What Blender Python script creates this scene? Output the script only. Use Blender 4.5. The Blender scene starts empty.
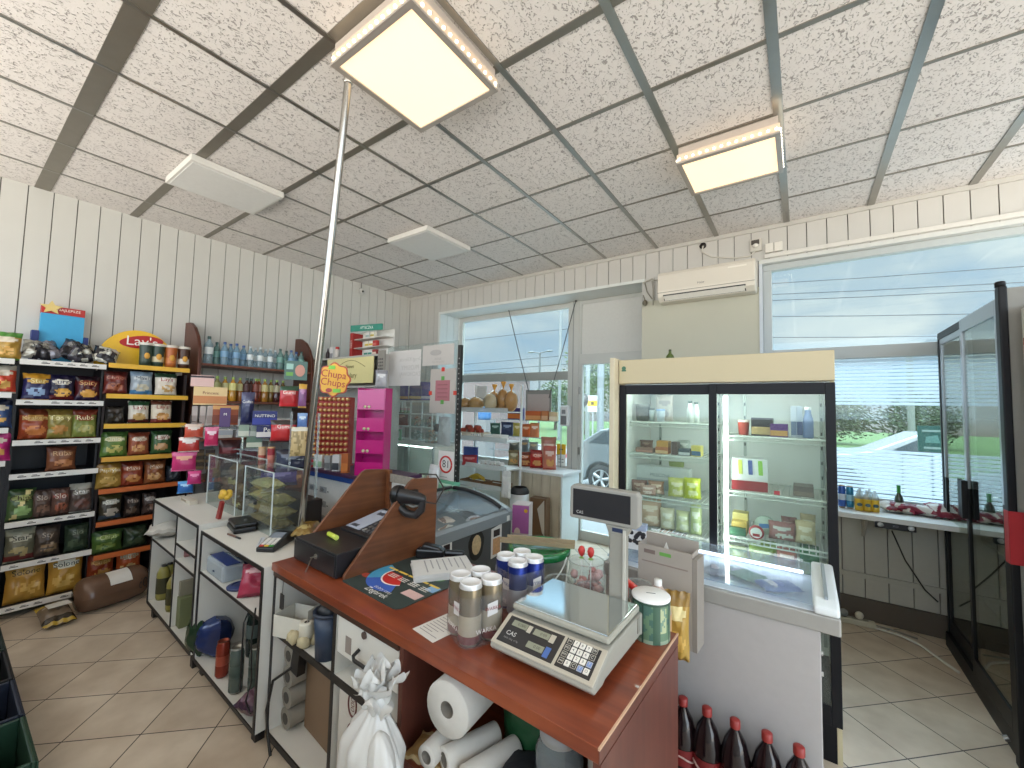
import bpy, math, random
from mathutils import Vector, Matrix
PI = math.pi
C = bpy.context.scene.collection
random.seed(7)
# ------------------------------------------------------------------ camera numbers (1024x768 frame)
F, YAW, PITCH, ROLL, EYE = 408.81, 0.6165, 0.0580, 0.0230, 1.70
_f = Vector((-math.sin(YAW)*math.cos(PITCH), math.cos(YAW)*math.cos(PITCH), math.sin(PITCH)))
_r = Vector((math.cos(YAW), math.sin(YAW), 0)); _u = _r.cross(_f)
CR = math.cos(ROLL)*_r + math.sin(ROLL)*_u
CU = -math.sin(ROLL)*_r + math.cos(ROLL)*_u
def A(px, py, x=None, y=None, z=None):
    """point of the place seen at photo position px,py on the plane x=, y= or z="""
    d = CR*((px-512)/F) + CU*(-(py-384)/F) + _f
    o = Vector((0, 0, EYE))
    if x is not None: t = (x-o.x)/d.x
    elif y is not None: t = (y-o.y)/d.y
    else: t = (z-o.z)/d.z
    return o + d*t
# ------------------------------------------------------------------ materials
def lin(c):
    return c/12.92 if c <= .04045 else ((c+.055)/1.055)**2.4
def rgb(h):
    return tuple(lin(int(h[i:i+2], 16)/255) for i in (0, 2, 4))
_mc = {}
def mat(h, rough=.5, metal=0., var=.05, scale=30., bump=0., emit=0., spec=None, coat=0.):
    key = (h, rough, metal, var, scale, bump, emit, spec, coat)
    if key in _mc: return _mc[key]
    m = bpy.data.materials.new('surface_'+h); m.use_nodes = True
    nt = m.node_tree; b = nt.nodes['Principled BSDF']
    c = rgb(h)
    b.inputs['Roughness'].default_value = rough; b.inputs['Metallic'].default_value = metal
    if spec is not None: b.inputs['Specular IOR Level'].default_value = spec
    if coat: b.inputs['Coat Weight'].default_value = coat
    tc = nt.nodes.new('ShaderNodeTexCoord'); n = nt.nodes.new('ShaderNodeTexNoise')
    n.inputs['Scale'].default_value = scale; n.inputs['Detail'].default_value = 3
    nt.links.new(tc.outputs['Object'], n.inputs['Vector'])
    mx = nt.nodes.new('ShaderNodeMix'); mx.data_type = 'RGBA'
    mx.inputs[6].default_value = tuple(x*(1-var) for x in c)+(1,)
    mx.inputs[7].default_value = tuple(min(1, x*(1+var)) for x in c)+(1,)
    nt.links.new(n.outputs['Fac'], mx.inputs[0]); nt.links.new(mx.outputs[2], b.inputs['Base Color'])
    if bump:
        bp = nt.nodes.new('ShaderNodeBump'); bp.inputs['Strength'].default_value = bump; bp.inputs['Distance'].default_value = .01
        nt.links.new(n.outputs['Fac'], bp.inputs['Height']); nt.links.new(bp.outputs[0], b.inputs['Normal'])
    if emit:
        b.inputs['Emission Color'].default_value = c+(1,); b.inputs['Emission Strength'].default_value = emit
    _mc[key] = m
    return m
def glass(h='f4faf8', opac=.06, refl=1., rough=.0):
    key = ('glass', h, opac, refl, rough)
    if key in _mc: return _mc[key]
    m = bpy.data.materials.new('clear_'+h); m.use_nodes = True
    nt = m.node_tree; nt.nodes.clear()
    out = nt.nodes.new('ShaderNodeOutputMaterial')
    tr = nt.nodes.new('ShaderNodeBsdfTransparent'); c = rgb(h)
    tr.inputs[0].default_value = c+(1,)
    df = nt.nodes.new('ShaderNodeBsdfDiffuse'); df.inputs[0].default_value = c+(1,)
    gl = nt.nodes.new('ShaderNodeBsdfGlossy'); gl.inputs['Roughness'].default_value = rough
    m1 = nt.nodes.new('ShaderNodeMixShader'); m1.inputs[0].default_value = opac
    nt.links.new(tr.outputs[0], m1.inputs[1]); nt.links.new(df.outputs[0], m1.inputs[2])
    fr = nt.nodes.new('ShaderNodeFresnel'); fr.inputs[0].default_value = 1.45
    ge = nt.nodes.new('ShaderNodeNewGeometry'); ir = nt.nodes.new('ShaderNodeMapRange')      # the same index from both faces of a thin pane
    ir.inputs[3].default_value = 1.45; ir.inputs[4].default_value = 1/1.45
    nt.links.new(ge.outputs['Backfacing'], ir.inputs[0]); nt.links.new(ir.outputs[0], fr.inputs[0])
    mu = nt.nodes.new('ShaderNodeMath'); mu.operation = 'MULTIPLY'; mu.inputs[1].default_value = refl
    nt.links.new(fr.outputs[0], mu.inputs[0])
    m2 = nt.nodes.new('ShaderNodeMixShader'); nt.links.new(mu.outputs[0], m2.inputs[0])
    nt.links.new(m1.outputs[0], m2.inputs[1]); nt.links.new(gl.outputs[0], m2.inputs[2])
    nt.links.new(m2.outputs[0], out.inputs[0])
    _mc[key] = m
    return m
def wood(h1, h2, rough=.4, scale=3., axis=0, coat=0.):
    key = ('wood', h1, h2, rough, scale, axis)
    if key in _mc: return _mc[key]
    m = bpy.data.materials.new('wood_'+h1); m.use_nodes = True
    nt = m.node_tree; b = nt.nodes['Principled BSDF']; b.inputs['Roughness'].default_value = rough
    b.inputs['Coat Weight'].default_value = coat
    tc = nt.nodes.new('ShaderNodeTexCoord'); mp = nt.nodes.new('ShaderNodeMapping')
    s = [14*scale]*3; s[axis] = scale; mp.inputs['Scale'].default_value = s
    nt.links.new(tc.outputs['Object'], mp.inputs[0])
    n = nt.nodes.new('ShaderNodeTexNoise'); n.inputs['Scale'].default_value = 1.; n.inputs['Detail'].default_value = 5; n.inputs['Distortion'].default_value = .6
    nt.links.new(mp.outputs[0], n.inputs[0])
    n2 = nt.nodes.new('ShaderNodeTexNoise'); n2.inputs['Scale'].default_value = 6.
    nt.links.new(tc.outputs['Object'], n2.inputs[0])
    ad = nt.nodes.new('ShaderNodeMath'); ad.operation = 'MULTIPLY_ADD'; ad.inputs[1].default_value = .55; 
    nt.links.new(n.outputs['Fac'], ad.inputs[0])
    m3 = nt.nodes.new('ShaderNodeMath'); m3.operation = 'MULTIPLY'; m3.inputs[1].default_value = .45
    nt.links.new(n2.outputs['Fac'], m3.inputs[0]); nt.links.new(m3.outputs[0], ad.inputs[2])
    rp = nt.nodes.new('ShaderNodeValToRGB'); rp.color_ramp.elements[0].position = .35; rp.color_ramp.elements[1].position = .65
    rp.color_ramp.elements[0].color = rgb(h1)+(1,); rp.color_ramp.elements[1].color = rgb(h2)+(1,)
    nt.links.new(ad.outputs[0], rp.inputs[0]); nt.links.new(rp.outputs[0], b.inputs['Base Color'])
    _mc[key] = m
    return m
# ------------------------------------------------------------------ mesh builder
_txt = {}
def text_geo(s):
    if s in _txt: return _txt[s]
    cu = bpy.data.curves.new('lettering', 'FONT'); cu.body = s; cu.align_x = 'CENTER'; cu.align_y = 'CENTER'; cu.resolution_u = 3
    ob = bpy.data.objects.new('lettering', cu); me = ob.to_mesh()
    g = ([v.co.copy() for v in me.vertices], [list(p.vertices) for p in me.polygons])
    ob.to_mesh_clear(); bpy.data.objects.remove(ob); bpy.data.curves.remove(cu)
    _txt[s] = g
    return g
def Rz(a): return Matrix.Rotation(a, 4, 'Z')
def T(x, y, z): return Matrix.Translation((x, y, z))
class MB:
    def __init__(s): s.v = []; s.f = []; s.mi = []; s.sm = []; s.ms = []
    def m(s, mt):
        if mt not in s.ms: s.ms.append(mt)
        return s.ms.index(mt)
    def add(s, vs, fs, mt, M=None, smooth=False):
        o = len(s.v)
        for p in vs:
            p = Vector(p); s.v.append(M @ p if M is not None else p)
        if isinstance(mt, list): ids = [s.m(x) for x in mt]
        else: ids = [s.m(mt)]*len(fs)
        for f, i in zip(fs, ids):
            s.f.append([o+k for k in f]); s.mi.append(i); s.sm.append(smooth)
        return s
    def box(s, x0, x1, y0, y1, z0, z1, mt, M=None):
        vs = [(x0,y0,z0),(x1,y0,z0),(x1,y1,z0),(x0,y1,z0),(x0,y0,z1),(x1,y0,z1),(x1,y1,z1),(x0,y1,z1)]
        return s.add(vs, [(3,2,1,0),(4,5,6,7),(0,1,5,4),(1,2,6,5),(2,3,7,6),(3,0,4,7)], mt, M)
    def cbox(s, c, d, mt, M=None):
        return s.box(c[0]-d[0]/2, c[0]+d[0]/2, c[1]-d[1]/2, c[1]+d[1]/2, c[2]-d[2]/2, c[2]+d[2]/2, mt, M)
    def prism(s, poly, axis, a0, a1, mt, M=None):
        """poly in the two other axes (in xyz order), pushed from a0 to a1 along axis"""
        def P(q, a):
            q = list(q); q.insert('xyz'.index(axis), a); return tuple(q)
        n = len(poly); vs = [P(q, a0) for q in poly]+[P(q, a1) for q in poly]
        ar = sum(poly[i][0]*poly[(i+1) % n][1]-poly[(i+1) % n][0]*poly[i][1] for i in range(n))
        flip = (ar < 0) ^ (axis == 'y')
        fs = [tuple(range(n-1, -1, -1)), tuple(range(n, 2*n))]+[(i, (i+1) % n, n+(i+1) % n, n+i) for i in range(n)]
        if flip: fs = [tuple(reversed(f)) for f in fs]
        return s.add(vs, fs, mt, M)
    def poly(s, pts, mt, M=None): return s.add(pts, [tuple(range(len(pts)))], mt, M)
    def tube(s, pts, r, mt, n=8, cap=True, M=None):
        pts = [Vector(p) for p in pts]; vs = []; fs = []
        rr = r if isinstance(r, (list, tuple)) else [r]*len(pts)
        up = Vector((0, 0, 1)); prev = None
        for i, p in enumerate(pts):
            d = (pts[min(i+1, len(pts)-1)]-pts[max(i-1, 0)]).normalized()
            if prev is None:
                a = d.cross(up)
                if a.length < 1e-3: a = d.cross(Vector((1, 0, 0)))
            else:
                a = prev - d*prev.dot(d)
            a.normalize(); prev = a; b = d.cross(a)
            for k in range(n):
                t = 2*PI*k/n; vs.append(p+(a*math.cos(t)+b*math.sin(t))*rr[i])
        for i in range(len(pts)-1):
            for k in range(n):
                fs.append((i*n+k, i*n+(k+1) % n, (i+1)*n+(k+1) % n, (i+1)*n+k))
        s.add(vs, fs, mt, M, True)
        if cap:
            s.add(vs[:n], [tuple(range(n-1, -1, -1))], mt, M); s.add(vs[-n:], [tuple(range(n))], mt, M)
        return s
    def lathe(s, prof, mts, n=20, M=None, smooth=True, sx=1., sy=1.):
        """prof: (r,z) list; mts: one material or one per segment"""
        vs = []; fs = []; mm = []
        for r, z in prof:
            for k in range(n):
                t = 2*PI*k/n; vs.append((r*math.cos(t)*sx, r*math.sin(t)*sy, z))
        for i in range(len(prof)-1):
            for k in range(n):
                fs.append((i*n+k, i*n+(k+1) % n, (i+1)*n+(k+1) % n, (i+1)*n+k)); mm.append(mts[i] if isinstance(mts, list) else mts)
        s.add(vs, fs, mm, M, smooth)
        return s
    def ell(s, c, r, mt, n=12, m=8, M=None, wob=0., seed=0):
        rd = random.Random(seed); vs = []; fs = []
        for i in range(m+1):
            ph = PI*i/m
            for k in range(n):
                t = 2*PI*k/n; q = 1+wob*(rd.random()-.5) if 0 < i < m else 1
                vs.append((c[0]+r[0]*q*math.sin(ph)*math.cos(t), c[1]+r[1]*q*math.sin(ph)*math.sin(t), c[2]+r[2]*q*math.cos(ph)))
        for i in range(m):
            for k in range(n): fs.append((i*n+k, (i+1)*n+k, (i+1)*n+(k+1) % n, i*n+(k+1) % n))
        return s.add(vs, fs, mt, M, True)
    def grid(s, fn, nu, nv, mt, M=None, smooth=True, flip=False):
        """fn(u,v)->point, u,v in 0..1; mt material or fn(u,v)->material"""
        vs = [fn(i/nu, j/nv) for j in range(nv+1) for i in range(nu+1)]; fs = []; mm = []
        for j in range(nv):
            for i in range(nu):
                a = j*(nu+1)+i; q = (a, a+1, a+nu+2, a+nu+1)
                fs.append(q[::-1] if flip else q); mm.append(mt((i+.5)/nu, (j+.5)/nv) if callable(mt) else mt)
        return s.add(vs, fs, mm, M, smooth)
    def text(s, st, size, mt, M=None):
        """lettering in the local x-z plane facing -y, centred"""
        v, f = text_geo(st)
        return s.add([(p.x*size, 0, p.y*size) for p in v], f, mt, M)
    def build(s, name, parent=None, loc=(0, 0, 0), rz=0., bevel=0., seg=2, sub=0, mod=None):
        me = bpy.data.meshes.new(name); me.from_pydata([tuple(v) for v in s.v], [], s.f)
        for x in s.ms: me.materials.append(x)
        me.polygons.foreach_set('material_index', s.mi); me.polygons.foreach_set('use_smooth', s.sm)
        me.update()
        o = bpy.data.objects.new(name, me); C.objects.link(o); o.location = loc; o.rotation_euler = (0, 0, rz)
        if parent is not None: o.parent = parent
        if bevel:
            b = o.modifiers.new('bevel', 'BEVEL'); b.width = bevel; b.segments = seg; b.limit_method = 'ANGLE'; b.angle_limit = math.radians(40)
        if sub:
            b = o.modifiers.new('sub', 'SUBSURF'); b.levels = sub; b.render_levels = sub
        return o
def tag(o, label, cat, group=None, kind=None):
    o['label'] = label; o['category'] = cat
    if group: o['group'] = group
    if kind: o['kind'] = kind
    return o
def struct(o): o['kind'] = 'structure'; return o
def thing(name, label, cat, loc=(0, 0, 0), rz=0., group=None):
    o = bpy.data.objects.new(name, None); C.objects.link(o); o.location = loc; o.rotation_euler = (0, 0, rz)
    o.empty_display_size = .1
    return tag(o, label, cat, group)
def dup(root, loc, rz=None, label=None, group=None, scale=None):
    r = root.copy(); C.objects.link(r); r.location = loc
    if rz is not None: r.rotation_euler = (0, 0, rz)
    if label: r['label'] = label
    if group: r['group'] = group
    if scale: r.scale = scale
    for ch in list(root.children):
        c = ch.copy(); C.objects.link(c); c.parent = r
        for g in list(ch.children):
            d = g.copy(); C.objects.link(d); d.parent = c
    return r
def hash2(i, j, k=0):
    h = math.sin(i*127.1+j*311.7+k*74.7)*43758.5453
    return h-math.floor(h)
def vnoise(x, y, k=0):
    i, j = math.floor(x), math.floor(y); fx, fy = x-i, y-j
    fx = fx*fx*(3-2*fx); fy = fy*fy*(3-2*fy)
    a = hash2(i, j, k)*(1-fx)+hash2(i+1, j, k)*fx; b = hash2(i, j+1, k)*(1-fx)+hash2(i+1, j+1, k)*fx
    return a*(1-fy)+b*fy
# pillow bag standing on its bottom edge, front faces -y
def bag_mesh(w, h, d, colfn, seed=0, text=None, tmat=None, tsize=.1, tz=.7, lines=(), crimp=True, nu=16, nv=20, amp=.14, M=None, mb=None, rot=0):
    mb = mb or MB()
    def shape(u, v, side):
        x = (u-.5)*2; z = (v-.5)*2
        tx = max(0, 1-abs(x)**2.6); tz_ = max(0, 1-abs(z)**2.2)
        th = (tx**.6)*(tz_**.55)
        nn = (vnoise(u*5+seed*3.1, v*6+seed, seed)-.5)*.9+(vnoise(u*11+seed, v*13, seed+5)-.5)*.5
        y = side*d/2*th*(1+amp*4*nn)
        if 1-abs(z) < .12: y += .006*math.sin(u*22+seed)*(1 if side else 1)
        pin = 1-.07*tz_*(1-abs(x)**2)*0-.08*(1-abs(z)**4)*abs(x)**3*0
        wx = 1+.05*(1-tz_)-.03*tz_+(.05*(vnoise(v*5, seed, 3)-.5))
        top = .02*h*(vnoise(u*4, seed, 9)-.5)*(1 if z > 0 else .2)
        return Vector((x*w/2*wx*pin, y, v*h+top*abs(z)**3))
    mb.grid(lambda u, v: shape(u, v, -1), nu, nv, colfn, M)
    bc = colfn(.02, .5)
    mb.grid(lambda u, v: shape(u, v, 1), 8, 10, bc, M, flip=True)
    if text:
        g, fs = text_geo(text)
        mx = max(abs(p.x) for p in g); k = min(tsize, w*.42/mx)
        pts = []
        for p in g:
            u = .5+p.x*k/w; v = tz+p.y*k/h
            q = shape(min(max(u, 0), 1), min(max(v, 0), 1), -1); pts.append((q.x, q.y-.004, q.z))
        mb.add(pts, fs, tmat, M)
    return mb
def ellip(u, v, cu, cv, ru, rv): return ((u-cu)/ru)**2+((v-cv)/rv)**2 < 1
def design(base, band=None, logo=None, food=None, foot=None, seed=0, rough=.28, bandv=.8, stripe=None):
    B = lambda h: mat(h, rough, 0., .14, 16., .55)
    b = B(base); bd = B(band) if band else b; lg = B(logo) if logo else b; fd = B(food) if food else b; ft = B(foot) if foot else b
    st = B(stripe) if stripe else None
    def fn(u, v):
        if v > .95 or v < .05: return bd
        if logo and ellip(u, v, .5, .7, .36, .1): return lg
        if food and ellip(u, v, .42+.16*hash2(seed, 1), .3, .33, .16) and vnoise(u*9+seed, v*11, seed) > .3: return fd
        if st and abs(u-.5+(.5-v)*.6) < .1: return st
        if foot and v < .18: return ft
        if v > bandv: return bd
        return b
    return fn
# ================================================================== the room
LW, FW, CZ = -5.39, 4.57, 3.516           # left wall, front wall, ceiling
PL = mat('c9c8c2', .45, 0, .04, 4.); PL2 = mat('c2c0ba', .5, 0, .05, 4.)
GAP = mat('6f6d68', .8)
def floor_mat():
    m = bpy.data.materials.new('floor_tiles'); m.use_nodes = True; nt = m.node_tree; b = nt.nodes['Principled BSDF']; N = nt.nodes.new; K = nt.links.new
    tc = N('ShaderNodeTexCoord'); mp = N('ShaderNodeMapping'); mp.vector_type = 'POINT'
    tile = .345
    mp.inputs['Location'].default_value = (-(.406*math.cos(PI/4)+3.883*math.sin(PI/4))/tile, -(-.406*math.sin(PI/4)+3.883*math.cos(PI/4))/tile, 0)
    mp.inputs['Rotation'].default_value = (0, 0, -PI/4); mp.inputs['Scale'].default_value = (1/tile, 1/tile, 1)
    K(tc.outputs['Object'], mp.inputs[0])
    sp = N('ShaderNodeSeparateXYZ'); K(mp.outputs[0], sp.inputs[0])
    def mth(op, a, bb=None):
        q = N('ShaderNodeMath'); q.operation = op
        for i, x in enumerate((a, bb)):
            if x is None: continue
            if isinstance(x, (int, float)): q.inputs[i].default_value = x
            else: K(x, q.inputs[i])
        return q.outputs[0]
    def edge(o):
        f = mth('FRACT', o); return mth('MINIMUM', f, mth('SUBTRACT', 1., f))
    e = mth('MINIMUM', edge(sp.outputs[0]), edge(sp.outputs[1]))
    g = mth('LESS_THAN', e, .0085)
    cx = mth('FLOOR', sp.outputs[0]); cy = mth('FLOOR', sp.outputs[1])
    cb = N('ShaderNodeCombineXYZ'); K(cx, cb.inputs[0]); K(cy, cb.inputs[1])
    wn = N('ShaderNodeTexWhiteNoise'); K(cb.outputs[0], wn.inputs[0])
    n = N('ShaderNodeTexNoise'); n.inputs['Scale'].default_value = 5.; n.inputs['Detail'].default_value = 5; K(tc.outputs['Object'], n.inputs[0])
    rp = N('ShaderNodeValToRGB'); rp.color_ramp.elements[0].color = rgb('b8a690')+(1,); rp.color_ramp.elements[1].color = rgb('d6c8b4')+(1,)
    rp.color_ramp.elements[0].position = .3; rp.color_ramp.elements[1].position = .7
    K(mth('ADD', mth('MULTIPLY', n.outputs['Fac'], .8), mth('MULTIPLY', wn.outputs['Value'], .2)), rp.inputs[0])
    mx = N('ShaderNodeMix'); mx.data_type = 'RGBA'; K(g, mx.inputs[0]); K(rp.outputs[0], mx.inputs[6]); mx.inputs[7].default_value = rgb('3d342c')+(1,)
    K(mx.outputs[2], b.inputs['Base Color']); b.inputs['Roughness'].default_value = .38
    bp = N('ShaderNodeBump'); bp.inputs['Strength'].default_value = .4; bp.inputs['Distance'].default_value = .004
    K(mth('SUBTRACT', 1., g), bp.inputs['Height']); K(bp.outputs[0], b.inputs['Normal'])
    return m
fl = MB(); fl.box(-5.6, 3.2, -.9, 5.06, -.1, 0, floor_mat()); struct(fl.build('floor'))
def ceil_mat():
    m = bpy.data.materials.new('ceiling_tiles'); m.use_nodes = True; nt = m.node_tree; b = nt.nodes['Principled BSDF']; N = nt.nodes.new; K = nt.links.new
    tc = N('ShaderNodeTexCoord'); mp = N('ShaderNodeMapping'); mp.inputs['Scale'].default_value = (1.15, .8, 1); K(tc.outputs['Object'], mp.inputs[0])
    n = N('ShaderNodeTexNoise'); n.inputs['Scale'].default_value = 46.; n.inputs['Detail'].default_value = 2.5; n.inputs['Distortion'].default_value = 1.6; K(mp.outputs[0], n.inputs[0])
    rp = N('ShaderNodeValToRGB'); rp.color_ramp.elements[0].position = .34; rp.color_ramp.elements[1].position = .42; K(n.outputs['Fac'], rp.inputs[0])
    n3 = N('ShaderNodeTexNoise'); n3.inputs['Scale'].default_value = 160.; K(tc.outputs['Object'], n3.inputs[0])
    cr = N('ShaderNodeMix'); cr.data_type = 'RGBA'; cr.inputs[6].default_value = rgb('a8a29e')+(1,); cr.inputs[7].default_value = rgb('e0dbd7')+(1,)  # fissure shade put into the colour: darker grey inside the marks
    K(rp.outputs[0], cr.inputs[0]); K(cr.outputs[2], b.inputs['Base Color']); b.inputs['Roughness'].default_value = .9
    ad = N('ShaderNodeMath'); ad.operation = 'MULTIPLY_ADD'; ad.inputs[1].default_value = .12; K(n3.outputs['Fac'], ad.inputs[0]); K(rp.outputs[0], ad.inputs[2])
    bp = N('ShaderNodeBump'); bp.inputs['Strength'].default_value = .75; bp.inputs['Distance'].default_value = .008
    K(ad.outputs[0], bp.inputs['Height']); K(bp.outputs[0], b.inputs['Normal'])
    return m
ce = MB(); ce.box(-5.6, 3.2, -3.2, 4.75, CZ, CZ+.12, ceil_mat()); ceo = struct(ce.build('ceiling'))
# metal grid between the ceiling tiles
G0X, G0Y, GT = -1.7006*1.816, -.0884*1.816, .6
steel = mat('9b9993', .28, .85, .08, 12.); steel2 = mat('8b867c', .4, .7, .1, 12.)
gb = MB()
wy = {-4: .014, -3: .014, -2: .016, -1: .018, 0: .02, 1: .024, 2: .028, 3: .034, 4: .044, 5: .05, 6: .05, 7: .05, 8: .05, 9: .05, 10: .05}
wx = {-4: .05, -3: .05, -2: .05, -1: .06, 0: .075, 1: .095, 2: .065, 3: .045, 4: .03, 5: .022, 6: .02, 7: .02}
for i in range(-3, 11):
    x = G0X+i*GT
    if LW < x < 3.2: gb.box(x-wy[i]/2, x+wy[i]/2, -3.2, FW, CZ-.007, CZ+.002, steel)
for j in range(-4, 8):
    y = G0Y+j*GT
    gb.box(LW, 3.2, y-wx[j]/2, y+wx[j]/2, CZ-.005, CZ+.002, steel2)
struct(gb.build('trim_1'))
# left wall of narrow planks
def planks(mb, a0, a1, z0, z1, fn, step=.148, gap=.007, mt=PL, off=0.):
    a = a0+off
    while a < a1-1e-4:
        b = min(a+step, a1); fn(mb, max(a, a0), b-gap, z0, z1, mt); a += step
wl = MB(); wl.box(LW-.12, LW-.012, -1.0, FW+.5, 0, CZ, GAP)
planks(wl, -1.0, FW, 0, CZ, lambda mb, a, b, z0, z1, mt: mb.box(LW-.02, LW, a, b, z0, z1, mt), off=.034)
struct(wl.build('wall_left'))
# front wall: plank fascia, recess with shop window and door, plain panel, second window
RX0, RX1, RZ, RY = -4.67, -1.46, 3.17, 5.0    # recess: left, right, head, window plane
W2X0, W2Z1 = -.29, 3.15
fw = MB()
def fp(mb, a, b, z0, z1, mt): mb.box(a, b, FW, FW+.02, z0, z1, mt)
planks(fw, LW, RX0, 0, CZ, fp, mt=PL2); planks(fw, RX0, 3.2, RZ+.02, CZ, fp, mt=PL2)
planks(fw, RX1, W2X0-.03, 2.93, RZ+.02, fp, mt=PL2)
fw.box(LW, RX0-.065, FW+.02, FW+.14, 0, CZ, GAP); fw.box(LW, RX0-.001, FW+.021, FW+.14, RZ+.06, CZ, GAP); fw.box(RX0, 3.2, FW+.02, FW+.14, RZ+.02, CZ, GAP)
fw.box(RX1, W2X0-.03, FW+.02, FW+.14, 0, RZ+.02, GAP)
fw.box(RX1, W2X0-.03, FW+.004, FW+.02, 0, 2.93, mat('c0beac', .6, 0, .06, 2.5))
# recess jambs and head
WH = mat('d9dcd8', .4, 0, .03, 5.)
planks(fw, FW+.02, RY+.08, 0, RZ, lambda mb, a, b, z0, z1, mt: mb.box(RX0-.06, RX0, a, b, z0, z1, mt), mt=mat('d8dfe0', .4))
fw.box(RX0-.12, RX0-.061, FW+.15, RY+.1, 0, RZ, WH); fw.box(RX0-.03, RX0+.002, FW-.004, FW+.019, 0, RZ-.013, WH)
fw.box(RX1, RX1+.1, FW+.01, RY+.1, 0, RZ, WH); fw.box(RX0-.1, RX1+.1, FW+.021, RY+.1, RZ, RZ+.05, WH); fw.box(RX0-.03, RX1+.03, FW-.004, FW+.0205, RZ-.012, RZ+.022, WH)
# wall below the second window
planks(fw, W2X0-.03, 3.2, 0, .99, lambda mb, a, b, z0, z1, mt: mb.box(a, b, FW+.05, FW+.07, z0, z1, mt), mt=mat('b9b6ac', .6))
fw.box(W2X0-.03, 3.2, FW+.07, FW+.16, 0, .99, GAP)
struct(fw.build('wall_front'))
t = MB(); t.box(W2X0-.03, 3.2, FW+.03, FW+.05, .335, .375, mat('b5b2a8', .5)); struct(t.build('trim_2'))
t = MB(); t.box(W2X0-.03, 3.2, FW+.02, FW+.05, 0, .175, mat('5b5249', .6)); struct(t.build('baseboard_front', bevel=.004))
t = MB(); t.box(LW, 3.2, FW-.018, FW, CZ-.04, CZ, mat('bdbbb4', .5)); struct(t.build('trim_3', bevel=.004))
t = MB(); t.box(W2X0+.02, 3.2, FW-.028, FW, W2Z1+.045, W2Z1+.085, mat('d3d0c8', .5)); struct(t.build('trim_4', bevel=.004))
# window 1: two lights over each other, white frame, in the recess
FRM = mat('c6c6c0', .4, 0, .03, 5.); FRD = mat('9fa19c', .4, 0, .03, 5.)
wf = MB()
WX0, WX1 = -4.64, -2.6
wf.box(WX0, WX0+.06, RY, RY+.07, .86, RZ-.002, FRM); wf.box(WX1, -2.44, RY-.02, RY+.07, 0, RZ, FRM); wf.box(-2.53, -2.515, RY-.026, RY-.02, 0, RZ, FRD)
wf.box(WX0+.06, WX1, RY, RY+.07, RZ-.07, RZ-.002, FRM); wf.box(WX0+.06, WX1, RY, RY+.07, 2.1, 2.22, FRD); wf.box(WX0+.06, WX1, RY, RY+.07, .86, .93, FRM)
wf.box(RX0, WX0, RY, RY+.07, .862, RZ-.002, WH); wf.box(RX0, WX1, RY+.01, RY+.1, 0, .86, WH)
wo = struct(wf.build('window_1', bevel=.004))
g = MB(); g.box(WX0+.05, WX1, RY+.03, RY+.036, .92, RZ-.06, glass()); g.build('window_pane', wo)
# door 1
df = MB()
DX0, DX1 = -2.44, RX1
df.box(DX0, DX0+.05, RY-.01, RY+.06, 0, 2.3, FRM); df.box(DX1-.06, DX1, RY-.01, RY+.06, 0, 2.3, FRM)
df.box(DX0, DX1, RY-.01, RY+.06, 2.3, 2.44, FRM); df.box(DX0+.05, DX1-.06, RY, RY+.05, 0, .12, FRM)
do = struct(df.build('door_1', bevel=.004))
g = MB(); g.box(DX0+.05, DX1-.05, RY+.02, RY+.026, .1, 2.3, glass()); g.build('door_pane', do)
g = MB(); g.box(DX0+.035, DX1, RY+.005, RY+.05, 2.441, RZ-.05, mat('d3d2cc', .5)); g.box(DX0+.035, DX1, RY-.01, RY+.05, RZ-.05, RZ-.002, FRM); g.box(DX0, DX0+.035, RY-.012, RY+.05, 2.441, RZ-.002, FRM); g.build('upper_panel', do)
g = MB()
for z in (.35, 1.1, 1.9): g.tube([(DX0+.02, RY-.02, z), (DX0+.02, RY-.02, z+.1)], .012, steel)
g.build('hinge', do)
# window 2 beside the fridges
wf = MB(); YW = FW+.06
FR2 = mat('b4bab9', .4, 0, .03, 5.)
wf.box(W2X0, W2X0+.07, YW, YW+.08, 1.01, W2Z1-.06, FR2); wf.box(W2X0, 3.2, YW, YW+.08, W2Z1-.06, W2Z1, FR2)
wf.box(W2X0+.07, 1.75, YW, YW+.08, 2.2, 2.31, FR2); wf.box(1.83, 3.2, YW, YW+.08, 2.2, 2.31, FR2); wf.box(W2X0, 3.2, YW, YW+.08, .95, 1.01, FR2); wf.box(1.75, 1.83, YW, YW+.08, 1.01, W2Z1-.06, FR2)
wo = struct(wf.build('window_2', bevel=.004))
t = MB(); t.box(W2X0-.029, W2X0-.001, FW-.004, YW+.08, .99, W2Z1, mat('c8cfd6', .4)); t.box(W2X0-.029, 3.2, FW-.004, YW+.08, W2Z1+.001, W2Z1+.038, mat('cfd0cb', .4)); t.build('window_reveal', wo)
g = MB(); g.box(W2X0+.06, 3.2, YW+.04, YW+.046, 1.0, W2Z1-.05, glass()); g.build('window_pane', wo)
def film_mat():
    m = bpy.data.materials.new('translucent_film'); m.use_nodes = True; nt = m.node_tree; nt.nodes.clear(); N = nt.nodes.new; K = nt.links.new
    out = N('ShaderNodeOutputMaterial'); tl = N('ShaderNodeBsdfTranslucent'); tl.inputs[0].default_value = rgb('eef4fb')+(1,); df = N('ShaderNodeBsdfDiffuse'); df.inputs[0].default_value = rgb('eef4fb')+(1,); tr = N('ShaderNodeBsdfTransparent')
    a = N('ShaderNodeMixShader'); a.inputs[0].default_value = .25; K(tl.outputs[0], a.inputs[1]); K(df.outputs[0], a.inputs[2])
    b_ = N('ShaderNodeMixShader'); b_.inputs[0].default_value = .22; K(a.outputs[0], b_.inputs[1]); K(tr.outputs[0], b_.inputs[2]); K(b_.outputs[0], out.inputs[0])
    return m
fm = MB(); film = film_mat()
z = 1.02
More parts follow.
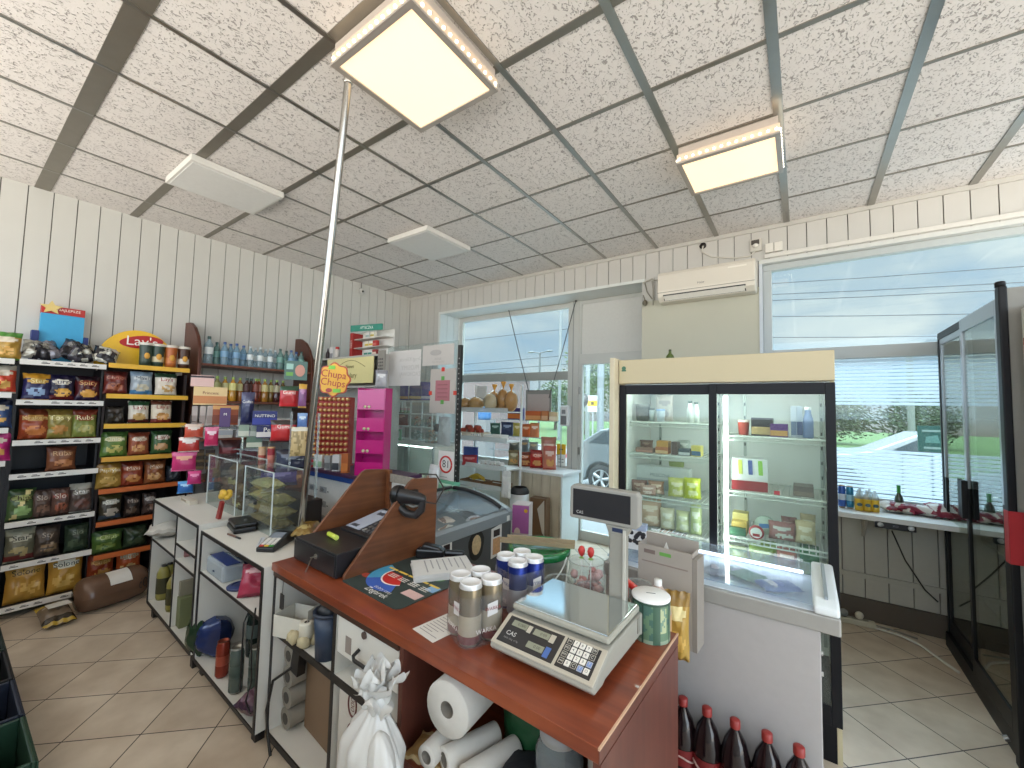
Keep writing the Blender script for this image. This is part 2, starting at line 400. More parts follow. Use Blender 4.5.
while z < 2.2:
    if not (1.40 < z < 1.79): fm.box(W2X0+.07, 3.2, YW+.034, YW+.038, z, z+.022, film)
    z += .031
fm.build('striped_window_film', wo)
# unseen low wall added to keep light off low things, open above
t = MB(); t.box(-5.39, 3.2, -1.0, -.9, 0, 1.62, PL); struct(t.build('wall_light_block'))
# ------------------------------------------------------------------ ceiling lamps
def ceiling_lamp(p, w, d, label, lit=True, rz=0.):
    t = thing('ceiling_lamp', label, 'ceiling light', (p[0], p[1], CZ-.006), rz, None)
    h = .11 if lit else .05
    b = MB(); fr = mat('a9a29a', .35, .3) if lit else mat('d6d4ce', .5)
    if lit:
        b.box(-w/2+.012, w/2-.012, -d/2+.012, d/2-.012, -h*.55, 0, mat('b7aca2', .4)); b.build('housing', t, bevel=.004)
        b = MB(); fw_ = .03
        for x0, x1, y0, y1 in ((-w/2, w/2, -d/2, -d/2+fw_), (-w/2, w/2, d/2-fw_, d/2), (-w/2, -w/2+fw_, -d/2+fw_, d/2-fw_), (w/2-fw_, w/2, -d/2+fw_, d/2-fw_)):
            b.box(x0, x1, y0, y1, -h-.012, -h, fr)
        b.build('frame', t)
        b = MB(); ac = glass('fff0dc', .55, .6)
        b.box(-w/2+.004, w/2-.004, -d/2+.004, d/2-.004, -h, -h*.5, ac); b.build('acrylic_edge', t)
        led = mat('fff6e2', .4, emit=2.)
        n = 14; first = None
        for k in range(n):
            q = -.5+(k+.5)/n
            for sx, sy in ((q*w, -d/2+.004), (q*w, d/2-.004), (-w/2+.004, q*d), (w/2-.004, q*d)):
                if first is None:
                    b = MB(); b.ell((0, 0, 0), (.009, .009, .008), led, 8, 6); o = first = b.build('led', t)
                else:
                    o = first.copy(); C.objects.link(o); o.parent = t
                o.location = (sx, sy, -h*.8)
        b = MB(); b.box(-w/2+fw_, w/2-fw_, -d/2+fw_, d/2-fw_, -h-.004, -h+.004, LAMP); b.build('diffuser', t)
    else:
        b.box(-w/2, w/2, -d/2, d/2, -h, 0, fr); b.build('frame', t, bevel=.004)
        b = MB(); b.box(-w/2+.025, w/2-.025, -d/2+.02, d/2-.02, -h-.004, -h+.002, mat('dcdcd9', .6)); b.build('diffuser', t)
    return t
LAMP = mat('ffdfb4', .5, var=.0, emit=.64)
def quad_centre(pts, z):
    q = [A(x, y, z=z) for x, y in pts]; return q, sum(q, Vector())/len(q)
q, c = quad_centre([(323.5, 62.5), (420.5, 135), (503.5, 87.5), (413.5, -2)], CZ-.12)
ceiling_lamp(c, .60, .60, 'large lit square ceiling lamp nearest the camera, warm glowing panel with beaded clear edge')
q, c = quad_centre([(668, 160), (693, 200), (788, 174), (784, 124)], CZ-.12)
ceiling_lamp(c, .60, .50, 'smaller lit warm ceiling lamp above the glass door fridge')
ceiling_lamp(quad_centre([(193, 158), (164, 184), (254, 217), (284, 193)], CZ-.05)[1], .58, 1.0 if 0 else .66, 'unlit flat white ceiling panel above the water bottle shelf', False)
ceiling_lamp(quad_centre([(428, 228), (387, 242), (432, 261), (470, 251)], CZ-.05)[1], .62, .66, 'unlit flat white ceiling panel near the far corner, further from the camera', False)
# ================================================================== snack racks along the left wall
RXF = -4.95
BLK = mat('17161a', .5); STRIP = mat('e6e3dc', .5, 0, .03); INK = mat('44403c', .6)
def rack(name, label, y0, y1, shelves, colours, body, ztop, lip=.045, group=None, depth=.42, txt=True):
    t = thing(name, label, 'shelving', (RXF, (y0+y1)/2, 0), PI/2, group)
    w = y1-y0; D = depth
    b = MB(); b.box(-w/2, w/2, D-.02, D, 0, ztop, body); b.build('back_panel', t)
    for sx in (-1, 1):
        b = MB(); b.box(sx*w/2-.012, sx*w/2+.012, .1, D, 0, ztop-.05, body); b.build('side_panel', t)
    for k, z in enumerate(shelves):
        ex = w/2
        b = MB(); b.box(-w/2+.013, w/2-.013, .012, D-.021, z-.02, z, body); sh = b.build('shelf', t)
        b = MB(); b.box(-ex, ex, -.006, .011, z-lip+.012, z+.008, colours[k])
        if txt:
            for q in range(6):
                x = -ex+.04+q*(2*ex-.06)/6
                if hash2(q, k) > .25: b.box(x, x+.045, -.0075, -.006, z-.018, z-.012, INK); b.box(x+.005, x+.03, -.0075, -.006, z-.008, z-.004, INK)
        b.build('price_strip', sh)
    return t
SZ1 = [1.985, 1.668, 1.352, 1.092, .727, .408, .09]
rack('gondola_shelf', 'black snack shelving with white price strips and a pile of silver bags on top', .37, .855, SZ1, [STRIP]*7, BLK, 2.0)
rack('gondola_shelf', 'black snack shelving cut off by the left edge of the photo', -.36, .345, [1.98, 1.72, 1.45, 1.2, .75, .42, .09], [STRIP]*7, BLK, 2.0)
YEL = mat('e8b53a', .45, 0, .04); ORG = mat('c9682f', .45, 0, .04); YO = mat('dca43c', .45, 0, .04)
SZ2 = [2.005, 1.735, 1.47, 1.18, .905, .625, .345, .1]
LY = rack('chip_rack', 'chip rack with yellow and orange shelf edges under a rounded yellow header', .87, 1.45, SZ2, [YEL, YEL, YEL, YO, ORG, ORG, ORG, ORG], mat('2a1a17', .5), 2.0, txt=False)
# header sign with lettering
t = thing('header_sign', 'rounded yellow sign with red lettering on top of the chip rack', 'sign', (RXF-.3, 1.12, 2.005), PI/2)
b = MB(); pts = [(.30*math.cos(a), .36*math.sin(a)) for a in [PI*k/24 for k in range(25)]]
b.prism(pts, 'y', -.012, .012, mat('f0bf2e', .4)); b.build('board', t)
b = MB(); pts = [(.02+.15*math.cos(a)*(1+.08*math.cos(2*a)), .25+.062*math.sin(a)+.02*math.cos(a)) for a in [2*PI*k/24 for k in range(24)]]
b.prism(pts, 'y', -.02, -.013, mat('b8201f', .4)); b.text("Lay's", .125, mat('f7f2ea', .5), T(.02, -.022, .25)); b.build('logo', t)
GB = ('chip bags on the left racks')
def bag(px, z, w_, h_, dz, label, group='snack bags on the black rack', d=.09, x=RXF-.08, y=None, rz=PI/2, tilt=-.12, seed=None, text=None, tm='f5f0e6', ts=.07, tzz=.7, roll=0., name='snack_bag', cat='snack bag', amp=.16, py=None):
    seed = seed if seed is not None else int(abs(px*7+z*100)) % 97
    w, h = w_*1.04, h_*1.1
    if y is None: y = A(px, 400, x=RXF).y
    tlt = Matrix.Rotation(tilt, 4, 'X') @ Matrix.Rotation(roll, 4, 'Y')
    mb = bag_mesh(w, h, d, dz, seed, text, mat(tm, .4), ts, tzz, M=T(0, 0, .002) @ tlt, amp=amp)
    o = mb.build(name, None, (x, y, z), rz)
    return tag(o, label, cat, group)
D = design
# black rack, top: crumpled silver bags lying in a pile
def lying(name, loc, w, h, d, dz, label, cat='snack bag', group=None, rz=0., pitch=0., roll=0., seed=0, text=None, tm='222222', ts=.08, tz=.5, amp=.12):
    M = Matrix.Rotation(roll, 4, 'Y') @ Matrix.Rotation(-PI/2+pitch, 4, 'X') @ T(0, 0, -h/2)
    mb = bag_mesh(w, h, d, dz, seed, text, mat(tm, .4), ts, tz, M=M, amp=amp)
    mn = min(v.z for v in mb.v)
    for v in mb.v: v.z -= mn
    o = mb.build(name, None, loc, rz)
    return tag(o, label, cat, group)
gs = 'silver snack bags piled on the black rack'
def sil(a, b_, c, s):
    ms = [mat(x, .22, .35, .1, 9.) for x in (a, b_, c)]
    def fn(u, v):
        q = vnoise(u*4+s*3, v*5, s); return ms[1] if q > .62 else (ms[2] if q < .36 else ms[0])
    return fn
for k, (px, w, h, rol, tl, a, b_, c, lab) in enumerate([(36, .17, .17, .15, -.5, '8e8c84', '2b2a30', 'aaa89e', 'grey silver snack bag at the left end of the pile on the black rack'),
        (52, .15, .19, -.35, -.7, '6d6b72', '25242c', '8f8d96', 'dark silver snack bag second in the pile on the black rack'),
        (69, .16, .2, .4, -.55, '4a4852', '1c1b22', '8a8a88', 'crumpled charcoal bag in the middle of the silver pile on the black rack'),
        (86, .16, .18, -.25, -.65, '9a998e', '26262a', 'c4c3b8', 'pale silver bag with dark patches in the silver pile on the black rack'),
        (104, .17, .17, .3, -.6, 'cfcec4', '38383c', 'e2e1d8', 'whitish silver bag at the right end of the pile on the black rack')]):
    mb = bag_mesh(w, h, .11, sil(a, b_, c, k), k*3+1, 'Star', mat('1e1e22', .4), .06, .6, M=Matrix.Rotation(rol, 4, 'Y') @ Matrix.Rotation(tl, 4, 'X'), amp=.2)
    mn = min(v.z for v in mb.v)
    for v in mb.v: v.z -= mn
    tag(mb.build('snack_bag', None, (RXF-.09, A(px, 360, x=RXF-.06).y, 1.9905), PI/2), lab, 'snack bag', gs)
g1 = 'snack bags on the black rack'
rows = [
 (1.668, [(33, .15, .2, D('2b2a55', 'c08a2c', 'c9a04a', '8fa9c8', seed=1), 'blue and gold bag left on the second shelf of the black rack', 'Star', 'e8d9a0'),
          (57, .15, .2, D('1d1a35', None, 'e9e2d2', 'd9a54a', '5a1518', seed=2), 'navy bag with golden snacks, middle of the second shelf of the black rack', 'Curry', '2b2450'),
          (84, .15, .2, D('4c1418', '201018', '7a2a22', 'd79f4c', '30203a', seed=3), 'dark red bag with snacks, right on the second shelf of the black rack', 'Spicy', 'd9b27a')]),
 (1.352, [(30, .16, .225, D('8f3f22', '5a2a18', 'b98a4a', 'c77a42', seed=4), 'rusty red bag left on the third shelf of the black rack', 'Krakers', 'e0c184'),
          (55, .15, .225, D('8c7f3e', '6d5a28', 'b5a662', 'c08a4a', seed=5), 'olive gold bag in the middle of the third shelf of the black rack', 'Tosty', 'efe6b4'),
          (80, .15, .225, D('7c8440', '6a2a1c', '8a3a24', 'b0a860', seed=6), 'green bag with red top, right on the third shelf of the black rack', 'Rubs', 'f0e2b8')]),
 (1.092, [(57, .16, .18, D('7c4a30', '6b3a28', '9c6a48', 'b4794e', seed=7), 'lone brown bag on the half empty fourth shelf of the black rack', 'Rubs', 'd9b48c')]),
 (.727, [(16, .14, .22, D('4a5f38', '2e4526', '97a060', '8fb070', seed=8, stripe='d8c88a'), 'green bag with pale diagonal stripe on the fifth shelf of the black rack', 'Chips', '3a2412'),
         (37, .11, .2, D('57443c', '4a3a34', '6a544a', '8a6a58', seed=9), 'brown bag next to the green striped one on the black rack', 'Slo', 'cdbfae'),
         (55, .11, .2, D('5d4238', '5a4038', '8a4a3c', '9a5a44', seed=10), 'reddish brown bag third on the fifth shelf of the black rack', 'Slo', 'e0d4c8'),
         (76, .13, .22, D('584a44', 'a8a59a', '8a857a', '6a463c', seed=11), 'brown bag with silver top at the right of the fifth shelf of the black rack', 'Star', 'eeeae2')]),
 (.408, [(15, .15, .23, D('6b6a58', '9a9a86', 'c0bda8', 'b0a070', '6a2b28', seed=12), 'pale bag with black lettering and maroon foot on the sixth shelf of the black rack', 'Star', '15120e'),
         (42, .14, .22, D('4d4036', '443a33', '5a4a3e', '8a7254', seed=13), 'dark brown bag in the middle of the sixth shelf of the black rack', 'Sty', 'a99a88'),
         (72, .14, .2, D('2c3a2c', '263426', '47523f', '4a5a44', seed=14), 'dark green bag at the right of the sixth shelf of the black rack', 'Slo', '7f8a74')]),
 (.09, [(20, .2, .29, D('b98b3c', 'a5762e', 'c79c4e', 'd8b060', seed=15), 'big golden bag at the left on the bottom shelf of the black rack', 'Solone', '4a4424'),
        (60, .19, .29, D('c2943f', 'a67628', 'f0ead4', 'dab464', seed=16), 'big golden bag with white lettering panel, right on the bottom shelf of the black rack', 'Solone', '38402a')])]
for z, row in rows:
    for px, w, h, dz, lab, tx, tm in row:
        bag(px, z, w, h, dz, lab, g1, text=tx, tm=tm, ts=.055, y=A(px, 400+(2-z)*130, x=RXF-.05).y, seed=int(px+z*50))
g2 = 'snack bags on the cut off rack'
for k, (px, z, c, cb, lab) in enumerate([(6, 1.98, 'b08a3a', '4f8a3a', 'green and orange bag on top of the rack at the left edge of the photo'), (4, 1.72, 'c4432a', 'b8b0a0', 'bright red bag on the second shelf of the rack at the left edge'),
      (3, 1.45, '2e4a78', '1c2238', 'blue bag on the third shelf of the rack at the left edge'), (4, 1.2, 'c02a78', 'd04a90', 'pink bag on the fourth shelf of the rack at the left edge')]):
    bag(px, z, .15, .2, D(c, cb, 'd9cdb8', 'e0b060', seed=k+40), lab, g2, y=A(px, 400, x=RXF).y-.02, seed=k+40)
# ---- chip rack goods
g3 = 'chip bags on the yellow edged rack'
rows = [
 (1.735, [(113, .15, .19, D('6a2a22', '4a1c18', '8a3a2c', 'a05a3a', seed=21), 'dark red chip bag left on the shelf below the yellow header', 'Chrups', 'b8826a'),
          (139, .15, .2, D('a9b4bc', '8aa0b4', 'd4d8d8', 'd2cbb4', '4a7fa8', seed=22), 'silver blue chip bag in the middle of the shelf below the yellow header', 'Maxi', '6a7078'),
          (164, .16, .2, D('e2d8c8', '2f4a34', 'efe8dc', 'd0a868', seed=23), 'white chip bag with dark green top on the shelf below the yellow header', "Lay's", 'b02a26')]),
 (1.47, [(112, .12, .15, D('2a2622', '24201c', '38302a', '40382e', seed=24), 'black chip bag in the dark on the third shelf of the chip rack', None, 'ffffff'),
         (136, .14, .19, D('dcd4c4', '33563a', 'ece4d6', 'c8a468', '5a2420', seed=25), 'white and green chip bag on the third shelf of the chip rack', "Lay's", 'a82824'),
         (159, .15, .2, D('e0d2bc', '6a3a2a', 'd8c8b0', 'cf9a5a', '7a2c22', seed=26), 'cream and brown chip bag at the right of the third shelf of the chip rack', "Lay's", 'a32a22')]),
 (1.18, [(111, .17, .2, D('5f8038', '3c5a28', 'd8d2a0', 'c8c070', seed=27), 'lime green chip bag on the fourth shelf of the chip rack', 'Onion', 'f4f0da'),
         (136, .14, .19, D('a0553a', '7a3a28', 'd8bfa8', 'cf9a62', seed=28), 'salmon brown chip bag on the fourth shelf of the chip rack', "Lay's", 'f2e2d2'),
         (159, .15, .2, D('3f6238', '2c4a2a', 'dcd6c4', 'c89a68', seed=29), 'deep green chip bag on the fourth shelf of the chip rack', "Lay's", '9a2a22')]),
 (.905, [(106, .16, .2, D('a8843a', '8a6428', 'c8a24c', 'd8b468', seed=30), 'golden chip bag on the shelf with the first orange edge', 'Papryka', 'f4ecd4'),
         (129, .15, .2, D('8c3a22', '6d2a1a', 'b06a44', 'c88a4c', seed=31), 'brick red chip bag beside the golden one on the orange edged shelf', 'Maxi', 'eed8c0'),
         (152, .15, .2, D('8a4f2a', '6a3a20', 'b07a50', 'c89a64', seed=32), 'brown chip bag third on the orange edged shelf', 'Maxi', 'f0dfc8'),
         (171, .11, .14, D('262c34', '20262c', '4a525a', '3a4048', seed=33), 'small slate blue pouch at the right of the orange edged shelf', 'Mix', 'c8ccd0')]),
 (.625, [(107, .14, .2, D('3a3426', '4a4424', 'c8c4b4', 'b8b0a0', '3a4a58', seed=34), 'black and white chip bag on the sixth shelf of the chip rack', 'Star', 'f0ece0'),
         (129, .11, .18, D('2c211c', '281e1a', '5a4a42', '6a5a4c', seed=35), 'black brown chip bag in the middle of the sixth shelf of the chip rack', 'Max', 'a8988a'),
         (146, .1, .18, D('4a3a34', '3c2e2a', 'c0b4aa', '8a6a5a', seed=36), 'grey brown chip bag at the right of the sixth shelf of the chip rack', 'Slo', 'e0d8d0')]),
 (.345, [(104, .19, .17, D('46622c', '35502a', '8aa050', '7a9048', seed=37), 'leaf green chip bag slumped on the seventh shelf of the chip rack', 'Chips', 'c8d0a0'),
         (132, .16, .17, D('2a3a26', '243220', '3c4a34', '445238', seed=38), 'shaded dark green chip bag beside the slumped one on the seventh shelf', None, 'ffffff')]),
 (.1, [(97, .16, .22, D('8a3a1e', '7a2c1a', 'b07a30', 'b88a4a', seed=39), 'red chip bag with golden food on the bottom shelf of the chip rack', 'Chips', 'd8b070'),
       (125, .16, .22, D('c05a2c', 'a84a28', 'e0cfae', 'e2c48c', seed=40), 'orange chip bag with pale food on the bottom shelf of the chip rack', 'Chips', 'd88a3a')])]
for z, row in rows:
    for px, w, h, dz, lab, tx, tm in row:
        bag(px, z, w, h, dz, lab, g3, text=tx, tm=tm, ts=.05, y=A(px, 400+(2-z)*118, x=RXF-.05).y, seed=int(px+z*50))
# four snack canisters on the chip rack
for px, c1, c2, lab in [(146, '2f3f34', '39473a', 'dark green snack canister at the left beside the yellow header'), (158, '2c4034', 'cdbf9c', 'green snack canister with cream side beside the header'),
                        (171, 'b0602a', 'c87a3a', 'orange snack canister third on top of the chip rack'), (184, '4a2c1c', 'd8cfc0', 'brown snack canister with white rim at the right on the chip rack')]:
    t = thing('snack_canister', lab, 'canister', (RXF-.07, A(px, 352, x=RXF-.07).y, 2.006), PI/2, 'canisters on top of the chip rack')
    b = MB(); b.lathe([(0, 0), (.042, 0), (.046, .05), (.046, .1), (.05, .2)], [mat(c1, .4)]*2+[mat(c2, .4), mat(c1, .4)], 16); b.ell((0, -.045, .1), (.022, .006, .03), mat('d8a040', .4), 8, 6); b.build('tube', t)
    b = MB(); b.lathe([(.052, .2), (.053, .222), (.046, .224), (0, .224)], mat('d8d2c6', .4), 16); b.build('lid', t)
# blue cardboard display on the black rack
t = thing('cardboard_display', 'blue cardboard display box with red and star header standing behind the silver bags', 'display box', (-5.3, .615, 2.0), PI/2)
b = MB(); b.box(-.13, .13, -.03, .03, 0, .42, mat('3fa4d4', .5)); b.box(-.13, .13, -.034, .034, .42, .485, mat('b02a26', .5)); b.text('NAJLEPSZE', .03, mat('f2e8dc', .5), T(.03, -.036, .46)); b.build('panel', t)
b = MB(); pts = []
for k in range(10):
    a = PI/2+k*PI/5; r = .06 if k % 2 == 0 else .028; pts.append((-.075+r*1.2*math.cos(a), .47+r*math.sin(a)))
b.prism(pts, 'y', -.05, -.036, mat('dcc37a', .4)); b.build('star', t)
b = MB(); b.box(-.175, -.133, -.06, .02, 0, .26, mat('1e2f6e', .5)); b.build('side_wing', t)
b = MB(); b.box(.131, .16, -.06, .02, 0, .24, mat('1e2f6e', .5)); b.build('side_wing', t)
# two bags lying on the floor in front of the racks
BR = D('6b5140', '5f4838', None, None, None, 3, .22)
o = lying('snack_bag', (-4.62, .63, 0), .17, .26, .12, D('7a6a58', 'c0a040', '9a8a7a', None, '3a3226', 5, .25), 'small brown and yellow bag with white label lying on the floor by the black rack', group=None, rz=PI/2+.1, roll=0, pitch=.25, seed=5)
b = MB(); b.box(-.05, .07, -.05, .04, .0, .004, mat('e0dcd4', .5)); lb = b.build('sticker', o, (0, 0, .135))
t = thing('carrier_bag', 'large shiny brown bag with black letters lying on the floor under the chip rack', 'bag', (-4.72, .955, 0), .16)
sm = mat('6d5342', .22, 0, .15, 8., .3)
def sack(u, v):
    a = 2*PI*u; e = 1-abs(2*v-1)**7; r = .02+.115*e**.5*(1+.1*(vnoise(u*7, v*6, 3)-.5)); return Vector((r*1.05*math.cos(a), -.23+.46*v, .128+r*math.sin(a)+.0))
b = MB(); b.grid(lambda u, v: sack(u, v), 28, 22, sm); b.build('bag_body', t)
b = MB(); b.grid(lambda u, v: sack(.07+.17*u, .38+.3*v)+Vector((.002, 0, .003)), 6, 6, mat('e6e2da', .5), flip=True); b.build('sticker', t)
g_, f_ = text_geo('dO'); b = MB(); b.add([sack(-.02+.14*(p.y+.2), .84+.11*p.x)+Vector((.004, 0, .002)) for p in g_], f_, mat('221a16', .5)); b.build('lettering', t)
# ------------------------------------------------------------------ wooden wall shelf with water and juice
t = thing('bottle_shelf', 'brown wooden wall shelf with arched sides holding water and juice bottles', 'shelf', (LW, 2.12, 0), PI/2)
WD = wood('4a2418', '5f3322', .4, 3., 2); WD2 = wood('6a3d2e', '7c4a38', .4, 3., 0)
for sy in (-.59, .58):
    pts = [(0, 0), (-.44, 0), (-.44, 2.1), (-.42, 2.24), (-.36, 2.36), (-.26, 2.46), (-.14, 2.52), (0, 2.53)]
    b = MB(); b.prism(pts, 'x', sy-.015, sy+.015, WD); b.build('side_panel', t, bevel=.004)
for z in (2.085, 1.70, 1.31, .9, .5):
    b = MB(); b.box(-.574, .564, -.42, -.002, z-.025, z, WD2); b.build('shelf', t, bevel=.003)
def bottle(name, label, cat, loc, h, r, body, liquid, cap, lab, group, neck=.35, fill=.75, lz=(.35, .6), mini=False):
    t = thing(name, label, cat, loc, 0, group)
    b = MB(); n = 12
    prof = [(0, 0), (r*.9, 0), (r, h*.04), (r, h*.3), (r*.93, h*.36), (r, h*.42), (r, h*.62), (r*.85, h*.72), (r*neck, h*.86), (r*neck, h*.92)]
    b.lathe(prof, body, n); b.build('bottle', t)
    if liquid:
        b = MB(); b.lathe([(0, .003), (r*.86, .003), (r*.95, h*.05), (r*.95, h*.3), (r*.88, h*.36), (r*.95, h*.42), (r*.95, h*.6), (r*.8, h*.71), (r*.5, h*fill), (0, h*fill)], liquid, n); b.build('liquid', t)
    b = MB(); b.lathe([(0, h*.905), (r*neck*1.15, h*.905), (r*neck*1.15, h), (0, h)], cap, n, smooth=False); b.build('cap', t)
    if lab:
        b = MB(); b.lathe([(r*1.015, h*lz[0]), (r*1.015, h*lz[1])], lab, n); b.build('label_band', t)
    return t
CLR = glass('d4e6ee', .22, 1.); CL2 = glass('b8d8ea', .3, 1.); CL3 = glass('a8ccc8', .3, 1.)
CAPB = mat('2c4f8e', .4); CAPG = mat('2b4a44', .4); CAPW = mat('cfd8dc', .4)
LBW = mat('dfe6e6', .4); LBB = mat('7fa7c8', .4); LBG = mat('79a69c', .4)
proto = {}
spec = []
px0 = [208, 216, 224, 230, 236, 243, 250, 255, 260, 265, 270, 275, 280, 286, 291, 296, 301, 306]
kinds = 'gtbbbbccccccttbbtt'
ordn = ['first', 'second', 'third', 'fourth', 'fifth', 'sixth', 'seventh', 'eighth', 'ninth', 'tenth', 'eleventh', 'twelfth', 'thirteenth', 'fourteenth', 'fifteenth', 'sixteenth', 'seventeenth', 'last']
kd = {'g': ('large clear water bottle with dark cap', CLR, CAPG, LBW, .29, .042), 't': ('greenish water bottle with dark cap', CL3, CAPG, LBG, .25, .036), 'b': ('blue water bottle with blue cap', CL2, CAPB, LBB, .25, .036), 'c': ('clear water bottle with white cap', CLR, CAPW, LBW, .24, .034)}
for k, (px, q) in enumerate(zip(px0, kinds)):
    nm, bd, cp, lb, h, r = kd[q]
    loc = (-5.07-.1*(k % 2), A(px, 360, x=-5.07-.1*(k % 2)).y, 2.086)
    lab = nm+', '+ordn[k]+' from left on the wooden shelf top'
    if q not in proto: proto[q] = bottle('water_bottle', lab, 'bottle', loc, h, r, bd, None, cp, lb, 'water bottles on the wooden shelf')
    else: dup(proto[q], loc, None, lab)
CG = mat('9fbf5a', .4)
jn = ['pale green', 'yellow', 'lemon', 'orange', 'dark red', 'brown', 'deep red', 'peach', 'amber', 'honey', 'blackcurrant', 'tea brown']
for k, (px, c, c2) in enumerate([(216, '8a8450', '9a9a60'), (224, 'c08a2e', 'd8d29a'), (232, 'c88f2a', 'e0d88a'), (239, 'b06f28', 'cfc890'), (246, '3a1a16', '4a2420'), (250, '4a2218', '5a3020'), (255, '6a2a1e', '8a4a3c'), (258, 'a04a2c', 'e0b0a0'), (264, 'a8742a', 'd8cc90'), (270, '8a6a30', 'cfc890'), (276, '4a201e', 'b8b090'), (282, '7a5a34', 'c0c89a')]):
    loc = (-5.02-.05*(k % 2), A(px, 400, x=-5.02-.05*(k % 2)).y, 1.701)
    bottle('juice_bottle', jn[k]+' juice bottle, '+ordn[k]+' from left under the water bottles', 'bottle', loc, .26, .036, mat(c, .15, coat=.5), None, CG if k not in (4, 5) else CAPG, mat(c2, .4), 'juice bottles on the wooden shelf', lz=(.45, .75))
# cartons on hidden lower boards seen through the gaps
for k, (y, z, c) in enumerate([(1.75, 1.311, 'e8e4dc'), (2.05, 1.311, 'dfe2e6'), (2.35, 1.311, 'ece8e2')]):
    b = MB(); b.box(-.13, .13, -.1, .1, 0, .2, mat(c, .5)); b.box(-.132, .132, -.101, -.1, .03, .08, mat('c9cfd6', .5)); b.box(-.1, .1, -.1015, -.1, .12, .17, mat('b8c2cc', .5))
    tag(b.build('carton', None, (-5.1, y, z), PI/2, bevel=.003), ['white carton at the left on the third board of the wooden shelf', 'white carton in the middle of the third board of the wooden shelf', 'white carton at the right on the third board of the wooden shelf'][k], 'box', 'white cartons on the wooden shelf')
# small dome camera on the left wall near the corner
p = A(360, 292, x=LW)
t = thing('dome_camera', 'small white round camera hanging on a short rod high on the left wall', 'camera', (LW, p.y, p.z))
b = MB(); b.tube([(.03, 0, .14), (.03, 0, .02)], .008, mat('8a8a86', .5)); b.box(.0, .03, -.01, .01, .02, .05, mat('8a8a86', .5)); b.build('rod', t)
b = MB(); b.ell((.05, 0, 0), (.05, .045, .045), mat('c6c6c2', .4), 14, 10); b.build('housing', t)
b = MB(); b.ell((.09, -.012, -.008), (.016, .016, .016), mat('1c1c1e', .2), 10, 8); b.build('lens', t)
# dark bottle crates in a row on the floor at the near left corner
for k, (x, c, lab) in enumerate([(-2.62, '1d3d2c', 'dark green bottle crate nearest the camera at the lower left corner'), (-3.02, '1a2234', 'dark navy bottle crate behind the green one at the lower left corner'), (-3.42, '16181a', 'black bottle crate third in the row at the lower left corner'), (-3.82, '1c2a26', 'blackish green crate at the far end of the row, near the snack shelving')]):
    t = thing('bottle_crate', lab, 'crate', (x, .145, 0), 0, 'dark crates at the lower left corner')
    cm = mat(c, .5); w, d, h = .38, .34, .3
    b = MB(); b.box(-w/2, w/2, -d/2, -d/2+.014, 0, h, cm); b.box(-w/2, w/2, d/2-.014, d/2, 0, h, cm); b.box(-w/2, -w/2+.014, -d/2+.014, d/2-.014, 0, h, cm); b.box(w/2-.014, w/2, -d/2+.014, d/2-.014, 0, h, cm); b.box(-w/2+.014, w/2-.014, -d/2+.014, d/2-.014, 0, .014, cm)
    for q in range(1, 4): b.box(-w/2+.014, w/2-.014, -d/2+q*d/4-.004, -d/2+q*d/4+.004, .014, h*.8, cm)
    b.build('crate_body', t, bevel=.004)
    for z in (h-.02, h*.5): b = MB(); b.box(-w/2-.005, w/2+.005, -d/2-.005, -d/2-.0005, z-.015, z+.015, cm); b.build('rim', t); b = MB(); b.box(-w/2-.005, w/2+.005, d/2+.0005, d/2+.005, z-.015, z+.015, cm); b.build('rim', t)
# ================================================================== counter and white cabinets
TH = -.0392; CP = Vector((-2.196, 1.052, 0))
def LC(px, py, yl):
    """counter coordinates (x, z) seen at a photo position on the upright plane y = yl of the counter"""
    d = CR*((px-512)/F) + CU*(-(py-384)/F) + _f
    ey = Vector((-math.sin(TH), math.cos(TH), 0)); ex = Vector((math.cos(TH), math.sin(TH), 0))
    o = Vector((0, 0, EYE))-CP-ey*yl; p = Vector((0, 0, EYE))+d*(-(o.dot(ey))/d.dot(ey))-CP
    return p.dot(ex), p.z
def cp(px, py, yl, z): return cl(LC(px, py, yl)[0], yl, z)
def cl(x, y, z): return CP+Vector((x*math.cos(TH)-y*math.sin(TH), x*math.sin(TH)+y*math.cos(TH), z))
RED = wood('6d2f1e', '904628', .3, 2.2, 0, .35); REDV = wood('5a3128', '6b3c30', .42, 2.2, 2, .1)
WHT = mat('d2cfc6', .5, 0, .04, 6.); EDG = mat('1b1816', .5)
CT = .89
t = thing('shop_counter', 'shop counter with reddish wooden top, white shelves with black edges and brown side panel', 'counter', cl(0, 0, 0), TH)
b = MB(); b.box(-.005, 1.79, -.012, .64, CT-.038, CT, RED); b.build('countertop', t, bevel=.002)
b = MB(); b.box(1.79, 1.7925, -.013, .642, CT-.037, CT-.005, REDV); b.box(1.788, 1.793, -.013, .642, CT-.0049, CT+.001, mat('c9a284', .5)); b.build('edge_strip', t)  # pale line on top: highlight along the counter end put into the colour
def panel(x0, x1, y0, y1, z0, z1, m_, nm='side_panel', edge=True, par=None):
    b = MB(); b.box(x0, x1, y0, y1, z0, z1, m_)
    if edge: b.box(x0-.001, x1+.001, y0-.004, y0, z0, z1, EDG)
    return b.build(nm, par)
panel(0, .018, .004, .6, .06, CT-.04, WHT, par=t); panel(.572, .59, .004, .6, .06, CT-.04, WHT, par=t)
panel(1.012, 1.034, .004, .6, .0, CT-.04, REDV, edge=False, par=t); panel(1.772, 1.793, -.006, .636, 0, CT-.04, REDV, edge=False, par=t)
panel(0, 1.01, .585, .6, .06, CT-.04, WHT, 'back_panel', False, t); panel(1.034, 1.77, .585, .6, 0, CT-.04, REDV, 'back_panel', False, t)
